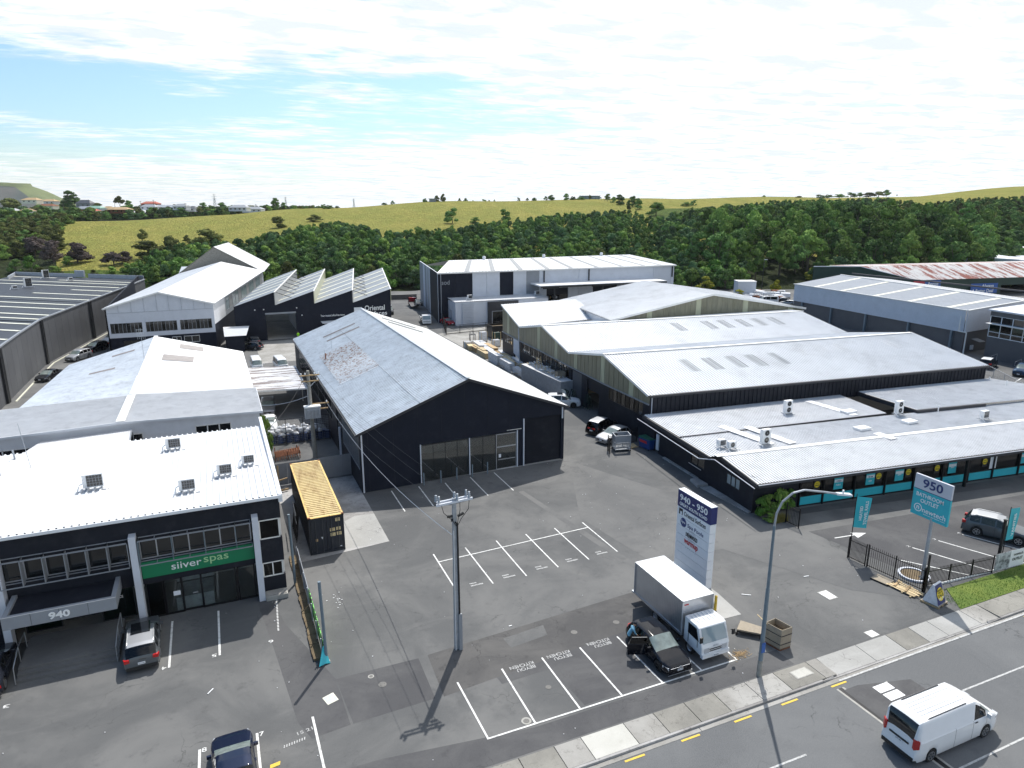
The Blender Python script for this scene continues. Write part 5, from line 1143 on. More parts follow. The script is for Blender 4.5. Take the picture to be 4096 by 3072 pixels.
ribs('roof_slope', (45.0, 145.6, 11.1), (107.3, 144.2, 11.0), (101.6, 157, 12.9), (52.0, 158.5, 12.7), 'white_roof', t, .76, .04)
ribs('roof_slope', (52.0, 158.5, 12.7), (101.6, 157, 12.9), (104, 182, 9.5), (52, 184, 9.5), 'white_roof', t, .76, .04)
for u in (.10, .20, .31, .42, .52, .63, .74, .84, .92): onq((45.0, 145.6, 11.1), (107.3, 144.2, 11.0), (101.6, 157, 12.9), (52.0, 158.5, 12.7), u, u+.018, .02, .96, 'skylight', 'strip_skylight', t, .05, .5, 'trap', .02)
m = MB(); m.bar((45, 145.5, 10.95), (107.3, 144.1, 10.85), .15, .25); m.build('gutter', 'white_paint', t)
for u in (.18, .5, .83):
    p = V3(52.0, 158.5, 12.7).lerp(V3(101.6, 157, 12.9), u); m = MB(); m.cyl(p, p+V3(0, 0, .5), .35, .4, 10); m.cyl(p+V3(0, 0, .5), p+V3(0, 0, .8), .45, .25, 10); m.build('roof_ventilator', 'white_plastic', t)
for s in (25.6, 37.4, 62-.3):
    p = A_.lerp(B_, min(.99, s/Lq)); m = MB(); m.bar(p+V3(0, -.15, 8.0), p+V3(0, -.15, 10.8), .25, .2); m.build('downpipe', 'frame_dark', t)
p = V3(46.2, 145.86, 0); m = MB(); m.bar(p+V3(-.3, 0, 0), p+V3(-.3, 0, 10.9), .16, .16); m.build('corner_downpipe', 'mid_grey', t)
tx_ = text('isod', (46.9, 145.9, 8.9), (1, 0, 0), (0, 0, 1), 2.1, 1.0, 'mid_grey', t, bold=.01)
m = MB(); m.hexa([(67.5, 140.0, 7.6), (101, 139.2, 7.5), (101, 145.8, 7.6), (67.5, 145.8, 7.7)], [(67.5, 140.0, 7.85), (101, 139.2, 7.75), (101, 145.8, 7.95), (67.5, 145.8, 8.05)]); m.build('loading_canopy', 'white_roof', t)
m = MB(); m.bar((67.5, 139.9, 7.55), (101, 139.1, 7.45), .12, .35)
for x in (71.3, 84, 92.3): m.bar((x, 140.6, 0), (x, 140.6, 7.5), .35); m.bar((x-3, 140.5, 7.2), (x+1, 140.5, 7.2), .3, .3)
m.build('canopy_frame', 'frame_dark', t)
# its low front office
t = thing('front_office', 'low white office with ribbed roof and dark framed entrance before the striped warehouse', 'building', (53, 142, 0))
m = MB(); wall(m, (47.4, 140.6), (69.5, 140.2), 5.1, holes=[(8.6, 12.4, 0, 2.6)]); wall(m, (47.5, 145.9), (47.4, 140.7), 5.1, holes=[(1.5, 2.3, 1, 3)]); m.build('walls', 'pale_wall', t)
ribs('flat_roof', (47.3, 140.4, 5.2), (69.6, 140.0, 5.2), (69.6, 145.8, 5.5), (47.3, 145.9, 5.5), 'grey_white_roof', t, .4, .04)
box_part('entry_portal', 'dark_fascia', t, 54.8, 62.0, 139.9, 140.5, 2.9, 4.9); box_part('entry_portal_leg', 'dark_fascia', t, 54.8, 55.6, 139.9, 140.5, 0, 2.9); box_part('entry_portal_leg', 'dark_fascia', t, 61.3, 62, 139.9, 140.5, 0, 2.9)
window(t, (47.4, 140.6), (69.5, 140.2), 8.6, 13.4, .05, 2.6, 5, 1, fm='frame_dark', gm='dark_glass', off=.02)
for k in range(13): box_part('louvre', 'pale_wall', t, 48.9, 51.6, 140.3, 140.52, .35+k*.36, .57+k*.36)
ac((51.2, 142, 5.4), 'small air conditioner on the low office roof left end', w=1.1, h=.8); ac((68.0, 143, 5.4), 'small air conditioner on the low office roof right end', w=1.1, h=.8)
m = MB(); m.box(58.2, 66, 133.0, 138.5, 2.7, 2.82); t = thing('entry_canopy', 'light flat canopy on thin posts in front of the low office', 'canopy', (60, 136, 0)); m.build('canopy_roof', 'white_roof', t); m = MB(); m.bar((58.4, 133.2, 0), (58.4, 133.2, 2.7), .18); m.bar((58.4, 138, 0), (58.4, 138, 2.7), .18); m.build('canopy_post', 'mid_grey', t)
# ------------------------------------------------ 8. wide three-bay warehouse on the right
t = thing('three_bay_warehouse', 'wide white-roofed warehouse with three low gables and olive fibreglass end wall', 'building', (42, 60, 0))
N0, A1, V1, A2, V2, A3 = G(2599, 1580, 5.45), G(2420, 1417, 8.0), G(2281, 1409, 6.3), G(2172, 1302, 8.3), G(2084, 1307, 6.7), G(2010, 1218, 9.0)
NR, R1_, VR, R2_ = G(3944, 1461, 5.45), G(3644, 1331, 8.0), G(3389, 1331, 6.3), G(3203, 1245, 8.3)
B3r = V3(96, 100, 6.7)
ZB = 4.35
prof = [N0, A1, V1, A2, V2, A3]
# end wall: charcoal base, window band, fibreglass sheets above
HS = {0: [(1.2, 8.6, 2.75, ZB)], 1: [], 2: [(.3, 10.2, 2.75, ZB)], 3: [(.3, 8.7, 2.75, ZB)], 4: [(4.2, 8.2, 2.9, ZB)]}
OP = {0: [(9.0, 10.4, .0, 4.3)], 1: [(1.2, 4.6, 0, 3.9), (6.2, 9.4, .0, 4.1)], 4: [(.8, 3.2, 0, 4.2)]}
sheets_n = 0
for k in range(5):
    a, b = prof[k], prof[k+1]; L_ = (Vector((a.x, a.y, 0))-Vector((b.x, b.y, 0))).length
    hs = [h for h in HS[k]+OP.get(k, []) if h[1] < L_+.5]; hs = [(h[0], min(h[1], L_-.15), h[2], h[3]) for h in hs]
    m = MB(); wall(m, (b.x, b.y), (a.x, a.y), ZB, holes=[(L_-h[1], L_-h[0], h[2], h[3]) for h in hs], th=.2); m.build('base_wall', 'charcoal_wall', t)
    for h in HS[k]:
        h = (h[0], min(h[1], L_-.15), h[2], h[3]); window(t, (b.x, b.y), (a.x, a.y), L_-h[1], L_-h[0], h[2]+.02, h[3]-.02, max(3, int((h[1]-h[0])/.85)), 1, fm='black_metal', gm=('dark_glass', 'shop_glass'), off=.02, w=.07)
    n = max(3, int(L_/1.05))
    for j in range(n):
        u0, u1 = j/n, (j+1)/n-.008; p, q_ = a.lerp(b, u0), a.lerp(b, u1)
        m = MB(); m.hexa([(p.x, p.y, ZB), (q_.x, q_.y, ZB), (q_.x+.06, q_.y, ZB), (p.x+.06, p.y, ZB)], [(p.x, p.y, p.z-.1), (q_.x, q_.y, q_.z-.1), (q_.x+.06, q_.y, q_.z-.1), (p.x+.06, p.y, p.z-.1)])
        m.build('cladding_sheet', 'fibreglass_pale' if (j+3*k) % 7 == 3 else 'fibreglass', t)
m = MB()
for k in range(5):
    a, b = prof[k], prof[k+1]; m.bar((a.x-.05, a.y, ZB), (b.x-.05, b.y, ZB), .12, .14)
m.build('band_flashing', 'mid_grey', t)
m = MB()
for k in range(5):
    a, b = prof[k]+V3(-.25, 0, -.06), prof[k+1]+V3(-.25, 0, -.06); m.bar(a, b, .08, .26)
m.build('barge_flashing', 'white_paint', t)
# roofs
e = V3(-.3, 0, 0)
def roof(a, b, c, d, m_='white_roof', p=.24, n='roof_slope'): return ribs(n, a, b, c, d, m_, t, p*1.5, .075, 'trap')
roof(N0+V3(-.3, -.15, 0), NR+V3(.2, -.15, 0), R1_+V3(.2, 0, 0), A1+e)
roof(V1+e, VR, R1_+V3(.2, 0, 0), A1+e)
roof(V1+e+V3(0, 0, .02), VR+V3(0, 0, .02), R2_, A2+e)
roof(V2+e, B3r, R2_, A2+e)
roof(V2+e+V3(0, 0, .02), V3(60, 100.5, 6.72), V3(59.5, 109, 9.0), A3+e)
S1 = (N0, NR, R1_, A1); S2 = (V1, VR, R2_, A2)
for u in (.17, .235, .305, .365, .435): onq(*S1, u, u+.027, .42, .72, 'skylight', 'roof_skylight', t, .03, .24, 'trap', .045)
for u in (.53, .60, .66, .84): onq(*S1, u, u+.03, .60, .82, 'grey_white_roof', 'roof_skylight', t, .02, .24, 'trap', .045)
for u in (.43, .545, .61, .68, .745, .81): onq(*S2, u, u+.03, .48, .80, 'skylight', 'roof_skylight', t, .03, .24, 'trap', .045)
m = MB(); m.bar(A1+V3(-.3, 0, .06), R1_+V3(0, 0, .06), .5, .04); m.bar(A2+V3(-.3, 0, .06), R2_+V3(0, 0, .06), .5, .04); m.build('ridge_cap', 'white_paint', t)
m = MB(); m.bar(V1+V3(0, -.2, .04), VR+V3(0, -.2, .04), .22, .06); m.build('valley_gutter', 'dark_fascia', t)
# front clerestory wall, ribbed black
m = MB(); m.bar(N0+V3(-.2, -.3, -.12), NR+V3(.2, -.3, -.12), .2, .22); m.build('eave_gutter', 'dark_fascia', t)
ribs('front_cladding', (N0.x, N0.y-.05, 3.0), (NR.x, NR.y-.05, 3.0), (NR.x, NR.y-.05, 5.4), (N0.x, N0.y-.05, 5.4), 'charcoal_wall', t, .55, .09, 'trap')
m = MB(); wall(m, (NR.x, NR.y), (VR.x+.3, VR.y), 5.4); wall(m, (VR.x+.3, VR.y), (96, 100), 6.2); m.build('east_wall', 'charcoal_wall', t)
m = MB(); m.cyl((N0.x+.25, N0.y-.12, 3.2), (N0.x+.25, N0.y-.12, 5.3), .05); 
for x, y in ((V2.x-.2, V2.y),): m.cyl((x, y, 0), (x-.1, y+.3, 6.4), .08)
m.build('downpipe', 'pale_wall', t)
# goods behind the windows
for k in range(70):
    y = random.uniform(V1.y-2, V2.y-1); x = 44.6+ (y-80)*.09+random.uniform(.5, 2.6); z = random.uniform(.2, 2.2); box_part('stacked_timber', random.choice(('ply', 'timber', 'pale_timber', 'white_wall')), t, x, x+1.4, y, y+random.uniform(1, 2.6), z, z+random.uniform(.2, .5))
m = MB(); m.face([(44, 61, .02), (90, 57, .02), (92, 96, .02), (47, 108, .02)]); m.build('floor', 'interior_floor', t)
# stairs side roller and doors in openings
m = MB(); p, q_ = A1.lerp(V1, .12), A1.lerp(V1, .46); m.hexa([(p.x+.15, p.y, 2.6), (q_.x+.15, q_.y, 2.6), (q_.x+.2, q_.y, 2.6), (p.x+.2, p.y, 2.6)], [(p.x+.15, p.y, 4.2), (q_.x+.15, q_.y, 4.2), (q_.x+.2, q_.y, 4.2), (p.x+.2, p.y, 4.2)]); m.build('half_open_roller_door', 'charcoal_wall', t)
p, q_ = A1.lerp(V1, .62), A1.lerp(V1, .94); m = MB(); m.hexa([(p.x+.15, p.y, 0), (q_.x+.15, q_.y, 0), (q_.x+.2, q_.y, 0), (p.x+.2, p.y, 0)], [(p.x+.15, p.y, 4.2), (q_.x+.15, q_.y, 4.2), (q_.x+.2, q_.y, 4.2), (p.x+.2, p.y, 4.2)]); m.build('roller_door', 'grey_panel', t)
p, q_ = V2.lerp(A3, .1), V2.lerp(A3, .38); m = MB(); m.hexa([(p.x-.05, p.y, 1.4), (q_.x-.05, q_.y, 1.8), (q_.x, q_.y, 1.8), (p.x, p.y, 1.4)], [(p.x-.05, p.y, 4.2), (q_.x-.05, q_.y, 4.2), (q_.x, q_.y, 4.2), (p.x, p.y, 4.2)]); m.build('blue_grey_door', 'pale_wall', t)
# big raised roof at the back
t = thing('high_gable_warehouse', 'broad white gabled roof with olive translucent gable rising behind the three-bay warehouse', 'building', (75, 91, 0))
g0, g1, g2 = V3(56.4, 91.3, 8.0), V3(93.6, 89.2, 8.0), G(2850, 1177, 11.0); k0, k1, k2 = V3(60.2, 115.8, 8.0), V3(97.5, 113.5, 8.0), V3(77.7, 114.6, 11.0)
ribs('roof_slope', g0+V3(-.3, -.25, 0), k0+V3(-.3, 0, 0), k2, g2+V3(0, -.25, 0), 'white_roof', t, .4, .05); ribs('roof_slope', g1+V3(.3, -.25, 0), k1+V3(.3, 0, 0), k2, g2+V3(0, -.25, 0), 'white_roof', t, .4, .05)
for s0, s1 in ((g0, g2), (g2, g1)):
    n = 18
    for j in range(n):
        p, q_ = s0.lerp(s1, j/n), s0.lerp(s1, (j+.97)/n); zb = 7.6
        if p.z-zb < .15 and q_.z-zb < .15: continue
        m = MB(); m.hexa([(p.x, p.y, zb), (q_.x, q_.y, zb), (q_.x, q_.y+.06, zb), (p.x, p.y+.06, zb)], [(p.x, p.y, p.z-.1), (q_.x, q_.y, q_.z-.1), (q_.x, q_.y+.06, q_.z-.1), (p.x, p.y+.06, p.z-.1)])
        m.build('cladding_sheet', 'fibreglass_pale' if j in (15, 6) else 'fibreglass', t)
m = MB(); m.bar(g0+V3(-.3, -.3, -.02), g2+V3(0, -.3, -.02), .08, .34); m.bar(g2+V3(0, -.3, -.02), g1+V3(.4, -.3, -.02), .08, .34); m.bar(V3(56.6, 91.1, 7.95-.4), V3(93.6, 89.0, 7.55), .12, .2); m.build('barge_flashing', 'white_paint', t)
m = MB(); wall(m, (k0.x, k0.y), (g0.x, g0.y), 7.9, z0=5.5); m.build('west_wall', 'white_wall', t); m = MB(); wall(m, (g1.x, g1.y), (k1.x, k1.y), 7.9, z0=0); m.build('east_wall', 'white_wall', t)
m = MB(); m.bar(g0+V3(-.35, -.2, -.1), k0+V3(-.35, 0, -.1), .16, .16); m.bar(g0.lerp(k0, .45)+V3(-.3, 0, -.2), g0.lerp(k0, .45)+V3(-.3, 0, -2.2), .12, .12); m.build('gutter', 'mid_grey', t)

# ------------------------------------------------ 9. showroom 950
t = thing('showroom', 'low black showroom with long white ribbed veranda roof and teal shop windows', 'building', (44, 41, 0))
SA, SB = V3(44.2, 40.52, 0), V3(92.0, 35.1, 0); sd = (SB-SA).normalized(); sn = V3(-sd.y, sd.x, 0)
xs_ = lambda X: (X-SA.x)/sd.x
piers = [44.3, 46.73, 50.02, 53.37, 56.58, 59.86, 63.0, 66.0, 69.25, 72.6, 76, 79.4, 82.8, 86.2, 89.6]
m = MB()
wall(m, SA, SB, .12, th=.2); wall(m, SA, SB, 3.0, z0=2.42, th=.2)
m.build('shopfront_surround', 'black_metal', t)
for k, X_ in enumerate(piers):
    p = SA+sd*xs_(X_); m = MB(); m.bar(p-sn*.03, p-sn*.03+V3(0, 0, 2.5), .12, .2, up=sn); m.build('shopfront_pier', 'black_metal', t)
for k in range(len(piers)-1):
    a, b = xs_(piers[k])+.08, xs_(piers[k+1])-.08
    m = MB(); p, q_ = SA+sd*a, SA+sd*b; m.hexa([p+V3(0, 0, .13), q_+V3(0, 0, .13), q_+sn*.1+V3(0, 0, .13), p+sn*.1+V3(0, 0, .13)], [p+V3(0, 0, .86), q_+V3(0, 0, .86), q_+sn*.1+V3(0, 0, .86), p+sn*.1+V3(0, 0, .86)]); m.build('teal_panel', 'teal', t)
    window(t, SA, SB, a, b, .88, 2.42, 1, 1, fm='black_metal', gm='shop_glass', off=.05, w=.05)
# left wall with brick-like black face
LW = [V3(41.2, 59.4, 0), V3(40.3, 47.0, 0), V3(39.75, 41.1, 0)]
m = MB(); wall(m, LW[0], LW[1], 3.25, holes=[(2.2, 3.1, 0, 2.1), (9.0, 11.2, 1.2, 2.3)], th=.2); wall(m, LW[1], LW[2], 3.2, holes=[(2.2, 4.1, 1.25, 2.25)], th=.2); wall(m, LW[2], (44.2, 40.5), 3.0, th=.2); m.build('side_wall', 'charcoal_wall', t)
window(t, LW[1], LW[2], 2.2, 4.1, 1.27, 2.23, 3, 1, fm='black_metal', gm='window_pale', off=.03, w=.09); window(t, LW[0], LW[1], 9.0, 11.2, 1.2, 2.3, 2, 1, fm='black_metal', gm='window_dark', off=.05); box_part('side_door', 'pale_wall', t, 40.85, 41.0, 56.2, 56.6, .4, 2.1)
m = MB(); m.bar((40.25, 48.5, 1.1), (40.45, 50.6, 1.1), .04); m.build('door_sill', 'white_paint', t)
# roofs: sloping sheet up to the flashing, then the upper roof
fl, fr_, jl, jr = V3(39.15, 40.05, 3.12), V3(92, 34.1, 3.12), V3(40.2, 45.85, 3.42), V3(94, 39.6, 3.42)
ribs('veranda_roof', fl, fr_, jr, jl, 'grey_white_roof', t, .27, .065)
ul, ur = V3(39.3, 46.2, 3.36), V3(94, 39.95, 3.36); bl_, br_ = V3(41.0, 59.25, 3.28), V3(89.6, 54.1, 3.28)
vm = ul.lerp(ur, .0)
h1, h2 = ul.lerp(bl_, .44), V3(62.7, 49.3, 3.30)
ribs('upper_roof', ul+V3(0, 0, -.0), ur, V3(93, 45.6, 3.36), ul.lerp(bl_, .42), 'grey_white_roof', t, .27, .065)
ribs('rear_roof', ul.lerp(bl_, .42)+V3(0, 0, .10), V3(65.2, 49.2, 3.46), V3(66.6, 56.6, 3.5), bl_+V3(0, 0, .12), 'grey_white_roof', t, .27, .065)
ribs('rear_roof', (68.6, 48.2, 3.75), (93, 45.2, 3.70), (90, 54.2, 3.75), (69.2, 56.2, 3.75), 'grey_white_roof', t, .27, .065)
m = MB(); m.bar((68.5, 48.1, 3.5), (78, 46.9, 3.5), .12, .45); m.bar((68.5, 48.1, 3.5), (69.1, 56.2, 3.5), .12, .45); m.bar(ul.lerp(bl_, .42)+V3(0, -.05, .06), V3(65.2, 49.2, 3.4), .10, .14); m.build('roof_step', 'dark_fascia', t)
m = MB(); m.bar(jl+V3(-.5, .15, .05), jr+V3(0, .15, .05), .55, .04); m.build('flashing', 'white_paint', t)
m = MB(); m.bar(fl+V3(-.05, -.1, -.17), fr_+V3(0, -.1, -.17), .14, .30); m.bar(fl+V3(-.05, -.05, -.17), jl+V3(-.05, 0, -.15), .12, .3); m.bar(ul+V3(-.1, 0, -.15), bl_+V3(-.1, 0, -.1), .16, .36); m.build('black_fascia', 'dark_fascia', t)
m = MB(); m.bar(fl+V3(-.1, -.2, -.05), fr_+V3(0, -.2, -.05), .05, .05); m.tube([fl+V3(-.4, -.1, -.3), jl+V3(-.7, 0, -.25), ul.lerp(bl_, .0)+V3(-.8, .6, -.25), bl_+V3(-.8, 0, -.2)], .04); m.build('gutter_lip', 'pale_wall', t)
for X_ in (61.85, 75.6, 89.4): m = MB(); p = SA+sd*xs_(X_)-sn*.75; m.bar(p, p+V3(0, 0, 3.0), .22, .22); m.build('veranda_post', 'black_metal', t)
S_up = (ul, ur, V3(93, 45.6, 3.36), ul.lerp(bl_, .42))
for a, b in ((V3(61.1, 56.3, 3.5), V3(61.5, 49.9, 3.5)), (V3(45.8, 52.7, 3.47), V3(46.6, 46.4, 3.44)), (V3(48.0, 51.5, 3.47), V3(48.6, 45.8, 3.44)), (V3(58.4, 44.9, 3.44), V3(58.5, 42.9, 3.44))): m = MB(); m.bar(a+V3(0, 0, .04), b+V3(0, 0, .04), 1.0, .03); m.build('pale_sheet', 'white_roof', t)
for x, y, z in ((60.9, 50.5, 3.5), (57.5, 45.9, 3.42), (63.9, 45.6, 3.42)):
    m = MB(); m.box(x, x+1.5, y, y+.95, z, z+.24); m.build('skylight_hatch', 'white_plastic', t)
m = MB(); m.cyl((89.0, 53.6, 3.6), (89, 53.6, 4.2), .08); m.cyl((88.2, 51.0, 3.6), (88.2, 51, 4.4), .08); m.cyl((70.6, 47.2, 3.4), (70.6, 47.2, 4.3), .05); m.build('vent_pipe', 'white_plastic', t)
# showroom inside: floor, back wall, basins on benches
m = MB(); p, q_ = SA+sn*.3, SB+sn*.3; m.hexa([p, q_, q_+sn*4.5, p+sn*4.5], [p+V3(0, 0, .05), q_+V3(0, 0, .05), q_+sn*4.5+V3(0, 0, .05), p+sn*4.5+V3(0, 0, .05)]); m.build('floor', 'interior_floor', t)
m = MB(); wall(m, SA+sn*4.4, SB+sn*4.4, 3.0, th=.1); m.build('back_wall', 'interior_wall', t)
for k in range(34):
    s = 1.2+k*.84; 
    if s > 27: break
    for dpt in (.55, 1.9, 3.1):
        if random.random() < .25: continue
        p = SA+sd*s+sn*dpt; z = .72+.12*(dpt > 1); m = MB(); m.hexa([p-sd*.36-sn*.22+V3(0, 0, z), p+sd*.36-sn*.22+V3(0, 0, z), p+sd*.36+sn*.22+V3(0, 0, z), p-sd*.36+sn*.22+V3(0, 0, z)], [p-sd*.38-sn*.26+V3(0, 0, z+.14), p+sd*.38-sn*.26+V3(0, 0, z+.14), p+sd*.38+sn*.26+V3(0, 0, z+.14), p-sd*.38+sn*.26+V3(0, 0, z+.14)])
        m.box(p.x-.3, p.x+.3, p.y-.15, p.y+.2, .05, z); m.build('basin_display', 'white_plastic', t)
def poster(X_, w, z0, z1, m_, words, wm, nm='window_poster', off=-.02):
    s = xs_(X_); p = SA+sd*s-sn*(-off if off > 0 else .0)+sn*off; m = MB(); a, b = p-sd*w/2, p+sd*w/2
    m.hexa([a+V3(0, 0, z0), b+V3(0, 0, z0), b+sn*.01+V3(0, 0, z0), a+sn*.01+V3(0, 0, z0)], [a+V3(0, 0, z1), b+V3(0, 0, z1), b+sn*.01+V3(0, 0, z1), a+sn*.01+V3(0, 0, z1)])
    o = m.build(nm, m_, t)
    for s_, cz, ww, hh, mm in words: text(s_, p-sn*.008+V3(0, 0, cz), sd, (0, 0, 1), ww, hh, mm, o, depth=.004, bold=.02)
    return o, p
for X_, k in ((46.05, 0), (52.6, 1), (55.9, 2), (59.2, 3), (64.9, 4)):
    o, p = poster(X_, .62, 1.35, 2.25, 'letter_black', [], None)
    m = MB(); m.lathe(p-sn*.004+V3(0, 0, 1.86), -sn, [(.0, .29), (.006, .28), (.007, .0)], 18); m.build('yellow_disc', 'poster_yellow', o)
    text('SALE', p-sn*.016+V3(0, 0, 1.78), sd, (0, 0, 1), .46, .15, 'letter_black', o, depth=.004, bold=.03); text('MASSIVE', p-sn*.016+V3(0, 0, 1.98), sd, (0, 0, 1), .36, .08, 'letter_black', o, depth=.004)
for X_, wd in ((48.3, [('OPEN', 1.9, .5, .13, 'letter_navy'), ('PUBLIC', 1.55, .5, .13, 'letter_white')]), (51.7, [('30-70%', 1.9, .5, .13, 'letter_navy'), ('OFF', 1.5, .34, .15, 'letter_white')]), (54.9, [('$89', 1.72, .4, .14, 'letter_white')]), (61.0, [('$89', 1.72, .4, .14, 'letter_white')]), (69.9, [])):
    o, p = poster(X_, .95, 1.15, 2.35, 'teal', [], None)
    m = MB(); a, b = p-sd*.44-sn*.004, p+sd*.44-sn*.004; m.hexa([a+V3(0, 0, 1.8), b+V3(0, 0, 1.8), b+sn*.003+V3(0, 0, 1.8), a+sn*.003+V3(0, 0, 1.8)], [a+V3(0, 0, 2.06), b+V3(0, 0, 2.06), b+sn*.003+V3(0, 0, 2.06), a+sn*.003+V3(0, 0, 2.06)]); m.build('poster_band', 'sign_white', o)
    for s_, cz, ww, hh, mm in wd: text(s_, p-sn*.012+V3(0, 0, cz), sd, (0, 0, 1), ww, hh, mm, o, depth=.004, bold=.02)
poster(65.95, .8, 1.05, 2.3, 'sign_white', [], None)
for X_ in (49.3, 58.1, 62.2, 66.9): s = xs_(X_); p = SA+sd*s+sn*.3; m = MB(); m.bar(p, p+V3(0, 0, 2.9), .2, .2); m.build('white_post', 'white_paint', t)
for x, y, lab, f in ((55.25, 53.3, 'twin-fan air conditioner furthest left near the black clerestory wall', 2), (45.9, 45.2+1.4, 'twin-fan air conditioner nearest the front left of the showroom roof', 2), (66.0, 48.4, 'twin-fan air conditioner beside the dark roof step', 2), (72.6, 43.6, 'single square-grille air conditioner near the right end of the showroom roof', 0)):
    ac((x, y, 3.42), lab, w=.95, h=1.35 if f == 2 else .8, d=.4, fans=f)
ac((42.2, 46.9, 3.4), 'small single-fan air conditioner at the front of the close pair on the showroom roof', w=.8, h=.6, fans=1); ac((41.7, 47.7, 3.4), 'small boxy air conditioner at the back of the close pair on the showroom roof', w=.8, h=.6)
# side kerb and ramp
m = MB(); m.hexa([(39.5, 41.2, 0), (39.9, 41.2, 0), (40.2, 47.0, 0), (39.2, 47.2, 0)], [(39.5, 41.2, .10), (39.9, 41.2, .10), (40.2, 47.0, .10), (39.2, 47.2, .10)]); m.hexa([(39.0, 47.3, 0), (40.1, 47.2, 0), (40.2, 49.0, 0), (39.4, 48.9, 0)], [(39.0, 47.3, .25), (40.1, 47.2, .25), (40.2, 49.0, .22), (39.4, 48.9, .22)]); m.hexa([(40.2, 49, 0), (40.5, 49, 0), (41.0, 55, 0), (40.6, 55, 0)], [(40.2, 49, .14), (40.5, 49, .14), (41.0, 55, .12), (40.6, 55, .12)])
o = m.build('side_kerb', 'concrete_stained'); o['kind'] = 'structure'

# ------------------------------------------------ 10. silver-grey warehouse, right
t = thing('silver_warehouse', 'long silver-grey clad warehouse over charcoal walls with blue-grey columns, right background', 'building', (120, 78, 0))
c0, c1 = V3(119.6, 77.6, 0), V3(124.6, 121.6, 0)
m = MB(); wall(m, c1, c0, 3.9, th=.25); wall(m, c0, (139, 80), 3.9, th=.25); m.build('charcoal_base', 'grey_panel', t)
n = 24
for j in range(n):
    z0_, z1_ = 3.85+j*.158, 3.85+(j+1)*.158-.02; a, b = c0+V3(-.35, 0, 0), c1+V3(-.35, 0, 0); m = MB(); m.hexa([a+V3(0, 0, z0_), b+V3(0, 0, z0_), b+V3(.1, 0, z0_), a+V3(.1, 0, z0_)], [a+V3(.05, 0, z1_), b+V3(.05, 0, z1_), b+V3(.1, 0, z1_), a+V3(.1, 0, z1_)]); m.build('cladding_board', 'pale_wall', t)
m = MB(); m.hexa([c0+V3(-.25, -.3, 3.85), V3(139, 79.7, 3.85), V3(139, 79.9, 3.85), c0+V3(-.25, -.1, 3.85)], [c0+V3(-.25, -.3, 7.6), V3(139, 79.7, 7.9), V3(139, 79.9, 7.9), c0+V3(-.25, -.1, 7.6)]); m.build('end_cladding', 'pale_wall', t)
rA, rB, rC, rD = V3(119.3, 77.4, 7.65), V3(124.3, 121.8, 7.65), V3(147, 129, 8.3), V3(138.5, 80, 8.0)
ribs('roof_slope', rA, rB, rC, rD, 'blue_zinc', t, .76, .04)
for u in (.08, .27, .46, .66, .84): onq(rA, rB, rC, rD, u, u+.022, .02, .98, 'skylight_cream', 'strip_skylight', t, .05, .5, 'trap', .01)
m = MB(); m.bar(rA+V3(-.1, 0, .06), rB+V3(-.1, 0, .06), .25, .14); m.bar(rA+V3(0, -.1, .06), rD+V3(0, -.1, .06), .3, .14); m.bar(rD+V3(0, 0, .1), rC+V3(0, 0, .1), .4, .1); m.build('parapet_cap', 'white_paint', t)
ribs('far_slope', rD, rC, rC+V3(16, -2, -1.6), rD+V3(16, 1, -1.6), 'grey_white_roof', t, .76, .04)
m = MB(); m.bar(rC+V3(4, 0, .2), rD+V3(15, 1, .2), .4, .3); m.build('far_gutter', 'dark_fascia', t)
for u in (.05, .26, .5, .72, .93): p = c0.lerp(c1, u)+V3(-.25, 0, 0); m = MB(); m.bar(p, p+V3(0, 0, 3.85), .45, .35); m.build('wall_column', 'blue_grey_pole', t)
p = c0+V3(-.6, .6, 0); m = MB(); m.tube([p+V3(0, 0, 6.6), p+V3(0, 0, 4.0), p+V3(.3, -1.2, 3.9), p+V3(.3, -1.2, 0)], .11, 8); m.build('downpipe', 'white_paint', t)
m = MB(); m.hexa([(122.0, 76.2, 2.1), (123.6, 76.2, 2.1), (123.6, 77.7, 2.4), (122.0, 77.7, 2.4)], [(122.0, 76.2, 2.15), (123.6, 76.2, 2.15), (123.6, 77.7, 2.5), (122.0, 77.7, 2.5)]); m.build('door_hood', 'skylight', t); box_part('wall_box', 'white_plastic', t, 121.6, 122.3, 77.3, 77.5, .6, 1.4)
# ------------------------------------------------ 11. glazed office at the right edge
t = thing('glazed_office', 'modern office with green ribbon glazing above a grey wall, right edge', 'building', (120, 73, 0))
o0, o1 = V3(120.0, 73.9, 0), V3(117.6, 55, 0)
m = MB(); wall(m, o0, o1, 3.75, holes=[(8.0, 11.0, .9, 3.1)], th=.3); wall(m, o0, o1, 8.1, z0=7.3, th=.3); wall(m, (135, 76), o0, 8.1, th=.3); m.build('walls', 'grey_panel', t)
window(t, o0, o1, .1, 18, 3.8, 4.6, 9, 1, fm='sign_white', gm='window_dark', off=.05, w=.12); window(t, o0, o1, .1, 18, 4.62, 6.0, 9, 1, fm='sign_white', gm=('green_glass', 'dark_glass', 'green_glass'), off=.05, w=.12); window(t, o0, o1, .1, 18, 6.05, 7.3, 9, 1, fm='sign_white', gm='window_dark', off=.05, w=.12)
box_part('room_backing', 'interior_wall', t, 124, 124.2, 56, 73, 3.8, 7.3); window(t, o0, o1, 8.0, 11.0, .9, 3.1, 1, 1, fm='pale_wall', gm='window_dark', off=.05, w=.2)
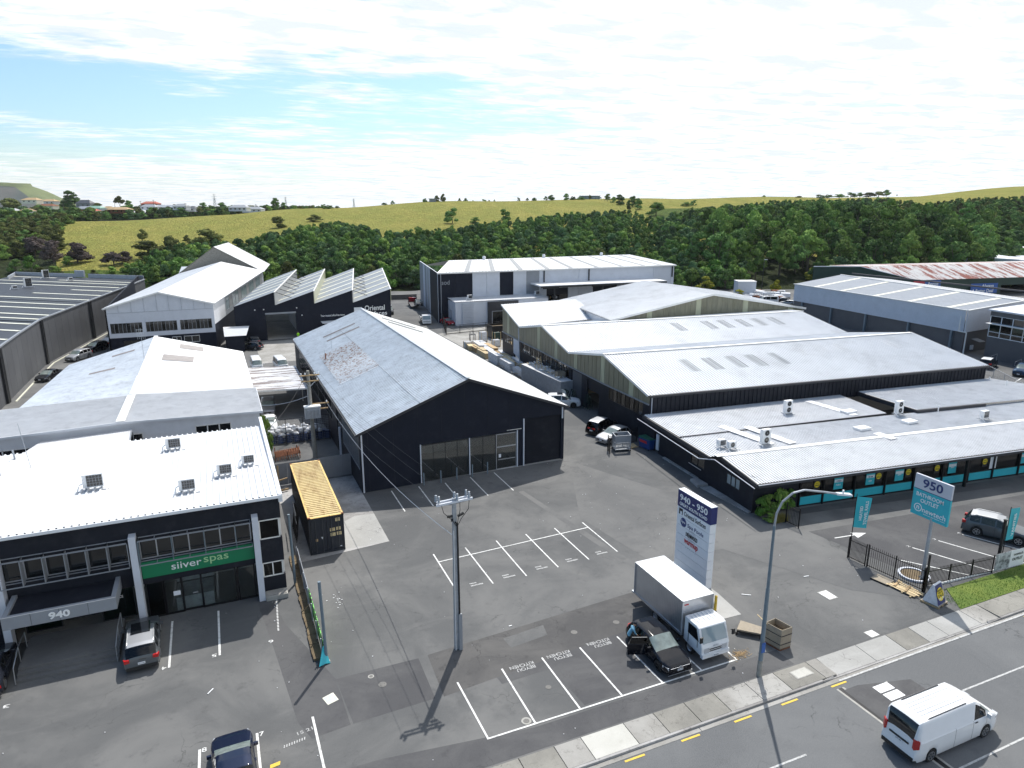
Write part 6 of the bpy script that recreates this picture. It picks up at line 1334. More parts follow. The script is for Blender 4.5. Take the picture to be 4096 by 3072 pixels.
m = MB(); m.bar(o0+V3(-.5, 0, 6.05), o1+V3(-.5, 0, 6.05), .9, .08); m.build('sun_shade', 'white_paint', t); m = MB(); m.hexa([o0+V3(-.3, .3, 8.1), V3(135, 76, 8.1), V3(130, 55, 8.1), o1+V3(-.3, 0, 8.1)], [o0+V3(-.3, .3, 8.35), V3(135, 76, 8.35), V3(130, 55, 8.35), o1+V3(-.3, 0, 8.35)]); m.build('roof_edge', 'pale_wall', t)
m = MB()
for x, y in ((117.0, 70.8), (116.2, 66.5)): m.tube([(x, y, 0), (x, y, 1.1), (x+1.5, y, 1.4), (x+1.5, y, 0)], .04)
m.build('entry_rail', 'steel', t)
# ------------------------------------------------ 12. green shed with rusty roof
t = thing('green_shed', 'long dark green shed with rust-streaked roof, right background', 'building', (182, 134, 0))
q0, q1, q2, q3 = V3(163, 153, 0), V3(171.9, 144.4, 0), V3(182.5, 134.2, 0), V3(262, 120.4, 0)
m = MB(); m.hexa([q0, q1, q2, q2+V3(.2, .2, 0), q1+V3(.2, .2, 0), q0+V3(.2, .2, 0)], [q0+V3(0, 0, 8), q1+V3(0, 0, 8.37), q2+V3(0, 0, 5), q2+V3(.2, .2, 5), q1+V3(.2, .2, 8.37), q0+V3(.2, .2, 8)]); wall(m, q2, q3, 5, holes=[(30, 42, 0, 2.9)], th=.3); m.build('walls', 'green_wall', t)
ribs('rusty_roof', q2+V3(-.3, -.3, 5.05), q3+V3(0, 0, 5.05), V3(262, 131.5, 8.4), q1+V3(-.2, 0, 8.42), 'red_white_roof', t, .9, .05); ribs('back_slope', q1+V3(0, 0, 8.42), V3(262, 131.5, 8.4), V3(262, 150, 7), q0+V3(8, 2, 8.0), 'red_white_roof', t, .9, .05)
m = MB(); m.bar(q0+V3(-.1, -.1, 8.1), q1+V3(-.1, -.1, 8.45), .15, .2); m.bar(q1+V3(-.1, -.1, 8.45), q2+V3(-.1, -.1, 5.1), .15, .2); m.build('barge_flashing', 'sign_white', t)
wd = (q3-q2).normalized()
def onwall(px_, py_, off=.4):
    r = ray(px_, py_); nrm_ = V3(-wd.y, wd.x, 0); t_ = ((q2-nrm_*off).dot(nrm_))/(r.dot(nrm_)); return V3(0, 0, CH)+r*t_
def wsign(x0, y0, x1, y1, m_, nm, lab, words, off=.4):
    a, b = onwall(x0, y0, off), onwall(x1, y1, off); zt, zb_ = a.z, b.z; r = thing(nm, lab, 'sign', (a.x, a.y, zb_)); nrm_ = V3(-wd.y, wd.x, 0); w_ = (Vector((b.x, b.y, 0))-Vector((a.x, a.y, 0))).length; p = V3(a.x, a.y, 0)
    m = MB(); m.hexa([p+V3(0, 0, zb_), p+wd*w_+V3(0, 0, zb_), p+wd*w_+nrm_*.12+V3(0, 0, zb_), p+nrm_*.12+V3(0, 0, zb_)], [p+V3(0, 0, zt), p+wd*w_+V3(0, 0, zt), p+wd*w_+nrm_*.12+V3(0, 0, zt), p+nrm_*.12+V3(0, 0, zt)]); m.build('sign_face', m_, r)
    for s_, u, v_, ww, hh in words: text(s_, p+wd*w_*u-nrm_*.02+V3(0, 0, zb_+(zt-zb_)*v_), wd, (0, 0, 1), w_*ww, (zt-zb_)*hh, 'letter_white', r, bold=.02)
    return r
if 'sign_blue' not in MATS: mat('sign_blue', (.02, .10, .36), .4, var=.04); mat('sign_red', (.50, .03, .05), .4, var=.04)
wsign(3656, 1125, 3698, 1148, 'sign_red', 'red_sign', 'red half of the wall sign on the green shed', [])
wsign(3698, 1123, 3761, 1147, 'sign_blue', 'blue_sign', 'blue sign reading Penrose on the green shed', [('Penrose', .55, .5, .6, .5)])
wsign(3886, 1135, 3986, 1171, 'sign_blue', 'blue_sign', 'larger blue sign reading Always A Better Deal on the green shed', [('Always', .62, .72, .45, .36), ('A Better Deal', .45, .25, .8, .36)], .5)
t = thing('far_white_shed', 'white roofed shed beyond the rusty roof at the right edge', 'building', (270, 150, 0)); m = MB(); m.box(255, 300, 142, 170, 0, 7.6); m.build('walls', 'white_wall', t); ribs('roof_slope', (254, 141.5, 7.6), (300, 135, 7.6), (300, 150, 11.5), (264, 156, 11.5), 'white_roof', t, .9, .05)
# ============================================================ SIGNS, POLES, FENCES, YARD THINGS
# tenant pylon sign
t = thing('tenant_sign', 'tall white and navy tenant directory sign for 940-950 beside the parked truck', 'sign', (28.65, 34.6, 0))
X0, X1, Y0, Y1, HT = 28.42, 28.92, 32.92, 36.42, 5.95
zs_ = [0, .82, 1.52, 2.22, 2.92, 3.62, 4.32, 4.66]
zz_ = [0, .75, 1.41, 2.07, 2.73, 3.39, 4.05, 4.72]
for a, b in zip(zz_[:-1], zz_[1:]): m = MB(); m.box(X0, X1, Y0, Y1, a+.012, b-.012); m.build('panel', 'sign_white', t)
box_part('header_panel', 'navy_sign', t, X0-.01, X1+.01, Y0-.01, Y1+.01, 4.74, HT-.02); box_part('cap', 'sign_white', t, X0, X1, Y0, Y1, HT-.02, HT+.02)
box_part('core', 'mid_grey', t, X0+.03, X1-.03, Y0+.03, Y1-.03, 0, HT-.05)
u_, v_ = (0, -1, 0), (0, 0, 1); ym = (Y0+Y1)/2; xf = X0-.012
text('940 - 950', (xf, ym+.05, 5.48), u_, v_, 2.95, .46, 'letter_white', t, bold=.02); text('GREAT SOUTH ROAD', (xf, ym+.05, 5.0), u_, v_, 2.95, .24, 'letter_white', t, bold=.02)
text('Oriental Surfaces', (xf, ym-.18, 4.42), u_, v_, 2.3, .34, 'letter_black', t); m = MB(); m.box(X0-.012, X0, Y1-.6, Y1-.2, 4.2, 4.64); m.build('logo_square', 'letter_black', t); m = MB(); m.box(X0-.02, X0-.012, Y1-.52, Y1-.36, 4.2, 4.45); m.build('logo_arch', 'sign_white', t)
m = MB(); m.lathe((X0-.001, Y1-.75, 3.72), (-1, 0, 0), [(0, .33), (.012, .32), (.013, 0)], 20); m.build('round_logo', 'letter_navy', t); text('Spa', (X0-.016, Y1-.75, 3.75), u_, v_, .46, .24, 'letter_white', t); text('Spa Pools', (xf, ym-.32, 3.66), u_, v_, 1.7, .36, 'letter_navy', t)
m = MB()
for r_ in (.46, .36, .26, .16): m.lathe((X0-.001, ym, 3.02), (-1, 0, 0), [(.002, r_), (.008, r_), (.008, r_-.02), (.002, r_-.02)], 24)
m.build('ring_logo', 'letter_grey', t); text('DREAMWOOD', (X0-.016, ym+.02, 3.03), u_, v_, 1.25, .3, 'letter_black', t, bold=.01)
text('warmup', (xf, ym+.05, 2.40), u_, v_, 1.5, .42, 'letter_red', t, bold=.02); text('. . . . . .', (xf, ym+.05, 2.02), u_, v_, 1.1, .05, 'letter_grey', t)
# 950 sign
t = thing('showroom_sign', 'teal and grey 950 bathroom outlet sign on a galvanised pole', 'sign', (43.07, 28.02, 0))
m = MB(); m.cyl((43.07, 28.02, .05), (43.07, 28.02, 4.6), .13, .11, 12); m.build('pole', 'galv', t); m = MB(); m.box(42.8, 43.34, 27.7, 28.34, 0, .06)
for dx, dy in ((.3, 0), (-.3, 0), (0, .3), (0, -.3)): m.hexa([(43.05, 28, .06), (43.09, 28.04, .06), (43.07+dx, 28.04+dy, .06), (43.05+dx, 28+dy, .06)], [(43.05, 28, .4), (43.09, 28.04, .4), (43.08+dx*.3, 28.03+dy*.3, .35), (43.05+dx*.3, 28+dy*.3, .35)])
m.build('base_plate', 'galv', t)
xa, xb, ya, yb = 42.98, 43.14, 26.93, 29.56
box_part('upper_panel', 'sign_grey', t, xa, xb, ya, yb, 6.35, 7.35); box_part('lower_panel', 'teal', t, xa, xb, ya, yb, 4.45, 6.30); box_part('divider', 'navy_sign', t, xa+.01, xb-.01, ya+.01, yb-.01, 6.29, 6.36)
yc = (ya+yb)/2; xf = xa-.012
text('950', (xf, yc, 6.85), u_, v_, 1.42, .62, 'letter_navy', t, bold=.02); text('BATHROOM', (xf, yc+.08, 5.98), u_, v_, 1.95, .28, 'letter_white', t, bold=.015); text('OUTLET', (xf, yc+.05, 5.58), u_, v_, 1.3, .28, 'letter_white', t, bold=.015); text('newtech', (xf, yc-.35, 4.98), u_, v_, 1.65, .36, 'letter_white', t, bold=.01); text('bathroom and kitchen outlet', (xf, yc-.4, 4.70), u_, v_, 1.55, .08, 'letter_white', t)
m = MB(); m.lathe((xa, yb-.5, 5.02), (-1, 0, 0), [(.002, .29), (.01, .29), (.01, .23), (.002, .23)], 24); m.build('ring_logo', 'letter_white', t); text('n', (xf, yb-.5, 5.02), u_, v_, .2, .24, 'letter_white', t, bold=.02)
t = thing('sign_island', 'round concrete ring with sandy fill at the foot of the 950 sign pole', 'planter', (43.0, 28.7, 0)); m = MB(); m.lathe((43.0, 28.6, 0), (0, 0, 1), [(0, 1.0), (.14, 1.0), (.14, .86), (.05, .86)], 30); m.build('ring', 'pale_wall', t); m = MB(); m.cyl((43.0, 28.6, .0), (43.0, 28.6, .07), .87, n=24); m.build('fill', 'soil', t)
# flag banners
def banner(p, h, wdt, words, lab, dirv, z0, z1):
    r = thing('banner_flag', lab, 'banner', p); m = MB(); m.cyl(p, (p[0], p[1], h), .035, .025, 7); m.build('pole', 'black_metal', r)
    d = Vector(dirv).normalized(); n_ = d.cross(V3(0, 0, 1)); m = MB(); k = 8
    for j in range(k+1):
        f = j/k; z = z1+(z0-z1)*f; s = .05*math.sin(f*5); w_ = wdt*(1-.06*math.sin(f*3)); a = V3(*p[:2], z)+d*.05-d*.10*f; b = a+d*w_+n_*s+V3(0, 0, -.18*1)
        m.V += [tuple(a), tuple(b), tuple(b+n_*.006), tuple(a+n_*.006)]
    for j in range(k): q = 4*j; m.F += [(q, q+4, q+5, q+1), (q+2, q+6, q+7, q+3)]; m.I += [0, 0]
    m.build('cloth', 'teal', r, smooth=True)
    for s_, off, hh, ww in words:
        c = V3(*p[:2], (z0+z1)/2-.09)+d*off; o = None
        for sg in (1, -1): text(s_, c+n_*(-.09 if sg > 0 else .10)*1.0, (0, 0, 1), -d, ww, hh, 'letter_white', r, depth=.004, bold=.012)
    return r
banner((40.98, 32.30, 0), 5.05, 1.15, [('HEATED', .42, .22, 1.1), ('TOWEL RAILS', .80, .24, 1.85)], 'teal banner reading heated towel rails on a black pole at the gate', (.95, -.3, 0), 2.45, 4.85)
banner((50.9, 27.6, 0), 4.2, 1.3, [('VANITIES', .62, .34, 1.75)], 'teal banner reading vanities near the front fence', (.95, .1, 0), 1.55, 4.05)
t = thing('gate_post', 'tall black steel post beside the vanities banner', 'post', (50.35, 27.5, 0)); m = MB(); m.bar((50.35, 27.5, 0), (50.35, 27.5, 3.3), .16, .16); m.build('post', 'black_metal', t); m = MB(); m.bar((50.35, 27.5, 3.3), (50.35, 27.5, 3.36), .2, .2); m.build('post_cap', 'black_metal', t)
# palisade fences
def palisade(pts, h, lab, name='palisade_fence', step=.125, post=2.4, spear=True, top=.12, cat='fence', z=0):
    r = thing(name, lab, cat, (pts[0][0], pts[0][1], z))
    for a, b in zip(pts[:-1], pts[1:]):
        a, b = V3(*a, z), V3(*b, z); L_ = (b-a).length; d = (b-a)/L_
        for zz__ in (.15, h-top-.12): m = MB(); m.bar(a+V3(0, 0, zz__), b+V3(0, 0, zz__), .04, .045); m.build('rail', 'black_metal', r)
        n = int(L_/step); base = None
        for k in range(n):
            p = a+d*((k+.5)*L_/n)
            if base is None:
                q = MB(); q.bar((0, 0, .06), (0, 0, h-.06), .022, .022)
                if spear: q.hexa([(-.011, -.011, h-.06), (.011, -.011, h-.06), (.011, .011, h-.06), (-.011, .011, h-.06)], [(-.002, -.002, h), (.002, -.002, h), (.002, .002, h), (-.002, .002, h)])
                me = bpy.data.meshes.new('picket'); me.from_pydata(q.V, [], q.F); me.materials.append(M_('black_metal')); base = me
            o = bpy.data.objects.new('picket', base); COL.objects.link(o); o.parent = r; o.location = p-V3(*r.location)
        k = max(1, round(L_/post))
        for j in range(k+1):
            p = a+d*(L_*j/k); m = MB(); m.bar(p, p+V3(0, 0, h+.02), .065, .065); m.build('post', 'black_metal', r)
    return r
palisade([(41.02, 30.8), (41.65, 26.95)], 1.75, 'black spear-topped fence section in front of the sign island', step=.14)
palisade([(40.85, 32.3), (41.0, 30.95)], 1.7, 'folded black gate leaf stack at the banner pole', name='folding_gate', step=.09, post=1.3)
palisade([(41.06, 38.6), (41.2, 37.35)], 1.7, 'small black gate leaf by the showroom bushes', name='gate_leaf', step=.13, post=1.2)
palisade([(42.5, 27.3), (48.45, 26.72)], 1.35, 'long black front fence left of the outlet banner', step=.12, post=2.1); palisade([(51.4, 26.72), (62, 26.0)], 1.35, 'black front fence right of the outlet banner', step=.13, post=2.6)
palisade([(41.65, 26.95), (42.5, 27.3)], 1.5, 'short black fence return at the tall post', step=.12)
palisade([(36.6, 59.2), (41.0, 60.4)], 1.75, 'black fence behind the cage trolley at the lane', step=.14, post=2.2); palisade([(36.3, 58.3), (36.6, 59.2)], 1.7, 'swung black gate leaf left of the cage trolley', name='gate_leaf', step=.14, post=1)
t = thing('tall_fence_post', 'tall black gate post at the corner of the front fence', 'post', (41.7, 26.85, 0)); m = MB(); m.bar((41.7, 26.85, 0), (41.7, 26.85, 2.75), .1, .1); m.build('post', 'black_metal', t); m = MB(); m.bar((41.7, 26.85, 1.3), (42.3, 26.4, .05), .05, .05); m.build('brace', 'black_metal', t)
t = thing('fence_plinth', 'low white scalloped edging under the front fence', 'edging', (43, 27, 0)); m = MB()
for k in range(70):
    s = k/70; p = V3(43.0, 27.12, 0).lerp(V3(62, 25.95, 0), s); m.ob(p+V3(0, 0, .07), (.10, -.006, 0), (0, .03, 0), (0, 0, .07))
m.build('scalloped_edging', 'white_paint', t)
t = thing('outlet_banner', 'printed outlet banner with grey bathroom photo on the front fence', 'banner', (48.45, 26.6, 0)); pa, pb = V3(48.45, 26.6, 0), V3(51.5, 26.48, 0)
def vsheet(nm, a, b, z0_, z1_, m_, par, th=.015):
    m = MB(); n_ = (b-a).normalized().cross(V3(0, 0, 1))*th; m.hexa([a+V3(0, 0, z0_), b+V3(0, 0, z0_), b-n_+V3(0, 0, z0_), a-n_+V3(0, 0, z0_)], [a+V3(0, 0, z1_), b+V3(0, 0, z1_), b-n_+V3(0, 0, z1_), a-n_+V3(0, 0, z1_)]); return m.build(nm, m_, par)
vsheet('photo_half', pa, pa.lerp(pb, .5), .15, 1.45, 'photo_grey', t); vsheet('printed_half', pa.lerp(pb, .5), pb, .15, 1.45, 'sign_white', t)
dd = (pb-pa).normalized(); text('newtech', pa.lerp(pb, .76)+V3(0, -.02, 1.12), dd, v_, .95, .2, 'letter_black', t); text('OUTLET', pa.lerp(pb, .75)+V3(0, -.02, .74), dd, v_, 1.1, .22, 'letter_black', t); 
# A-frame on a pallet
t = thing('pallet', 'dark pallet carrying the clearance sale board', 'pallet', (41.1, 25.75, 0), .2, local=True)
for k in range(6): box_part('slat', 'ply', t, -.62, .62, -.58+k*.2, -.45+k*.2, .12, .15)
for k in range(3): box_part('bearer', 'timber', t, -.6+k*.55, -.5+k*.55, -.58, .58, .0, .12)
t = thing('sale_board', 'wedge-shaped yellow and navy clearance SALE board wrapped in plastic', 'sign', (41.1, 25.75, .15), .2, local=True)
m = MB(); m.hexa([(-.55, -.5, 0), (.5, -.5, 0), (.55, .5, 0), (-.5, .5, 0)], [(-.42, -.06, 1.25), (.5, -.06, 1.25), (.5, .06, 1.25), (-.42, .06, 1.25)]); m.build('board_body', 'shrink_wrap', t)
m = MB(); q = [(-.54, -.51, .03), (.46, -.51, .03), (.46, -.075, 1.22), (-.41, -.075, 1.22)]; m.face(q); m.build('printed_face', 'navy_sign', t)
nf = V3(0, -.94, .34); uf = V3(1, 0, 0); vf = V3(0, .34, .94)
m = MB(); m.lathe(V3(0, -.31, .62)+nf*.005, nf, [(0, .42), (.004, .41), (.005, 0)], 22); m.build('yellow_disc', 'poster_yellow', t)
for s_, k_, w_, h_, mm in (('MASSIVE', .26, .6, .13, 'letter_black'), ('CLEAR OUT', .12, .64, .11, 'letter_black'), ('SALE', -.07, .7, .2, 'letter_black'), ('30% - 70%', -.27, .66, .12, 'letter_white')): text(s_, V3(0, -.31, .62)+vf*k_+nf*.012, uf, vf, w_, h_, mm, t, depth=.004, bold=.02)
# boards and loose pallet by the fence
t = thing('chipboard_sheet', 'pale chipboard sheet on a black base leaning level by the fence', 'board', (40.3, 29.0, 0)); m = MB(); m.hexa([(39.8, 29.5, .0), (40.75, 29.68, .0), (40.95, 28.5, 0), (40.02, 28.33, 0)], [(39.8, 29.5, .1), (40.75, 29.68, .1), (40.95, 28.5, .1), (40.02, 28.33, .1)]); m.build('black_tray', 'black_plastic', t); m = MB(); m.hexa([(39.82, 29.48, .102), (40.73, 29.64, .102), (40.93, 28.52, .102), (40.04, 28.35, .102)], [(39.82, 29.48, .13), (40.73, 29.64, .13), (40.93, 28.52, .13), (40.04, 28.35, .13)]); m.build('sheet', 'ply', t)
t = thing('timber_pallet', 'long broken pale timber pallet lying beside the fence', 'pallet', (40.7, 27.5, 0))
for k in range(8): a = V3(40.15+k*.14, 28.5-.05*k, .13+.02*(k % 2)); b = V3(40.35+k*.13+random.uniform(-.05, .05), 26.5+random.uniform(-.1, .2), .13+.02*(k % 3)); m = MB(); m.bar(a, b, .10, .025); m.build('slat', 'pale_timber', t)
for y in (28.2, 27.4, 26.8): m = MB(); m.bar((40.15, y-.05, .06), (41.4, y+.1, .06), .09, .09); m.build('bearer', 'pale_timber', t)
for y in (28.0, 27.2): m = MB(); m.bar((40.3, y, .2), (41.2, y+.35, .2), .12, .05); m.build('cleat', 'timber', t)
# plywood bin, boards by the lamp post
t = thing('plywood_bin', 'tall weathered plywood bin with timber off-cuts inside, behind the street lamp', 'bin', (28.4, 26.4, 0)); c_ = [V3(28.1, 25.82, 0), V3(28.92, 25.84, 0), V3(28.7, 26.95, 0), V3(27.86, 26.85, 0)]
for a, b in zip(c_, c_[1:]+c_[:1]):
    m = MB(); n_ = (b-a).normalized().cross(V3(0, 0, 1))*-.03; m.hexa([a+V3(0, 0, .06), b+V3(0, 0, .06), b+n_+V3(0, 0, .06), a+n_+V3(0, 0, .06)], [a+V3(0, 0, 1.36), b+V3(0, 0, 1.36), b+n_+V3(0, 0, 1.36), a+n_+V3(0, 0, 1.36)]); m.build('side_panel', 'ply', t)
m = MB(); m.hexa(c_, [p+V3(0, 0, .12) for p in c_]); m.build('base', 'rust', t)
for z in (.4, .95): 
    m = MB()
    for a, b in zip(c_, c_[1:]+c_[:1]): m.bar(a+V3(0, 0, z), b+V3(0, 0, z), .075, .02)
    m.build('strap', 'dark_cloth', t)
for a, b in (((28.5, 26.0, .5), (27.5, 27.2, 1.75)), ((28.7, 26.7, .3), (28.2, 26.0, 1.3))): m = MB(); m.bar(a, b, .09, .02); m.build('offcut', 'pale_timber', t)
t = thing('board_stack', 'stack of pale panels on a black trolley right of the truck', 'boards', (27.4, 28.2, 0)); c_ = [V3(26.9, 28.1, 0), V3(27.9, 27.15, 0), V3(28.45, 27.7, 0), V3(27.75, 28.75, 0)]
for k in range(3): m = MB(); m.hexa([p+V3(0, 0, .28+.03*k) for p in c_], [p+V3(0, 0, .305+.03*k) for p in c_]); m.build('panel', 'ply', t)
m = MB(); m.hexa([p+V3(0, 0, .18) for p in c_], [p+V3(0, 0, .27) for p in c_])
for p in c_: m.bar(p, p+V3(0, 0, .2), .1)
m.build('trolley', 'black_plastic', t)
t = thing('straw_heap', 'loose heap of orange-brown straw by the bay corner', 'debris', (25.8, 26.3, 0)); m = MB()
for k in range(160): a = random.uniform(0, 3.14); x, y = random.gauss(25.75, .3), random.gauss(26.45, .16); m.bar((x, y, .02), (x+.14*math.cos(a), y+.14*math.sin(a), .03+random.random()*.05), .012)
m.build('straw', 'timber', t); t['kind'] = 'stuff'
# bollards
for k, (x, y) in enumerate([(16.08, 57.98), (17.71, 57.93), (19.32, 58.06), (20.94, 58.21), (22.53, 58.29)]):
    b0 = thing('bollard', ['blue-grey bollard at the left end of the shopfront row', 'second bollard from the left in the shopfront row', 'middle bollard of the shopfront row', 'second bollard from the right in the shopfront row', 'bollard at the right end of the shopfront row'][k], 'bollard', (x, y-.15, 0), group='bollards before the shopfront'); m = MB(); m.lathe((x, y-.15, 0), (0, 0, 1), [(0, .06), (1.2, .06), (1.23, .04), (1.24, 0)], 10); m.build('post', 'blue_grey_pole', b0, smooth=True)
t = thing('yellow_bollard', 'short yellow bollard on the concrete pad behind the truck cab', 'bollard', (27.42, 30.69, 0)); m = MB(); m.lathe((27.42, 30.69, 0), (0, 0, 1), [(0, .09), (1.0, .09), (1.03, .07), (1.04, 0)], 12); m.build('post', 'yellow_paint', t, smooth=True)
# street lamp
t = thing('street_lamp', 'tall galvanised street lamp with curved arm over the footpath', 'street lamp', (25.45, 24.62, 0)); B_ = V3(25.45, 24.62, 0)
m = MB(); m.cyl(B_, B_+V3(0, 0, 1.0), .15, .14, 12); m.build('pole_base', 'old_concrete_pole', t); m = MB(); m.cyl(B_+V3(0, 0, 1.0), B_+V3(0, 0, 5.4), .125, .105, 12); m.cyl(B_+V3(0, 0, 5.4), B_+V3(0, 0, 9.0), .09, .07, 12); m.build('pole', 'blue_grey_pole', t, smooth=False)
arm = [(0, 0, 9.0), (.03, -.03, 9.7), (.25, -.12, 10.35), (.75, -.28, 10.82), (1.35, -.45, 10.95), (2.5, -.75, 10.75), (3.1, -.9, 10.62)]
m = MB(); m.tube([B_+V3(*a) for a in arm], .055, 8); m.build('curved_arm', 'galv', t)
h0 = B_+V3(3.1, -.9, 10.62); d = V3(.96, -.28, -.10).normalized(); s = d.cross(V3(0, 0, 1)).normalized(); m = MB(); m.hexa([h0-s*.1+V3(0, 0, -.05), h0+s*.1+V3(0, 0, -.05), h0+d*.85+s*.16+V3(0, 0, -.05), h0+d*.85-s*.16+V3(0, 0, -.05)], [h0-s*.08+V3(0, 0, .06), h0+s*.08+V3(0, 0, .06), h0+d*.82+s*.13+V3(0, 0, .03), h0+d*.82-s*.13+V3(0, 0, .03)]); m.build('lamp_head', 'white_plastic', t)
m = MB(); m.cyl(h0+d*.38+V3(0, 0, .05), h0+d*.38+V3(0, 0, .22), .05, .05, 8); m.build('photocell', 'white_plastic', t); m = MB(); m.box(B_.x-.15, B_.x+.1, B_.y-.155, B_.y-.14, 1.55, 2.15); m.build('notice_plate', 'sign_blue', t)
# near power pole
t = thing('power_pole', 'slim grey concrete power pole with crossarm and insulators in the middle of the yard', 'power pole', (10.98, 33.5, 0)); B_ = V3(10.98, 33.5, 0)
m = MB(); m.hexa([B_+V3(-.16, -.12, 0), B_+V3(.12, -.12, 0), B_+V3(.12, .12, 0), B_+V3(-.16, .12, 0)], [B_+V3(-.1, -.08, 9.5), B_+V3(.1, -.08, 9.5), B_+V3(.1, .08, 9.5), B_+V3(-.1, .08, 9.5)]); m.build('shaft', 'galv', t)
m = MB(); m.bar(B_+V3(-1.05, -.1, 9.25), B_+V3(1.05, -.1, 9.35), .1, .12); m.bar(B_+V3(-.95, .16, 9.3), B_+V3(.95, .16, 9.38), .09, .1); m.build('crossarm', 'pale_wall', t)
for x, y in ((-.9, -.1), (-1.0, .12), (.15, -.12), (.08, .16), (.85, -.1), (.78, .2)): m = MB(); p = B_+V3(x, y, 9.38); m.lathe(p, (0, 0, 1), [(0, .04), (.04, .085), (.1, .055), (.14, .085), (.2, .055), (.24, .08), (.34, .05), (.38, .07), (.42, 0)], 10); m.build('insulator', 'galv', t)
m = MB(); m.tube([B_+V3(.14, -.16, 2.3), B_+V3(.12, -.13, 8.0), B_+V3(.0, -.15, 8.1)], .05, 7)
for a in ((-.75, -.1, 9.2), (.3, -.1, 9.2), (.85, -.1, 9.25)): m.tube([B_+V3(*a), B_+V3(a[0]*.9, -.2, 8.8), B_+V3(a[0]*.35+.05, -.2, 8.3), B_+V3(.1, -.15, 7.8)], .018, 5)
m.build('service_cable', 'black_plastic', t)
m = MB(); m.bar(B_+V3(-.16, -.12, 8.35), B_+V3(-.2, -.2, 8.2), .12); m.cyl(B_+V3(-.45, -.1, 8.5), B_+V3(-.15, -.15, 8.5), .08); m.cyl(B_+V3(.15, -.15, 8.45), B_+V3(.5, -.1, 8.55), .08); m.build('fuse_holder', 'black_plastic', t)
box_part('cable_guard', 'mid_grey', t, B_.x+.06, B_.x+.26, B_.y-.24, B_.y-.12, 0, 2.35); m = MB(); m.tube([B_+V3(-.12, -.14, 0), B_+V3(-.1, -.12, 7.6)], .02); m.build('earth_wire', 'white_plastic', t)
# big pole with transformer
t = thing('transformer_pole', 'old concrete pole with grey transformer in the lane beside the dark shed', 'power pole', (7.85, 69.4, 0)); B_ = V3(7.85, 69.4, 0)
m = MB(); m.cyl(B_, B_+V3(-.1, 0, 9.2), .24, .15, 10); m.build('shaft', 'old_concrete_pole', t)
for z, L0, L1 in ((8.75, -.95, 1.0), (8.15, -.85, .9), (5.75, .1, 1.7), (5.2, .1, 1.6)): m = MB(); m.bar(B_+V3(L0, -.15, z), B_+V3(L1, -.15, z), .11, .11); m.build('crossarm', 'timber', t)
m = MB(); m.bar(B_+V3(.0, -.15, 7.6), B_+V3(.6, -.15, 8.15), .06); m.bar(B_+V3(0, -.15, 7.6), B_+V3(-.6, -.15, 8.15), .06); m.build('brace', 'galv', t)
box_part('transformer_tank', 'galv', t, B_.x-.75, B_.x+.75, B_.y-.95, B_.y-.3, 4.45, 5.6); box_part('transformer_lid', 'white_paint', t, B_.x-.8, B_.x+.8, B_.y-1.0, B_.y-.25, 5.6, 5.72)
for k in range(4): m = MB(); x = B_.x-.55+k*.36; m.box(x, x+.2, B_.y-1.08, B_.y-.95, 4.5, 5.35); m.build('cooling_fin', 'galv', t)
for x, z in ((-.8, 8.82), (-.4, 8.82), (.5, 8.82), (.9, 8.82), (-.7, 8.22), (.75, 8.22), (1.5, 5.82)): m = MB(); m.lathe(B_+V3(x, -.15, z), (0, 0, 1), [(0, .03), (.04, .08), (.12, .05), (.16, .08), (.24, 0)], 8); m.build('insulator', 'white_plastic', t)
def wire(a, b, sag, lab, r=.010, m_='black_plastic', n=14):
    mb_ = MB(); a, b = Vector(a), Vector(b); mb_.tube([a.lerp(b, k/n)-V3(0, 0, sag*4*(k/n)*(1-k/n)) for k in range(n+1)], r, 4); return tag(mb_.build('overhead_wire', m_), lab, 'wire', 'overhead wires')
PT = V3(10.98, 33.5, 0)
wire(V3(7.0, 69.2, 8.95), PT+V3(-1.0, .2, 9.5), 1.0, 'left overhead wire between the two poles'); wire(V3(8.3, 69.2, 8.95), PT+V3(.0, .2, 9.5), 1.0, 'middle overhead wire between the two poles'); wire(V3(8.8, 69.2, 8.95), PT+V3(.8, .2, 9.5), .9, 'right overhead wire between the two poles')
wire(V3(9.4, 69.1, 5.7), PT+V3(-.15, 0, 7.3), 1.1, 'pale low-voltage wire sagging in front of the dark shed', .02, 'galv')
wire(V3(7.2, 69.2, 8.3), V3(2.6, 58, 6.9), .5, 'service wire from the transformer pole to the office roof', .02)
wire(V3(7.5, 69.3, 6.6), V3(3.0, 73, 5.2), .3, 'grey service cable to the white shed', .03, 'galv')
# blue-grey posts and graffiti hoarding
t = thing('steel_post', 'blue-grey steel post standing at the end of the green graffiti hoarding', 'post', (3.78, 35.3, 0)); m = MB(); m.cyl((3.78, 35.3, 0), (3.70, 35.35, 5.05), .09, .085, 12); m.build('shaft', 'blue_grey_pole', t); m = MB(); m.lathe((3.78, 35.3, 0), (0, 0, 1), [(.01, .2), (.05, .18), (.06, .1)], 12); m.build('footing', 'slab_mid', t)
t = thing('steel_post', 'blue-grey steel post behind the container corner', 'post', (3.1, 44.6, 0)); m = MB(); m.cyl((3.1, 44.6, 0), (3.05, 44.6, 5.2), .09, .085, 12); m.build('shaft', 'blue_grey_pole', t)
t = thing('graffiti_hoarding', 'low hoarding sprayed bright green and black along the boundary', 'hoarding', (3.7, 39, 0))
for k in range(3):
    y0 = 35.55+k*2.0; m = MB(); m.hexa([(3.66-.0*k, y0, .15), (3.70, y0, .15), (3.70, y0+1.96, .15), (3.66, y0+1.96, .15)], [(3.66, y0, 1.25), (3.70, y0, 1.25), (3.70, y0+1.96, 1.25), (3.66, y0+1.96, 1.25)]); m.build('sprayed_sheet', 'green_graffiti', t)
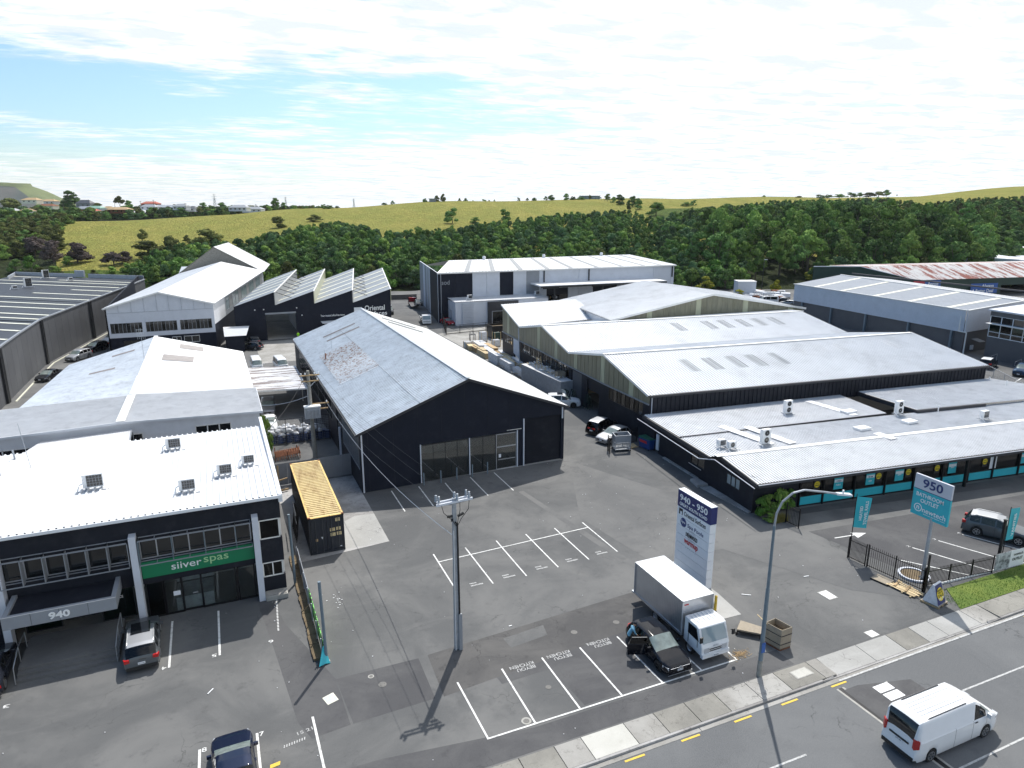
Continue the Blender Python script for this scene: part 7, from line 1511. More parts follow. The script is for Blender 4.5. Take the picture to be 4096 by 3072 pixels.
for k in range(3):
    y0 = 41.6+k*2.0; m = MB(); m.box(3.63, 3.67, y0, y0+1.95, .1, 1.15); m.build('bare_sheet', 'mid_grey', t)
for y in (35.6, 37.5, 39.5, 41.5, 43.5, 45.5, 47.4): m = MB(); m.bar((3.58, y, 0), (3.58, y, 1.35), .06); m.build('support_post', 'galv', t)
m = MB(); m.hexa([(3.6, 35.1, .02), (3.95, 35.05, .02), (3.9, 35.5, .05), (3.6, 35.5, .05)], [(3.3, 34.9, .06), (3.7, 35.0, .1), (3.72, 35.5, .9), (3.64, 35.5, .9)]); m.build('torn_end', 'teal', t)
t = thing('retaining_plinth', 'rough soil and concrete strip under the boundary hoarding', 'kerb', (3.4, 41, 0)); m = MB()
for k in range(26): y = 35.6+k*.5; m.box(3.1+random.uniform(-.04, .04), 3.6, y, y+.48, 0, .10+random.uniform(0, .05))
m.build('block', 'soil', t)
m = MB()
for k in range(14): y = 44.0-k*.35; m.box(1.75-.02*k, 1.85-.02*k, y, y+.3, .012, .018)
tag(m.build('chipped_line', 'worn_paint'), None, None, kind='structure'); 
# container
t = thing('shipping_container', 'long black shipping container with rust-spotted yellow roof', 'container', (5.9, 54.5, 0)); x0, x1, y0, y1, h = 4.68, 7.10, 48.25, 60.45, 2.9
m = MB()
for X_ in (x0, x1): m.box(X_-.06, X_+.06, y0, y0+.14, 0, h); m.box(X_-.06, X_+.06, y1-.14, y1, 0, h); m.bar((X_, y0, .1), (X_, y1, .1), .12, .16); m.bar((X_, y0, h-.06), (X_, y1, h-.06), .12, .12)
m.bar((x0, y0+.05, .1), (x1, y0+.05, .1), .12, .16); m.bar((x0, y0+.05, h-.06), (x1, y0+.05, h-.06), .12, .12); m.build('frame', 'black_container', t)
m = MB()
for X_, sg in ((x0, -1), (x1, 1)):
    n = 42
    for k in range(n):
        ya = y0+.14+(y1-y0-.28)*k/n; yb = y0+.14+(y1-y0-.28)*(k+1)/n; w = yb-ya; o1_, o2_ = X_-sg*.03, X_+sg*.03
        q_ = [(o1_, ya), (o1_, ya+w*.3), (o2_, ya+w*.45), (o2_, ya+w*.85), (o1_, yb)]
        for (xa_, ya_), (xb_, yb_) in zip(q_[:-1], q_[1:]): m.face([(xa_, ya_, .18), (xb_, yb_, .18), (xb_, yb_, h-.1), (xa_, ya_, h-.1)])
m.box(x0, x1, y1-.06, y1, .1, h); m.build('side_wall', 'black_container', t)
ribs('roof_panel', (x0+.06, y0+.2, h-.0), (x0+.06, y1-.2, h-.0), (x1-.06, y1-.2, h-.0), (x1-.06, y0+.2, h-.0), 'container_top', t, .34, .08, 'trap')
m = MB(); m.bar((x0, y0, h+.02), (x0, y1, h+.02), .14, .05); m.bar((x1, y0, h+.02), (x1, y1, h+.02), .14, .05); m.bar((x0, y0+.1, h+.02), (x1, y0+.1, h+.02), .2, .05); m.bar((x0, y1-.1, h+.02), (x1, y1-.1, h+.02), .2, .05); m.build('roof_rail', 'container_top_rust', t)
for X_ in (x0, x1):
    for Y_ in (y0+.09, y1-.09): m = MB(); m.box(X_-.09, X_+.09, Y_-.09, Y_+.09, h+.0, h+.08); m.build('corner_casting', 'rust', t)
for k, (a, b) in enumerate(((x0+.08, (x0+x1)/2-.01), ((x0+x1)/2+.01, x1-.08))):
    m = MB(); m.box(a, b, y0+.02, y0+.08, .2, h-.14); dr = m.build('cargo_door', 'black_container', t)
    for f in (.3, .75): xx = a+(b-a)*f; m = MB(); m.cyl((xx, y0-.02, .12), (xx, y0-.02, h-.1), .022, n=6); m.build('locking_bar', 'charcoal_roof', dr)
def dec(xa, xb, za_, zb_, m_, nm='decal', words=()):
    m = MB(); m.box(xa, xb, y0+.004, y0+.012, za_, zb_); o = m.build(nm, m_, t)
    for s_, cz, ww, hh in words: text(s_, ((xa+xb)/2, y0+.001, cz), (1, 0, 0), (0, 0, 1), ww, hh, 'letter_black', o, depth=.003)
dec(6.55, 6.88, 2.42, 2.68, 'container_top', words=[('9895280', 2.61, .28, .07), ('45G1', 2.49, .2, .07)]); dec(6.12, 6.48, 1.68, 1.93, 'container_top', words=[('M.G.W', 1.86, .26, .07), ('TARE', 1.74, .2, .07)]); dec(6.58, 6.9, 1.70, 1.95, 'container_top', words=[('30480', 1.86, .2, .06), ('3900', 1.76, .2, .06)]); dec(6.14, 6.5, 1.28, 1.54, 'container_top', words=[('NET', 1.47, .2, .07), ('CU.CAP', 1.35, .26, .07)]); dec(6.6, 6.95, 1.30, 1.56, 'container_top', words=[('26580', 1.47, .2, .06), ('76.4', 1.36, .2, .06)]); dec(5.05, 5.22, 1.05, 1.25, 'timber', 'data_plate'); dec(6.8, 6.92, .34, .4, 'sign_white', 'sticker')
m = MB(); m.face([(5.45, y0+.003, 1.35), (5.62, y0+.003, 1.35), (5.535, y0+.003, 1.15)]); m.build('white_triangle', 'sign_white', t)
t = thing('scrap_frame', 'black steel frames and brackets stacked left of the container', 'scrap', (4.0, 55, 0)); m = MB()
for k in range(8): y = 50.8+k*.42; m.bar((3.9, y, 0), (4.25, y+.1, 2.4-.05*k), .05); m.bar((4.0, y, .5), (4.2, y+.42, 1.9), .05)
for z in (.8, 1.5, 2.2): m.bar((4.0, 50.8, z), (4.1, 54, z-.1), .06)
m.build('frame_bars', 'black_metal', t)
t = thing('leaning_timber', 'timber frame leaning on the corrugated fence beside the container', 'timber', (3.9, 61, 0)); m = MB(); m.bar((3.6, 61.5, 0), (3.7, 62.7, 2.1), .16, .1); m.bar((3.6, 61.3, .2), (4.4, 61.5, .2), .14); m.bar((3.6, 61.5, 1.1), (4.4, 61.9, 1.1), .1); m.build('timbers', 'timber', t)
# corrugated fence
t = thing('corrugated_fence', 'grey corrugated iron fence closing the lane behind the container', 'fence', (6.7, 63, 0))
a, b = V3(2.9, 62.95, 0), V3(10.45, 63.3, 0)
for k in range(9):
    p, q_ = a.lerp(b, k/9), a.lerp(b, (k+1)/9-.002); ribs('iron_sheet', p+V3(0, 0, .05), q_+V3(0, 0, .05), q_+V3(0, 0, 2.15), p+V3(0, 0, 2.15), 'mid_grey', t, .10, .025, 'sine')
m = MB(); m.bar(a+V3(0, .08, 1.9), b+V3(0, .08, 1.9), .08); m.build('rail', 'galv', t)
# rusty frames
t = thing('rusty_racks', 'jumble of rusty steel racks on the ground behind the corrugated fence', 'scrap', (4.9, 70.5, 0)); m = MB()
for k in range(11):
    x = 4.0+.24*k; m.bar((x, 69.6, .1+.03*k), (x+.1, 71.6, .5+.02*k), .07)
    m.bar((4.0, 69.7+.17*k, .45), (6.5, 69.9+.17*k, .55), .06)
for x, y in ((4, 69.7), (5.2, 69.8), (6.4, 69.9), (6.3, 71.5), (4.1, 71.5)): m.bar((x, y, 0), (x, y, .9), .08)
m.build('rack_bars', 'rust', t)
# tall mesh gate + bottles
t = thing('mesh_gate', 'tall dark pipe-and-mesh gate across the lane', 'gate', (7, 74.6, 0)); m = MB()
for x in (3.6, 5.6, 7.4, 8.9, 10.2): m.bar((x, 74.7, 0), (x, 74.7, 2.9), .07)
for z in (.15, 1.0, 1.9, 2.9): m.bar((3.6, 74.7, z), (10.2, 74.7, z), .05)
m.build('gate_frame', 'frame_dark', t); m = MB()
for k in range(34): m.bar((3.6+k*.2, 74.7, .1), (3.6+k*.2, 74.7, 2.9), .008)
for k in range(14): m.bar((3.6, 74.7, .2+k*.2), (10.2, 74.7, .2+k*.2), .008)
m.build('mesh', 'galv', t)
cm_ = None
for k in range(46):
    x = 3.9+ (k % 13)*.44+random.uniform(-.1, .1); y = 75.6+(k//13)*.45; z = 1.15 if k % 3 else .8
    if x > 9.3: continue
    if cm_ is None:
        q = MB(); q.lathe((0, 0, 0), (0, 0, 1), [(0, .20), (.05, .24), (.42, .24), (.52, .16), (.56, .05), (.62, .05), (.62, 0)], 10); cm_ = bpy.data.meshes.new('bottle_body'); cm_.from_pydata(q.V, [], q.F); cm_.materials.append(M_('shrink_wrap')); cm_.polygons.foreach_set('use_smooth', [True]*len(cm_.polygons))
    o = bpy.data.objects.new('plastic_bottle', cm_); COL.objects.link(o); o.location = (x, y, z); o.rotation_euler = (random.uniform(-1.2, 1.2), random.uniform(-1.2, 1.2), 0); tag(o, 'translucent white plastic bottle in the heap behind the mesh gate', 'bottle', 'plastic bottles heaped behind the gate')
q = MB(); q.lathe((0, 0, 0), (0, 0, 1), [(0, .29), (.02, .3), (.3, .3), (.31, .32), (.33, .3), (.6, .3), (.61, .32), (.63, .3), (.88, .3), (.88, 0)], 12); dm = bpy.data.meshes.new('drum_body'); dm.from_pydata(q.V, [], q.F); dm.materials.append(M_('blue_drum'))
for k in range(15): o = bpy.data.objects.new('drum', dm); COL.objects.link(o); o.location = (4.2+k*.42, 75.35+.5*(k % 2), .0); tag(o, 'dark blue drum standing behind the mesh gate', 'drum', 'blue drums behind the gate')
tree('mid', (3.3, 73.2, 0), 4.2, 1.8, 'leafy shrub growing up beside the white parapet', 'shrub', 'shrub')
# trolley, skip
t = thing('cage_trolley', 'galvanised open-top cage trolley on castors at the lane mouth', 'trolley', (38.2, 58.9, 0)); c_ = [V3(37.0, 58.55, 0), V3(38.6, 58.2, 0), V3(39.3, 59.5, 0), V3(37.6, 59.95, 0)]; m = MB()
c_ = [V3(37.1, 58.5, 0), V3(38.75, 58.15, 0), V3(39.1, 59.35, 0), V3(37.45, 59.7, 0)]
for z in (.25, .95, 1.75):
    for a, b in zip(c_, c_[1:]+c_[:1]): m.bar(a+V3(0, 0, z), b+V3(0, 0, z), .06)
for p in c_: m.bar(p+V3(0, 0, .15), p+V3(0, 0, 1.75), .06)
m.build('frame', 'galv', t)
for j, (a, b) in enumerate(zip(c_, c_[1:]+c_[:1])):
    m = MB(); m.hexa([a+V3(0, 0, 1.0), b+V3(0, 0, 1.0), b+V3(.01, .01, 1.0), a+V3(.01, .01, 1.0)], [a+V3(0, 0, 1.72), b+V3(0, 0, 1.72), b+V3(.01, .01, 1.72), a+V3(.01, .01, 1.72)]); m.build('side_panel', 'mid_grey', t)
m = MB()
for a, b in zip(c_, c_[1:]+c_[:1]):
    for k in range(1, 14): p = a.lerp(b, k/14); m.bar(p+V3(0, 0, .25), p+V3(0, 0, .95), .012)
    for k in range(1, 6): z = .25+k*.12; m.bar(a+V3(0, 0, z), b+V3(0, 0, z), .012)
m.build('wire_mesh', 'galv', t); m = MB(); m.hexa([p+V3(0, 0, .18) for p in c_], [p+V3(0, 0, .24) for p in c_]); m.build('deck', 'steel', t)
for p in c_: m = MB(); m.cyl(p+V3(-.03, 0, .08), p+V3(.03, 0, .08), .08, n=10); m.build('castor', 'rubber', t)
t = thing('flat_pallet', 'pale pallet on the ground right of the cage trolley', 'pallet', (39.6, 59.2, 0))
for k in range(7): m = MB(); m.bar((39.3+k*.12, 58.6+k*.05, .13), (39.45+k*.12, 59.8, .13), .09, .02); m.build('slat', 'pale_timber', t)
m = MB(); m.bar((39.2, 58.7, .06), (40.2, 58.9, .06), .1, .1); m.bar((39.3, 59.6, .06), (40.2, 59.7, .06), .1, .1); m.build('bearer', 'timber', t)
if 'skip_blue' not in MATS: mat('skip_blue', (.015, .06, .24), .45, var=.1, dirt=(.03, .05, .1), damt=.5); mat('skip_green', (.01, .13, .08), .45, var=.1)
t = thing('dumpster', 'blue wheeled dumpster with ribbed green lid against the showroom wall', 'dumpster', (41.1, 58.0, 0), local=False); c_ = [V3(40.45, 57.25, 0), V3(41.55, 57.15, 0), V3(41.2, 59.0, 0), V3(40.15, 58.8, 0)]
m = MB(); ctr = sum(c_, V3(0, 0, 0))/4; m.hexa([ctr.lerp(p, .86)+V3(0, 0, .14) for p in c_], [p+V3(0, 0, 1.2) for p in c_]); m.build('tub', 'skip_blue', t)
for k in range(4):
    a, b = c_[0].lerp(c_[3], k/4), c_[1].lerp(c_[2], k/4); e_, f_ = c_[0].lerp(c_[3], (k+.94)/4), c_[1].lerp(c_[2], (k+.94)/4); m = MB(); m.hexa([a+V3(0, 0, 1.22), b+V3(0, 0, 1.22), f_+V3(0, 0, 1.22), e_+V3(0, 0, 1.22)], [a+V3(0, 0, 1.36), b+V3(0, 0, 1.28), f_+V3(0, 0, 1.28), e_+V3(0, 0, 1.36)]); m.build('lid_panel', 'skip_green', t)
for k in range(5): p = c_[0].lerp(c_[1], (k+.5)/5); m = MB(); m.bar(p+V3(0, -.03, .25), p+V3(0, -.05, 1.15), .06, .06); m.build('rib', 'skip_blue', t)
m = MB(); m.hexa([(40.36, 57.5, .75), (40.22, 58.6, .75), (40.21, 58.6, .75), (40.35, 57.5, .75)], [(40.29, 57.5, 1.05), (40.15, 58.6, 1.05), (40.14, 58.6, 1.05), (40.28, 57.5, 1.05)]); m.build('red_label', 'letter_red', t)
for p in c_: q = ctr.lerp(p, .8); m = MB(); m.cyl(q+V3(-.03, 0, .08), q+V3(.03, 0, .08), .08, n=8); m.build('castor', 'rubber', t)
# showroom corner bushes
for x, y, h, w, kd, lab in ((39.9, 40.3, 1.7, 1.5, 'bright', 'round bright shrub at the left of the showroom corner'), (40.9, 40.4, 1.9, 1.6, 'mid', 'middle leafy shrub at the showroom corner'), (42.2, 40.6, 2.1, 1.9, 'mid', 'tall leafy shrub nearest the first shop window'), (43.3, 40.4, 1.9, 1.4, 'bright', 'shrub pressed against the first teal shop window'), (40.0, 39.3, .75, 1.1, 'mid', 'low green tussock in front of the corner shrubs')): tree(kd, (x, y, 0), h, w, lab, 'shrub', 'shrub')
leaf_mat('leaf_straw', (.16, .15, .04), (.28, .24, .08), .1)
m = MB()
for k in range(700):
    x = random.uniform(39.9, 41.6); y = 39.0+random.uniform(-.35, .35); a = random.uniform(0, 6.28); h_ = random.uniform(.3, .75); m.face([(x, y, 0), (x+.03, y, 0), (x+.25*math.cos(a), y+.25*math.sin(a), h_)])
tag(m.build('straw_grass', 'leaf_straw'), 'yellow tufted grass edging the showroom bushes', 'grass', kind='stuff')
# lumber yard behind the lane
t0 = None
cols_ = [('shrink_wrap', 'white wrapped'), ('pale_timber', 'pale'), ('timber', 'brown')]
def stack(x, y, z, lx, ly, lz, rz, m_, lab, n=4, name='timber_bundle'):
    r = thing(name, lab, 'timber', (x, y, z), rz, 'bundles in the timber yard', local=True)
    for k in range(n): box_part('layer', m_, r, -lx/2+random.uniform(-.03, .03), lx/2, -ly/2+random.uniform(-.15, .1), ly/2+random.uniform(-.1, .15), k*lz/n, (k+.9)*lz/n)
    return r
for k in range(9):
    i, j = k % 3, k//3
    stack(45.9+i*.75, 103.6+.2*i, .05+j*.68, .68, 5.6, .66, -.08, 'shrink_wrap', ['low', 'middle', 'top'][j]+' white wrapped bundle in the '+['left', 'centre', 'right'][i]+' column of the tall neat stack')
kk = 0
names = ['pale sawn timber bundle lying beside the dark shed eave', 'brown-strapped timber bundle in the front row', 'white wrapped bundle in the front row', 'pale bundle with loose strips on top', 'long white wrapped bundle in the middle of the timber yard', 'brown timber bundle under pale strips', 'pale stack nearest the forklift', 'short pale bundle near the junk heap', 'white bundle near the junk heap', 'dark stained bundle under the white ones']
for x, y, mm in ((42.2, 112, 'pale_timber'), (43.2, 111, 'shrink_wrap'), (44.2, 112, 'timber'), (42.3, 106, 'pale_timber'), (44.5, 106.5, 'shrink_wrap'), (43.3, 105, 'timber'), (41.6, 116, 'pale_timber'), (42.6, 100, 'pale_timber'), (44.0, 99.5, 'shrink_wrap'), (43.2, 96.5, 'timber')):
    stack(x, y, 0, .95, random.uniform(4, 5.6), random.uniform(.7, 1.35), random.uniform(-.16, -.02), mm, names[kk], 5); kk += 1
nm2 = ['white wrapped', 'pale', 'white wrapped', 'brown', 'white wrapped']
for k in range(15):
    i, j = k % 3, k//3; stack(41.7+i*1.12+random.uniform(-.1, .1), 93.6+j*5.1+random.uniform(-.4, .4), 0, .9, random.uniform(3.6, 4.8), random.uniform(.8, 1.7), random.uniform(-.14, .02), ('shrink_wrap', 'pale_timber', 'shrink_wrap', 'timber', 'shrink_wrap')[(i+2*j) % 5], nm2[(i+2*j) % 5]+' timber bundle, '+['outer', 'middle', 'inner'][i]+' lane, row '+['one', 'two', 'three', 'four', 'five'][j]+' back from the junk container', 5)
m = MB()
for k in range(420):
    x = random.uniform(41.2, 45.0); y = random.uniform(92, 103); z = random.uniform(.1, 1.3)*(1-abs(x-43.2)/3); a = random.gauss(1.45, .45); l = random.uniform(.3, 1.3); m.bar((x, y, max(.05, z)), (x+l*math.cos(a), y+l*math.sin(a), max(.05, z+random.uniform(-.15, .15))), random.uniform(.05, .16), .04, i=random.choice((0, 0, 1, 2)))
tag(m.build('offcut_heap', ['white_plastic', 'pale_timber', 'timber']), 'untidy heap of white trims and timber off-cuts in the lane yard', 'scrap', kind='stuff')
t = thing('junk_container', 'weathered pale shipping container with junk piled on its roof', 'container', (42.2, 84, 0)); c_ = [V3(40.9, 78.4, 0), V3(43.3, 78.6, 0), V3(43.1, 90.5, 0), V3(40.5, 90.3, 0)]
ribs('west_side', c_[0]+V3(0, 0, .1), c_[3]+V3(0, 0, .1), c_[3]+V3(0, 0, 2.55), c_[0]+V3(0, 0, 2.55), 'galv', t, .28, .04)
ribs('end_doors', c_[0]+V3(0, 0, .1), c_[1]+V3(0, 0, .1), c_[1]+V3(0, 0, 2.55), c_[0]+V3(0, 0, 2.55), 'galv', t, .6, .03); m = MB(); m.hexa([p+V3(0, 0, 2.5) for p in c_], [p+V3(0, 0, 2.6) for p in c_]); m.hexa([c_[1], c_[2], c_[2]+V3(-.1, 0, 0), c_[1]+V3(-.1, 0, 0)], [c_[1]+V3(0, 0, 2.5), c_[2]+V3(0, 0, 2.5), c_[2]+V3(-.1, 0, 2.5), c_[1]+V3(-.1, 0, 2.5)]); m.build('roof_panel', 'grey_white_roof', t)
text('COS', (40.68, 86.8, 1.7), (.03, -1, 0), (0, 0, 1), 2.6, .85, 'letter_navy', t, bold=.01)
t = thing('wooden_crate', 'open wooden crate on the junk container roof', 'crate', (42.0, 80.9, 2.6)); m = MB()
for a in ((41.5, 42.6, 80.3, 80.36), (41.5, 42.6, 81.4, 81.46), (41.5, 41.56, 80.3, 81.4), (42.54, 42.6, 80.3, 81.4)): m.box(*a, 2.6, 3.35)
m.build('crate_sides', 'ply', t); 
t = thing('step_ladder', 'pale timber step ladder standing on the junk container', 'ladder', (41.6, 86.5, 2.6)); m = MB()
for x in (41.3, 41.9): m.bar((x, 86.2, 2.6), (x, 86.7, 4.3), .07); m.bar((x, 87.2, 2.6), (x, 86.7, 4.3), .05)
for k in range(5): m.bar((41.3, 86.25+.1*k, 2.9+.3*k), (41.9, 86.25+.1*k, 2.9+.3*k), .05)
m.build('ladder_frame', 'pale_timber', t)
m = MB()
for k in range(70): x = random.uniform(41.1, 42.9); y = random.uniform(79.5, 90); a = random.gauss(1.5, .4); l = random.uniform(.3, 1.2); z = 2.65+random.random()*.3; m.bar((x, y, z), (x+l*math.cos(a), min(90.5, y+l*math.sin(a)), z), random.uniform(.05, .25), .05, i=random.choice((0, 0, 1, 2)))
tag(m.build('roof_junk', ['white_plastic', 'pale_timber', 'blue_grey_pole']), 'boards, trims and sheets dumped on the pale container roof', 'scrap', kind='stuff')
# glass A-frames, doors leaning
for k, (x, y, lab) in enumerate(((43.7, 73.5, 'dark green steel A-frame rack nearest the silver car'), (43.2, 76.6, 'dark green rack behind the white off-road car'), (42.4, 76.9, 'dark green rack with a pale glass sheet against the container'))):
    t = thing('steel_rack', lab, 'rack', (x-1.4, y, 0)); m = MB(); xx = x-1.4
    for d_ in (-.5, 0, .5): m.bar((xx-.45, y+d_, 0), (xx, y+d_, 1.9), .06); m.bar((xx+.45, y+d_, 0), (xx, y+d_, 1.9), .06)
    for z in (.1, .9, 1.85): m.bar((xx, y-.55, z), (xx, y+.55, z), .06)
    m.build('rack_bars', 'green_wall', t)
    if k == 2: box_part('glass_sheet', 'window_pale', t, xx-.5, xx-.45, y-.6, y+.6, .2, 1.9)
t = thing('door_stack', 'white doors and frames leaning inside the opening of the charcoal wall', 'doors', (43.2, 70, 0)); m = MB()
for k in range(6): m.bar((42.7+.1*k, 69.2+.25*k, 0), (43.2+.05*k, 69.5+.22*k, 2.4-.15*k), .08, .04)
m.build('frames', 'white_paint', t)
# forklift and stone crates
t = thing('forklift', 'white and dark forklift parked by the stacked timber', 'forklift', (43.2, 118.6, 0), -.2, local=True)
m = MB(); m.hexa([(-.55, -.9, .3), (.55, -.9, .3), (.55, .9, .3), (-.55, .9, .3)], [(-.5, -.8, 1.0), (.5, -.8, 1.0), (.5, .5, .85), (-.5, .5, .85)]); m.build('body', 'white_plastic', t)
m = MB()
for x in (-.5, .5): m.bar((x, -.7, 1.0), (x, -.5, 2.1), .07); m.bar((x, .6, .9), (x, .5, 2.1), .07)
m.hexa([(-.55, -.55, 2.1), (.55, -.55, 2.1), (.55, .55, 2.1), (-.55, .55, 2.1)], [(-.55, -.55, 2.16), (.55, -.55, 2.16), (.55, .55, 2.16), (-.55, .55, 2.16)]); m.build('overhead_guard', 'black_metal', t)
m = MB(); m.bar((-.3, 1.0, 0.1), (-.3, 1.0, 2.4), .1); m.bar((.3, 1.0, .1), (.3, 1.0, 2.4), .1); m.bar((-.3, 1.0, .1), (-.3, 2.0, .1), .1, .05); m.bar((.3, 1.0, .1), (.3, 2, .1), .1, .05); m.build('mast_and_forks', 'frame_dark', t)
for x in (-.5, .5):
    for y in (-.55, .6): m = MB(); m.cyl((x-.1, y, .28), (x+.1, y, .28), .28, n=12); m.build('wheel', 'rubber', t)
for x, y, lab in ((41.5, 116.5, 'wrapped crate of stone slabs left of the forklift'), (43.9, 116.6, 'wrapped crate of stone slabs in front of the forklift'), (47.0, 116.3, 'greenish wrapped crate between forklift and timber stacks'), (46.4, 121.5, 'tall crate of slabs beside the dark bin'), (48.6, 120.0, 'dark green upright slab rack beside the dark bin')):
    t = thing('slab_crate', lab, 'crate', (x, y, 0), .1, local=True); m = MB(); hh = 1.9 if y > 119 else 1.25
    for k in range(5): m.box(-.6, .6, -.5+k*.2, -.36+k*.2, .12, hh)
    m.build('slabs', 'green_wall' if x > 48 else 'shrink_wrap', t); m = MB(); m.box(-.68, .68, -.6, .6, 0, .12)
    for x_ in (-.64, .64): m.bar((x_, -.5, .1), (x_, -.5, hh+.1), .08); m.bar((x_, .5, .1), (x_, .5, hh+.1), .08)
    m.build('crate_frame', 'pale_timber', t)
t = thing('open_skip', 'large black open skip against the warehouse end wall', 'skip', (51.5, 124.5, 0)); m = MB()
for a in ((48.9, 54.4, 122.9, 123.0), (48.9, 54.4, 126, 126.1), (48.9, 49.0, 123, 126), (54.3, 54.4, 123, 126)): m.box(*a, 0, 2.6)
m.build('skip_walls', 'black_metal', t); box_part('skip_contents', 'soil', t, 49.0, 54.3, 123.0, 126, .1, 2.2)
# mesh yard gate
t = thing('sliding_gate', 'long black braced sliding gate in front of the low office', 'gate', (42.2, 131.4, 0)); m = MB(); a, b = V3(42.3, 131.4, 0), V3(57.2, 133.2, 0)
for z in (.15, 1.75): m.bar(a+V3(0, 0, z), b+V3(0, 0, z), .12 if z < 1 else .06)
for k in range(6): p = a.lerp(b, k/5); m.bar(p, p+V3(0, 0, 1.8), .08)
for k in range(5): p, q = a.lerp(b, k/5), a.lerp(b, (k+1)/5); m.bar(p+V3(0, 0, 1.75), q+V3(0, 0, .2), .04)
m.build('gate_frame', 'black_metal', t)
t = thing('mesh_side_fence', 'tall black mesh fence running back beside the red car', 'fence', (44, 140, 0)); m = MB(); a, b = V3(42.2, 131.5, 0), V3(47.2, 150, 0)
for z in (.1, 1.0, 2.0): m.bar(a+V3(0, 0, z), b+V3(0, 0, z), .05)
for k in range(9): p = a.lerp(b, k/8); m.bar(p, p+V3(0, 0, 2.1), .08)
for k in range(70): p = a.lerp(b, k/70); m.bar(p, p+V3(0, 0, 2.0), .012)
m.build('mesh_panel', 'black_metal', t)
t = thing('retaining_wall', 'low dark timber retaining wall at the foot of the bush', 'wall', (45, 190, 0)); m = MB(); pts_ = [V3(33, 176, 0), V3(40, 190, 0), V3(52, 188, 0)]
for a, b in zip(pts_[:-1], pts_[1:]):
    for k in range(4): m.bar(a+V3(0, 0, .2+.33*k), b+V3(0, 0, .2+.33*k), .12, .3)
m.build('boards', 'dark_fascia', t)
# low fence right yard
t = thing('chain_fence', 'low chain-link fence round the right-hand car park', 'fence', (104, 60, 0)); a, b = V3(108.6, 66.5, 0), V3(98.4, 52.5, 0); m = MB(); m.bar(a+V3(0, 0, 1.5), b+V3(0, 0, 1.5), .05)
for k in range(6): p = a.lerp(b, k/5); m.bar(p, p+V3(0, 0, 1.5), .06)
m.build('posts_and_rail', 'galv', t); m = MB()
for k in range(60): p = a.lerp(b, k/60); m.bar(p, p+V3(0, 0, 1.48), .008)
for k in range(8): m.bar(a+V3(0, 0, .15+.17*k), b+V3(0, 0, .15+.17*k), .008)
m.build('chain_link', 'galv', t)
lines('side_lot_markings', [((110.5, 62.0), (107.0, 60.8)), ((113.5, 61.5), (108.3, 58.6)), ((105.5, 57.2), (101.5, 55.5))], z=.014, w=.15)['label'] = 'white bay lines in the right-hand car park'
# display yard far right: pale stock
t = thing('portable_cabin', 'pale grey portable cabin at the edge of the display yard', 'cabin', (152, 170, 0)); p0, p1 = 2839*25/(1170-YH), 0; c0_ = at(3150-150, 205)
c_ = at(3000, 203); m = MB(); m.ob(c_+V3(0, 0, 2.0), RGT*2.6, FWD*2, V3(0, 0, 2.0)); m.build('cabin_body', 'pale_wall', t); m = MB(); m.ob(c_+V3(0, 0, 4.05), RGT*2.7, FWD*2.1, V3(0, 0, .1)); m.build('cabin_roof', 'white_paint', t)

for k in range(46):
    c = random.uniform(2995, 3175); r_ = random.uniform(1176, 1205); v = 2839*25/(r_-YH); p = at(c, v); s = random.uniform(.6, 1.6)
    o = thing('stone_display', 'pale boxed or wrapped stock item standing in the crowded display yard', 'stock', (p.x, p.y, 0), random.uniform(0, 3), 'stock in the display yard', local=True)
    m = MB(); m.hexa([(-s, -.6, .1), (s, -.6, .1), (s, .6, .1), (-s, .6, .1)], [(-s*.9, -.5, .5+s*.6), (s*.9, -.5, .5+s*.6), (s*.85, .5, .5+s*.5), (-s*.9, .5, .5+s*.5)]); m.build('goods', random.choice(('white_plastic', 'shrink_wrap', 'white_plastic', 'pale_wall', 'rust', 'mid_grey')), o); m = MB(); m.box(-s, s, -.6, .6, 0, .1); m.build('base', 'timber', o)
t = thing('white_rack', 'white barred rack in the display yard', 'rack', (0, 0, 0)); c_ = at(3085, 2839*25/(1195-YH)); t.location = c_; t['_o'] = tuple(c_); m = MB()
for k in range(9): p = c_+RGT*(-3+k*.75); m.bar(p, p+V3(0, 0, 2), .12)
for z in (.3, 1.2, 2): m.bar(c_+RGT*-3+V3(0, 0, z), c_+RGT*3+V3(0, 0, z), .1)
m.build('rack_bars', 'white_paint', t)
for x_, lab in ((3070, 'thin dark lamp post in the display yard'), (3066, '')):
    if not lab: continue
    v = 206; c_ = at(x_, v); t = thing('lamp_post', lab, 'lamp post', c_); m = MB(); m.cyl(c_, c_+V3(0, 0, 10), .12, .08, 6); m.build('pole', 'frame_dark', t); m = MB(); m.bar(c_+V3(0, 0, 10), c_+V3(0, 0, 10)+RGT*1.0, .15); m.build('lamp_arm', 'pale_wall', t)
t = thing('traffic_cones', 'orange cone at the corner of the display yard', 'cone', at(3150, 195)); c_ = at(3150, 195); t['_o'] = tuple(c_); m = MB(); m.cyl(c_, c_+V3(0, 0, 1.0), .35, .05, 10); m.build('cone_body', 'orange_lens', t)

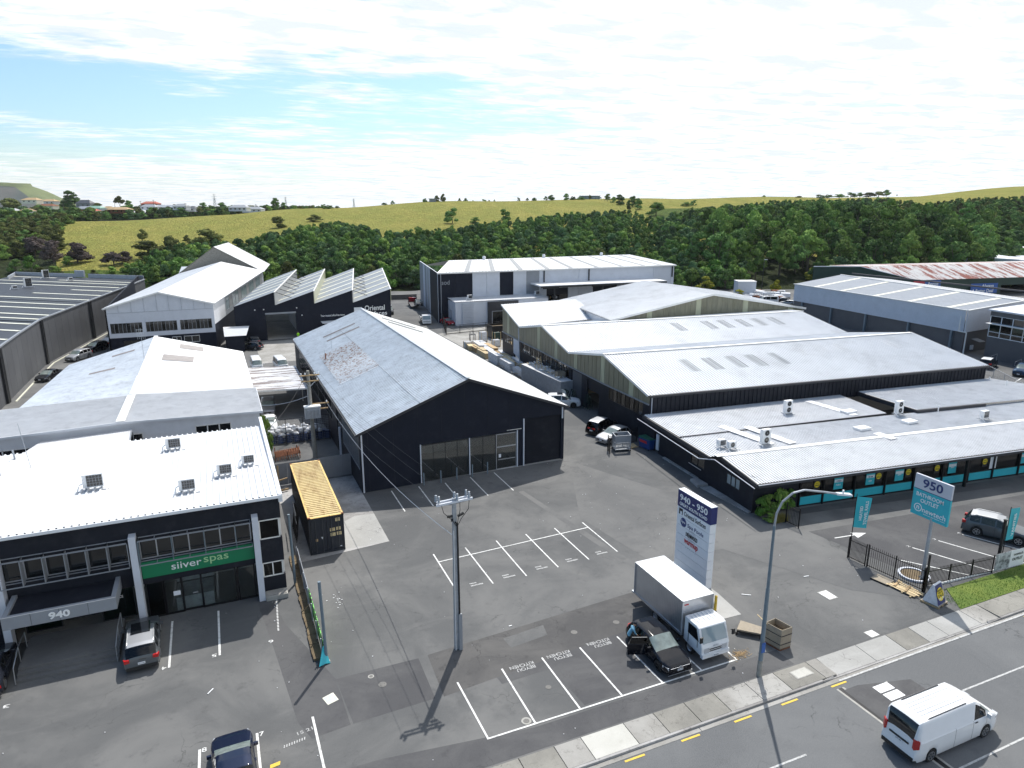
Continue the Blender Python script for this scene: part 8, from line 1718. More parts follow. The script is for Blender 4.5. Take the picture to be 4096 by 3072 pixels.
# ============================================================ SUBURB
HOUSES = [(35, 868, 95, 12, 'white_wall', 'mid_grey', 'long pale house at the left edge of the suburb'), (160, 868, 60, 12, 'white_wall', 'grey_white_roof', 'pale house right of the long one'), (145, 808, 60, 14, 'skylight_cream', 'timber', 'cream house with brown roof below the cone'), (215, 812, 55, 12, 'white_wall', 'timber', 'cream house beside the tall gum'), (205, 830, 60, 12, 'skylight_cream', 'rust', 'brown-roofed house lower on the slope'), (355, 825, 55, 22, 'mid_grey', 'charcoal_roof', 'two-storey dark grey house right of the gum tree'), (350, 840, 55, 10, 'white_wall', 'mid_grey', 'low white house under the dark one'), (392, 838, 60, 10, 'pale_wall', 'green_roof', 'pale green roofed house'), (375, 848, 46, 10, 'white_wall', 'red_tile', 'small house with pink-red roof'), (278, 864, 44, 9, 'white_wall', 'white_roof', 'white roofed shed in the trees'), (490, 845, 80, 14, 'rust', 'timber', 'brown tiled house in the middle of the suburb'), (530, 855, 50, 12, 'white_wall', 'white_roof', 'white gabled house among the trees'), (570, 856, 55, 14, 'white_wall', 'white_roof', 'white house with two gables'), (615, 822, 62, 14, 'red_tile', 'red_tile', 'red-orange block on the suburb skyline'), (610, 832, 58, 10, 'white_wall', 'mid_grey', 'pale flat-roofed house under the red block'), (655, 835, 46, 14, 'mid_grey', 'old_zinc', 'grey gabled house right of the red block'), (690, 836, 50, 14, 'pale_wall', 'old_zinc', 'second grey gabled house right of the red block'), (735, 832, 50, 12, 'white_wall', 'skylight', 'white house near the transmission tower'), (680, 846, 40, 9, 'white_wall', 'white_roof', 'small white shed low in the trees'), (965, 836, 70, 12, 'pale_wall', 'mid_grey', 'long grey flats right of the tower'), (1020, 842, 75, 12, 'pale_wall', 'mid_grey', 'blue-grey flats behind the field crest'), (445, 838, 30, 8, 'white_wall', 'timber', 'small pale house behind trees'), (775, 838, 40, 8, 'white_wall', 'charcoal_roof', 'low house at the tower foot'), (120, 848, 40, 9, 'white_wall', 'timber', 'tiny cream house in the left trees'), (60, 846, 40, 8, 'skylight_cream', 'mid_grey', 'tiny grey-roofed house at far left')]
if 'red_tile' not in MATS: mat('red_tile', (.42, .11, .07), .8, var=.12); mat('green_roof', (.18, .34, .27), .7, var=.1)
for c, r_, w, h, wm, rm, lab in HOUSES:
    v = 470.+(c*7 % 90)+ (60 if r_ < 830 else 0); mpp = v/2839; W_, H_ = w*mpp, h*mpp; p = at(c, v); z = CH+(YH-r_)*mpp; p.z = z-.5
    t = thing('house', lab, 'house', p); u1 = RGT; w1 = FWD
    m = MB(); m.ob(p+V3(0, 0, -.2+H_*.25), u1*W_/2, w1*4, V3(0, 0, H_*.25+.7)); m.build('walls', wm, t)
    zt = H_*.5+.5; m = MB(); a0, b0 = p+V3(0, 0, zt), None; e_ = .5
    q = [p+u1*s1*(W_/2+e_)+w1*s2*(4+e_)+V3(0, 0, zt) for s1, s2 in ((-1, -1), (1, -1), (1, 1), (-1, 1))]; rl, rr = p-u1*W_*.3+V3(0, 0, zt+max(H_*.62, 1.7)), p+u1*W_*.3+V3(0, 0, zt+max(H_*.62, 1.7))
    m.face([q[0], q[1], rr, rl]); m.face([q[2], q[3], rl, rr]); m.face([q[0], rl, q[3]]); m.face([q[1], q[2], rr]); m.face([q[3], q[2], q[1], q[0]]); m.build('roof', rm, t)
    for k in range(max(2, int(w/16))):
        s = -W_/2+W_*(k+.5)/max(2, int(w/16)); m = MB(); m.ob(p+u1*s-w1*4.02+V3(0, 0, H_*.3), u1*.6, w1*.04, V3(0, 0, .45)); m.build('window', 'window_dark', t)
for c, r0_, h, lab in ((868, 838, 62, 'steel lattice transmission tower, tallest on the skyline'), (1150, 826, 38, 'lattice transmission tower behind the tiered pine'), (1420, 823, 28, 'small faint lattice tower over the pasture'), (1030, 838, 22, 'tiny lattice tower over the flats')):
    v = 1150. if h > 50 else 1300.; mpp = v/2839; p = at(c, v); p.z = CH+(YH-r0_)*mpp-3; H_ = h*mpp+3; t = thing('transmission_tower', lab, 'pylon', p); m = MB(); wb = H_*.11
    for s1 in (-1, 1):
        for s2 in (-1, 1): m.bar(p+RGT*s1*wb+FWD*s2*wb, p+RGT*s1*.6+FWD*s2*.6+V3(0, 0, H_*.72), .45); m.bar(p+RGT*s1*.6+V3(0, 0, H_*.72), p+V3(0, 0, H_), .4)
    for k in range(5):
        f, g = k/5, (k+1)/5; wa, wc = wb*(1-f)+.6*f, wb*(1-g)+.6*g
        for s1 in (-1, 1): m.bar(p+RGT*s1*wa+V3(0, 0, H_*.72*f), p-RGT*s1*wc+V3(0, 0, H_*.72*g), .28)
    m.build('lattice_body', 'galv', t); m = MB()
    for f, w_ in ((.72, .13), (.83, .16), (.93, .12)): m.bar(p-RGT*H_*w_+V3(0, 0, H_*f), p+RGT*H_*w_+V3(0, 0, H_*f), .35)
    m.build('crossarm', 'galv', t)
for c, r_, h, w in ((470, 832, 30, 12), (573, 822, 18, 10), (625, 815, 16, 10), (750, 832, 20, 12), (265, 838, 22, 14)):
    v = 480.; mpp = v/2839; p = at(c, v); p.z = CH+(YH-r_-6)*mpp; t = thing('utility_pole', 'thin wooden utility pole among the suburb houses', 'pole', p, group='utility poles in the suburb'); m = MB(); m.cyl(p, p+V3(0, 0, (h+6)*mpp), .15, .1, 5); m.build('pole', 'bark', t); m = MB(); m.bar(p-RGT*w*mpp/2+V3(0, 0, (h+3)*mpp), p+RGT*w*mpp/2+V3(0, 0, (h+3)*mpp), .15); m.build('crossarm', 'bark', t)
# barn and small building on the ridge
for c, r_, w, h, wm, rm, lab in ((2355, 799, 78, 15, 'blue_grey_pole', 'mid_grey', 'long blue-grey barn on the crest of the pasture'), (1735, 808, 26, 13, 'mid_grey', 'mid_grey', 'small grey block beside two trees on the crest')):
    v = vrow(c, r_+2); mpp = v/2839; p = at(c, v); p.z = CH+(YH-r_-2)*mpp; t = thing('barn', lab, 'barn', p); m = MB(); m.ob(p+V3(0, 0, h*mpp/2), RGT*w*mpp/2, FWD*4, V3(0, 0, h*mpp/2)); m.build('walls', wm, t); m = MB(); m.ob(p+V3(0, 0, h*mpp+.1), RGT*(w*mpp/2+.4), FWD*4.4, V3(0, 0, .15)); m.build('roof', rm, t)
    if w > 50:
        m = MB(); 
        for k in range(5): m.ob(p+RGT*(-2+k*2.4)-FWD*4.05+V3(0, 0, h*mpp*.55), RGT*.8, FWD*.03, V3(0, 0, .5))
        m.build('window_band', 'window_pale', t)
# farm fence down the gully
t = thing('farm_fence', 'line of farm fence posts running down from the barn to the gully', 'fence', (0, 0, 0)); cc = [(2380, 801), (2450, 812), (2530, 824), (2560, 836)]; P_ = []
for (a, ra), (b, rb) in zip(cc[:-1], cc[1:]):
    for k in range(6): c = a+(b-a)*k/6; r_ = ra+(rb-ra)*k/6+2; v = vrow(c, r_); p = at(c, v); p.z = terr(c, v); P_.append(p)
t.location = P_[0]; t['_o'] = tuple(P_[0])
for p in P_: m = MB(); m.bar(p, p+V3(0, 0, 1.3), .18); m.build('post', 'bark', t)
m = MB()
for a, b in zip(P_[:-1], P_[1:]): m.bar(a+V3(0, 0, 1.1), b+V3(0, 0, 1.1), .05)
m.build('wire', 'galv', t)

# grass blades on the verge
m = MB()
for k in range(5200):
    x = random.uniform(42.0, 60); y = random.uniform(24.55, 26.5); a = random.uniform(0, 6.28); h_ = random.uniform(.04, .13); w_ = .03; m.face([(x, y, .03), (x+w_*math.cos(a), y+w_*math.sin(a), .03), (x+.06*math.cos(a+1), y+.06*math.sin(a+1), .03+h_)])
tag(m.build('verge_blades', 'leaf_bright'), 'mown grass blades on the verge by the front fence', 'grass', kind='stuff')
# ============================================================ VEHICLES
def paint(nm, c, metal=.3, rough=.55):
    return mat(nm, c, rough, metal, var=.03, coat=.8, spec=.03)
for nm, c, me_ in (('car_black', (.004, .005, .009), 0), ('car_white', (.78, .79, .80), 0), ('car_silver', (.34, .35, .37), .7), ('car_grey', (.11, .12, .13), .5), ('car_navy', (.010, .016, .04), .4), ('car_red', (.42, .02, .03), .2), ('car_dark', (.018, .021, .030), .2), ('car_blue', (.02, .045, .09), .4)): paint(nm, c, me_)
def lin(tab, x):
    if x <= tab[0][0]: return tab[0][1]
    for (a, va), (b, vb) in zip(tab[:-1], tab[1:]):
        if x <= b: return va+(vb-va)*(x-a)/(b-a)
    return tab[-1][1]
# x runs from the nose: top line, belt line, windscreen base/top, rear glass top/base, side glass ranges, pillars
SP = {
 'hatch': dict(L=4.27, W=1.80, H=1.46, wb=(.86, 3.49), r=.32, top=[(0, .62), (.12, .72), (.5, .83), (1.05, .95), (1.25, .99), (2.0, 1.40), (2.5, 1.46), (3.3, 1.44), (3.75, 1.36), (4.1, .98), (4.2, .9), (4.27, .6)], belt=[(0, .60), (.5, .78), (1.2, .92), (4.0, .97), (4.27, .62)], ws=(1.2, 2.0), rw=(3.72, 4.12), sg=[(1.55, 2.38), (2.48, 3.3), (3.38, 3.72)]),
 'sedan': dict(L=4.75, W=1.82, H=1.44, wb=(.93, 3.7), r=.33, top=[(0, .58), (.12, .70), (.5, .80), (1.1, .92), (1.35, .97), (2.15, 1.37), (2.7, 1.44), (3.3, 1.40), (4.1, 1.04), (4.6, 1.0), (4.75, .62)], belt=[(0, .56), (.5, .76), (1.3, .9), (4.2, .98), (4.75, .64)], ws=(1.3, 2.15), rw=(3.35, 4.08), sg=[(1.65, 2.6), (2.7, 3.5)]),
 'wagon': dict(L=4.75, W=1.84, H=1.50, wb=(.93, 3.66), r=.33, top=[(0, .6), (.12, .72), (.5, .82), (1.1, .94), (1.35, .98), (2.15, 1.40), (2.7, 1.49), (4.0, 1.46), (4.3, 1.38), (4.62, .98), (4.75, .62)], belt=[(0, .58), (.5, .78), (1.3, .92), (4.5, 1.0), (4.75, .66)], ws=(1.3, 2.15), rw=(4.22, 4.62), sg=[(1.65, 2.6), (2.7, 3.5), (3.6, 4.25)]),
 'suv': dict(L=4.65, W=1.86, H=1.70, wb=(.92, 3.6), r=.36, top=[(0, .72), (.12, .88), (.5, .98), (1.1, 1.08), (1.3, 1.12), (1.95, 1.58), (2.5, 1.69), (3.8, 1.66), (4.2, 1.58), (4.52, 1.12), (4.65, .72)], belt=[(0, .70), (.5, .94), (1.2, 1.04), (4.4, 1.14), (4.65, .74)], ws=(1.25, 1.95), rw=(4.15, 4.52), sg=[(1.5, 2.42), (2.52, 3.4), (3.5, 4.15)]),
 'mpv': dict(L=4.7, W=1.76, H=1.66, wb=(.9, 3.65), r=.32, top=[(0, .65), (.12, .8), (.5, .92), (.95, 1.02), (1.15, 1.08), (1.95, 1.56), (2.5, 1.65), (3.9, 1.62), (4.3, 1.52), (4.6, 1.02), (4.7, .66)], belt=[(0, .62), (.5, .84), (1.1, .96), (4.4, 1.06), (4.7, .68)], ws=(1.1, 1.95), rw=(4.25, 4.6), sg=[(1.45, 2.5), (2.6, 3.5), (3.6, 4.2)]),
 'ute': dict(L=5.3, W=1.86, H=1.80, wb=(.95, 4.1), r=.38, top=[(0, .8), (.12, 1.0), (.5, 1.08), (1.2, 1.16), (1.4, 1.2), (2.0, 1.68), (2.5, 1.79), (3.3, 1.76), (3.62, 1.2), (3.7, 1.12), (5.2, 1.12), (5.3, .8)], belt=[(0, .75), (.5, 1.0), (1.3, 1.1), (5.2, 1.11), (5.3, .8)], ws=(1.35, 2.0), rw=(3.3, 3.6), sg=[(1.6, 2.45), (2.55, 3.3)]),
 'van': dict(L=5.92, W=1.95, H=2.28, wb=(.98, 4.84), r=.34, top=[(0, .75), (.10, 1.02), (.35, 1.2), (.62, 1.34), (.8, 1.42), (1.55, 2.05), (1.95, 2.25), (2.6, 2.28), (5.6, 2.26), (5.78, 2.15), (5.88, 1.3), (5.92, .7)], belt=[(0, .72), (.3, 1.1), (.8, 1.28), (5.7, 1.30), (5.92, .72)], ws=(.72, 1.56), rw=(5.72, 5.87), sg=[(1.12, 1.98)]),
 'oldvan': dict(L=4.6, W=1.70, H=1.98, wb=(.75, 3.4), r=.31, top=[(0, .85), (.08, 1.1), (.2, 1.18), (.75, 1.80), (1.1, 1.95), (2, 1.98), (4.3, 1.96), (4.5, 1.75), (4.57, 1.1), (4.6, .6)], belt=[(0, .8), (.15, 1.1), (4.5, 1.12), (4.6, .6)], ws=(.18, .78), rw=(4.42, 4.56), sg=[(.55, 1.2), (1.3, 2.4), (2.5, 4.2)]),
}
def section(sp, x):
    L, W, H = sp['L'], sp['W'], sp['H']; zt = lin(sp['top'], x); zs = min(lin(sp['belt'], x), zt-.01); sill = .22+(.10 if x < .15 or x > L-.15 else 0)
    zb = sill
    for wx in sp['wb']:
        R_ = sp['r']+.06; d = abs(x-wx)
        if d < R_: zb = max(zb, sp['r']+math.sqrt(max(0, R_*R_-d*d)))
    zb = min(zb, zs-.08)
    e = 0.16*max(0, 1-x/.55)**2+.12*max(0, 1-(L-x)/.45)**2; w = W/2*(1-e); k = min(1, max(0, (zt-zs)/(H-max(zs, .9)+.001))); k = min(1, k*1.05)
    wr = W/2*(.80 if H < 2 else .86)*(1-e*.5)
    l = lambda a, b: a+(b-a)*k
    return [(w*.95, zb), (w*.985, zb+.05), (w, zb+(zs-zb)*.5), (w*.985, zs-.07*(1-.3*k)), (w*.94, zs), (l(w*.86, wr*1.0), zs+(zt-zs)*l(.5, .86)), (l(w*.72, wr*.90), zs+(zt-zs)*l(.78, .965)), (l(w*.4, wr*.5), zs+(zt-zs)*.985), (0, zt)]
def car(kind, label, pm, loc, heading, cat='car', group=None, roof=None, rails=False, plate=None, rim='rim', lod=1, open_door=None, skyl=None):
    sp = SP[kind]; L, W, H = sp['L'], sp['W'], sp['H']; t = thing({'van': 'panel_van', 'oldvan': 'minivan', 'ute': 'pickup'}.get(kind, 'parked_car'), label, cat, loc, R(heading), group, local=True)
    xs = set(np.linspace(0, L, 26)) | {x for x, _ in sp['top']} | {x for a in sp['sg'] for x in a} | set(sp['ws']) | set(sp['rw'])
    for wx in sp['wb']:
        for a in range(-4, 5): xs.add(wx+(sp['r']+.06)*math.sin(a*math.pi/8))
        xs.add(wx-sp['r']-.075); xs.add(wx+sp['r']+.075)
    xs = sorted(x for x in xs if 0 <= x <= L); xs = [x for i, x in enumerate(xs) if i == 0 or x-xs[i-1] > .012]
    secs = [section(sp, x) for x in xs]; m = MB(); g = MB(); sgl = {}; wsm = MB(); rwm = MB(); rf = MB()
    P = lambda i, j, s: (L/2-xs[i], s*secs[i][j][0], secs[i][j][1])
    for i in range(len(xs)-1):
        mx_ = (xs[i]+xs[i+1])/2; inw = sp['ws'][0] < mx_ < sp['ws'][1]; inr = sp['rw'][0] < mx_ < sp['rw'][1]
        for s in (1, -1):
            for j in range(8):
                q = [P(i, j, s), P(i+1, j, s), P(i+1, j+1, s), P(i, j+1, s)]
                if s < 0: q = q[::-1]
                tgt = m
                if j == 4 and not inr:
                    for a, b in sp['sg']:
                        if a < mx_ < b: tgt = sgl.setdefault((a, s), MB())
                if j == 5 and inw or j >= 6 and inw: tgt = wsm
                if j >= 5 and inr and not (kind in ('van', 'oldvan') and j == 5): tgt = rwm
                if roof and j >= 6 and sp['ws'][1] < mx_ < sp['rw'][0]: tgt = rf
                tgt.face(q)
    for i in (0, len(xs)-1): m.face([P(i, j, 1) for j in range(9)]+[P(i, j, -1) for j in range(7, -1, -1)])
    def fin(mb, nm, mm): 
        if mb.F: return mb.build(nm, mm, t, smooth=True, recalc=True)
    bo = fin(m, 'body', pm); fin(wsm, 'windscreen', 'screen'); fin(rwm, 'rear_window', 'window_dark' if kind == 'van' else 'car_glass'); fin(rf, 'roof_panel', roof)
    for k_, mm in sgl.items(): fin(mm, 'side_window', 'car_glass')
    try:
        bo.data.set_sharp_from_angle(angle=R(38))
    except Exception: pass
    u = MB(); u.box(-L/2+.2, L/2-.2, -W*.40, W*.40, .16, .62); u.box(-L/2+1.0, L/2-1.2, -W*.36, W*.36, .5, .85); u.build('underbody', 'black_plastic', t)
    if lod:
        u = MB()
        for x in (sp['sg'][0][1]+.15, sp['sg'][1][1]+.1 if len(sp['sg']) > 1 else 3.2):
            for y in (-.4, .4): u.box(L/2-x-.1, L/2-x+.05, y-.22, y+.22, .8, H*.8)
        u.box(L/2-sp['ws'][0]-.55, L/2-sp['ws'][0]-.15, -W*.38, W*.38, .7, lin(sp['belt'], sp['ws'][0]+.3)-.04); u.build('seats', 'seat_grey', t)
    r = sp['r']
    for wx in sp['wb']:
        for s in (1, -1):
            c = (L/2-wx, s*(W/2-.115), r); u = MB(); u.lathe(c, (0, s, 0), [(-.1, r*.6), (-.1, r*.95), (-.07, r), (.07, r), (.1, r*.95), (.1, r*.68), (.02, r*.66)], 18); wh = u.build('wheel', 'rubber', t, smooth=False)
            u = MB(); u.lathe(c, (0, s, 0), [(.035, r*.66), (.04, .0)], 14); u.build('brake_disc', 'black_plastic', wh)
            u = MB(); u.lathe(c, (0, s, 0), [(.06, r*.68), (.105, r*.69), (.105, r*.60), (.06, r*.6)], 16)
            for a in range(5):
                d = V3(math.cos(a*1.2566), 0, math.sin(a*1.2566)); e = V3(-d.z, 0, d.x); cc = V3(*c)+V3(0, s*.085, 0); u.ob(cc+d*r*.33, d*r*.33, e*r*.085, V3(0, .015, 0))
            u.build('rim', rim, wh)
    def sec_y(x, z):
        s_ = section(sp, x); 
        for (wa, za), (wb_, zb) in zip(s_[:-1], s_[1:]):
            if za <= z <= zb: return wa+(wb_-wa)*(z-za)/max(1e-6, zb-za)
        return s_[2][0]
    for s in (1, -1):
        zf = lin(sp['belt'], .3)-.12; u = MB(); a, b = .02, .42; ya, yb_ = sec_y(.06, zf), sec_y(.42, zf)
        u.hexa([(L/2-a+.015, s*(ya-.30), zf-.07), (L/2-a+.01, s*(ya+.0), zf-.07), (L/2-b, s*(yb_+.012), zf-.03), (L/2-b, s*(yb_-.1), zf-.05)], [(L/2-a-.03, s*(ya-.30), zf+.05), (L/2-a-.05, s*ya, zf+.06), (L/2-b, s*(yb_+.008), zf+.08), (L/2-b, s*(yb_-.1), zf+.08)]); u.build('headlight', 'clear_lens', t)
        zr = lin(sp['belt'], L-.2)-.10; hh = .26 if kind == 'van' else (.09 if kind != 'suv' else .12); y_ = sec_y(L-.05, zr); u = MB(); u.hexa([(-L/2-.012, s*(y_-.26 if kind != 'van' else y_-.09), zr-hh*.7), (-L/2-.008, s*(y_+.0), zr-hh), (-L/2+(.26 if kind != 'van' else .14), s*(sec_y(L-.26, zr)+.012), zr-hh*.6), (-L/2+.2, s*(y_-.2), zr-hh*.6)], [(-L/2+.0, s*(y_-.26 if kind != 'van' else y_-.09), zr+hh), (-L/2+.01, s*(y_), zr+hh), (-L/2+(.26 if kind != 'van' else .14), s*(sec_y(L-.26, zr)+.01), zr+hh), (-L/2+.2, s*(y_-.2), zr+hh)]); u.build('tail_light', 'red_lens', t)
        xm_ = sp['ws'][0]+.38; zm = lin(sp['belt'], xm_)+.06; y_ = sec_y(xm_, zm-.08); u = MB(); u.ob((L/2-xm_, s*(y_+.13), zm+.02), (.05, 0, 0), (0, .10, 0), (0, 0, .075 if kind != 'van' else .11)); u.build('wing_mirror', pm if kind != 'van' else 'car_white', t)
        if lod:
            for a_, b_ in (sp['sg'][:2] if kind != 'van' else sp['sg'][:1]):
                zz = lin(sp['belt'], b_)-.10; u = MB(); u.box(L/2-b_+.02, L/2-b_+.2, min(s*(sec_y(b_, zz)), s*(sec_y(b_, zz)+.035)), max(s*sec_y(b_, zz), s*(sec_y(b_, zz)+.035)), zz-.015, zz+.015); u.build('door_handle', pm if kind != 'van' else 'black_plastic', t)
            u = MB()
            for x in ([sp['sg'][0][0]-.12]+[b_+.05 for _, b_ in sp['sg'][:2]] if kind != 'van' else [1.08, 2.05, 3.3]):
                pr_ = section(sp, x)
                for (wa, za), (wb_, zb) in zip(pr_[1:4], pr_[2:5]): u.hexa([(L/2-x-.007, s*(wa-.01), za), (L/2-x+.007, s*(wa-.01), za), (L/2-x+.007, s*(wa+.003), za), (L/2-x-.007, s*(wa+.003), za)], [(L/2-x-.007, s*(wb_-.01), zb), (L/2-x+.007, s*(wb_-.01), zb), (L/2-x+.007, s*(wb_+.003), zb), (L/2-x-.007, s*(wb_+.003), zb)])
            u.build('door_seam', 'black_plastic', t)
        if rails: u = MB(); z_ = H+.0; u.tube([(L/2-sp['ws'][1]-(.9 if kind == 'van' else .25), s*W*.36, H-.06), (L/2-sp['ws'][1]-(1.0 if kind == 'van' else .4), s*W*.36, z_), (-L/2+.9, s*W*.36, z_-.02), (-L/2+.7, s*W*.36, H-.1)], .022, 5); u.build('roof_rail', 'steel' if kind != 'van' else 'black_plastic', t)
    zg = lin(sp['top'], .05)-.16; u = MB(); u.box(L/2-.02, L/2+.012, -W*.24, W*.24, zg-.10, zg+.03); u.build('grille', 'black_plastic', t)
    u = MB(); u.box(L/2-.06, L/2+.02, -W*.40, W*.40, .22, .42); u.box(-L/2-.02, -L/2+.06, -W*.42, W*.42, .26, .46); u.build('lower_bumper', 'black_plastic' if kind != 'hatch' else pm, t)
    for sx, x in ((1, L/2+.024), (-1, -L/2-.026)):
        zc = .46 if sx > 0 else (.62 if kind != 'van' else .92); u = MB(); u.box(min(x, x-sx*.03), max(x, x-sx*.03), -.18, .18, zc-.06, zc+.06); o = u.build('number_plate', 'sign_white', t)
        if plate: text(plate, (x+sx*.003, 0, zc), (0, sx, 0), (0, 0, 1), .30, .085, 'letter_black', o, depth=.002)
    if lod: u = MB(); u.bar((-L/2+.02, -.25, lin(sp['belt'], L-.1)+.02), (-L/2+.05, .1, lin(sp['belt'], L-.1)+.04), .02); u.build('rear_wiper', 'black_plastic', t)
    if skyl: u = MB(); a, b = skyl; u.box(L/2-b, L/2-a, -W*.27, W*.27, H-.02, H+.012); u.build('glass_roof', 'window_dark', t)
    return t
v = car('van', 'white high-roof panel van driving along the road, bottom right', 'car_white', (30.43, 17.75, -.12), 0, 'van', rails=True, plate='QSF188')
u = MB()
for k in range(5): u.box(-2.3, .7, -.42+.2*k, -.40+.2*k, 2.272, 2.288)
u.build('roof_rib', 'car_white', v); u = MB(); u.box(-2.975, -2.93, -.5, .5, .98, 1.06); u.build('handle_garnish', 'black_plastic', v)
h = car('hatch', 'black hatchback parked beside the box truck with its rear door open', 'car_black', (21.42, 28.45, 0), -90, plate='QEW748', rim='dark_rim')
u = MB(); u.hexa([(.05, -.93, .3), (.12, -.93, .3), (-.25, -1.85, .3), (-.32, -1.83, .3)], [(.05, -.93, .95), (.12, -.93, .95), (-.25, -1.85, .98), (-.32, -1.83, .98)]); o = u.build('open_rear_door', 'car_black', h); u = MB(); u.hexa([(.05, -.92, .97), (.08, -.92, .97), (-.27, -1.8, .98), (-.30, -1.79, .98)], [(.05, -.80, 1.36), (.08, -.80, 1.36), (-.25, -1.6, 1.36), (-.28, -1.6, 1.36)]); u.build('door_glass', 'car_glass', o)
u = MB(); u.lathe((2.16, 0, .62), (1, 0, 0), [(0, .07), (.015, .06), (.016, 0)], 14); u.build('badge', 'aluminium', h); u = MB(); u.bar((2.14, -.62, .60), (2.14, .62, .60), .02, .025); u.bar((2.16, -.8, .24), (2.16, .8, .24), .02, .02); u.build('chrome_strip', 'aluminium', h)
car('wagon', 'silver-grey wagon with glass roof parked by the office entrance steps', 'car_grey', (-5.85, 40.75, 0), 93, plate='LJG156', skyl=(1.95, 3.1), roof='car_silver', rails=True)  # lighter roof panel has the bright reflection put into its colour
car('sedan', 'dark navy sedan cut off by the bottom picture edge', 'car_navy', (-1.28, 28.45, 0), 92, plate='KRM42')
car('sedan', 'dark sedan at the left picture edge beside the entrance steps', 'car_dark', (-13.28, 41.1, 0), 92)
car('suv', 'dark grey sport utility wagon with silver roof rails in the showroom car park', 'car_grey', (54.4, 30.15, 0), -63, rails=True, roof='car_silver', plate='PDR610')
car('mpv', 'black people mover parked in the lane beside the charcoal wall', 'car_black', (39.5, 65.3, 0), 28, roof='car_silver')
car('hatch', 'small silver hatchback behind the cage trolley', 'car_silver', (39.0, 61.95, 0), 197)
car('suv', 'white off-road wagon with sunroof beside the dark shed', 'car_white', (39.95, 76.1, 0), -25, rim='dark_rim', skyl=(2.3, 3.0))
car('sedan', 'black coupe parked alone in the far left lane, nearest of the four', 'car_black', (-24.0, 119.6, 0), 248)
car('suv', 'silver four-wheel drive in the far left lane', 'car_silver', (-22.2, 133.8, 0), 240, rails=True)
car('suv', 'black four-wheel drive behind the silver one in the far left lane', 'car_black', (-20.6, 140.9, 0), 238, rails=True)
car('mpv', 'white people mover furthest back in the far left lane', 'car_white', (-18.7, 149.5, 0), 240)
car('oldvan', 'white van parked left behind the carport roof', 'car_white', (4.95, 113.9, 0), -88, 'van'); car('oldvan', 'white van parked right behind the carport roof', 'car_white', (8.5, 112.6, 0), -84, 'van')
car('hatch', 'dark grey hatchback at the left of the black factory door', 'car_grey', (5.9, 136.8, 0), 95); car('hatch', 'dark car half hidden by the small lean-to shed', 'car_dark', (5.0, 131.2, 0), 150)
car('suv', 'silver people mover with raised tailgate under the open lane beside the white shed', 'car_silver', (4.7, 88.4, 0), -95)
car('sedan', 'pale car half hidden in front of the silver one in the lane', 'car_white', (4.3, 81.6, 0), -92)
car('suv', 'black four-wheel drive beside the saw-tooth works', 'car_black', (38.4, 164, 0), 262); car('hatch', 'white car behind the black one beside the saw-tooth works', 'car_white', (39.8, 172, 0), 262)
car('sedan', 'red car parked before the striped warehouse', 'car_red', (46.5, 143.4, 0), -82); car('suv', 'dark people carrier parked by the low office entrance', 'car_dark', (51.9, 144.3-.9, 0), -76)
car('ute', 'dark blue pickup with dusty bonnet in the right-hand car park', 'car_blue', (113.3, 63.4, 0), 196, 'pickup'); car('suv', 'dark car with white roof parked behind the pickup, right', 'car_dark', (113.2, 68.8, 0), 20, roof='car_white')
cc = at(3105, 2839*25/(1214-YH)); car('oldvan', 'white van with dark windows in the display yard', 'car_white', cc, 150, 'van', lod=0)
for c, r_, lab, pm in ((3160, 1212, 'dark car beside the white van in the display yard', 'car_dark'), (3182, 1222, 'silver car at the corner of the silver warehouse', 'car_silver')): cc = at(c, 2839*25/(r_-YH)); car('hatch', lab, pm, cc, 120, lod=0)
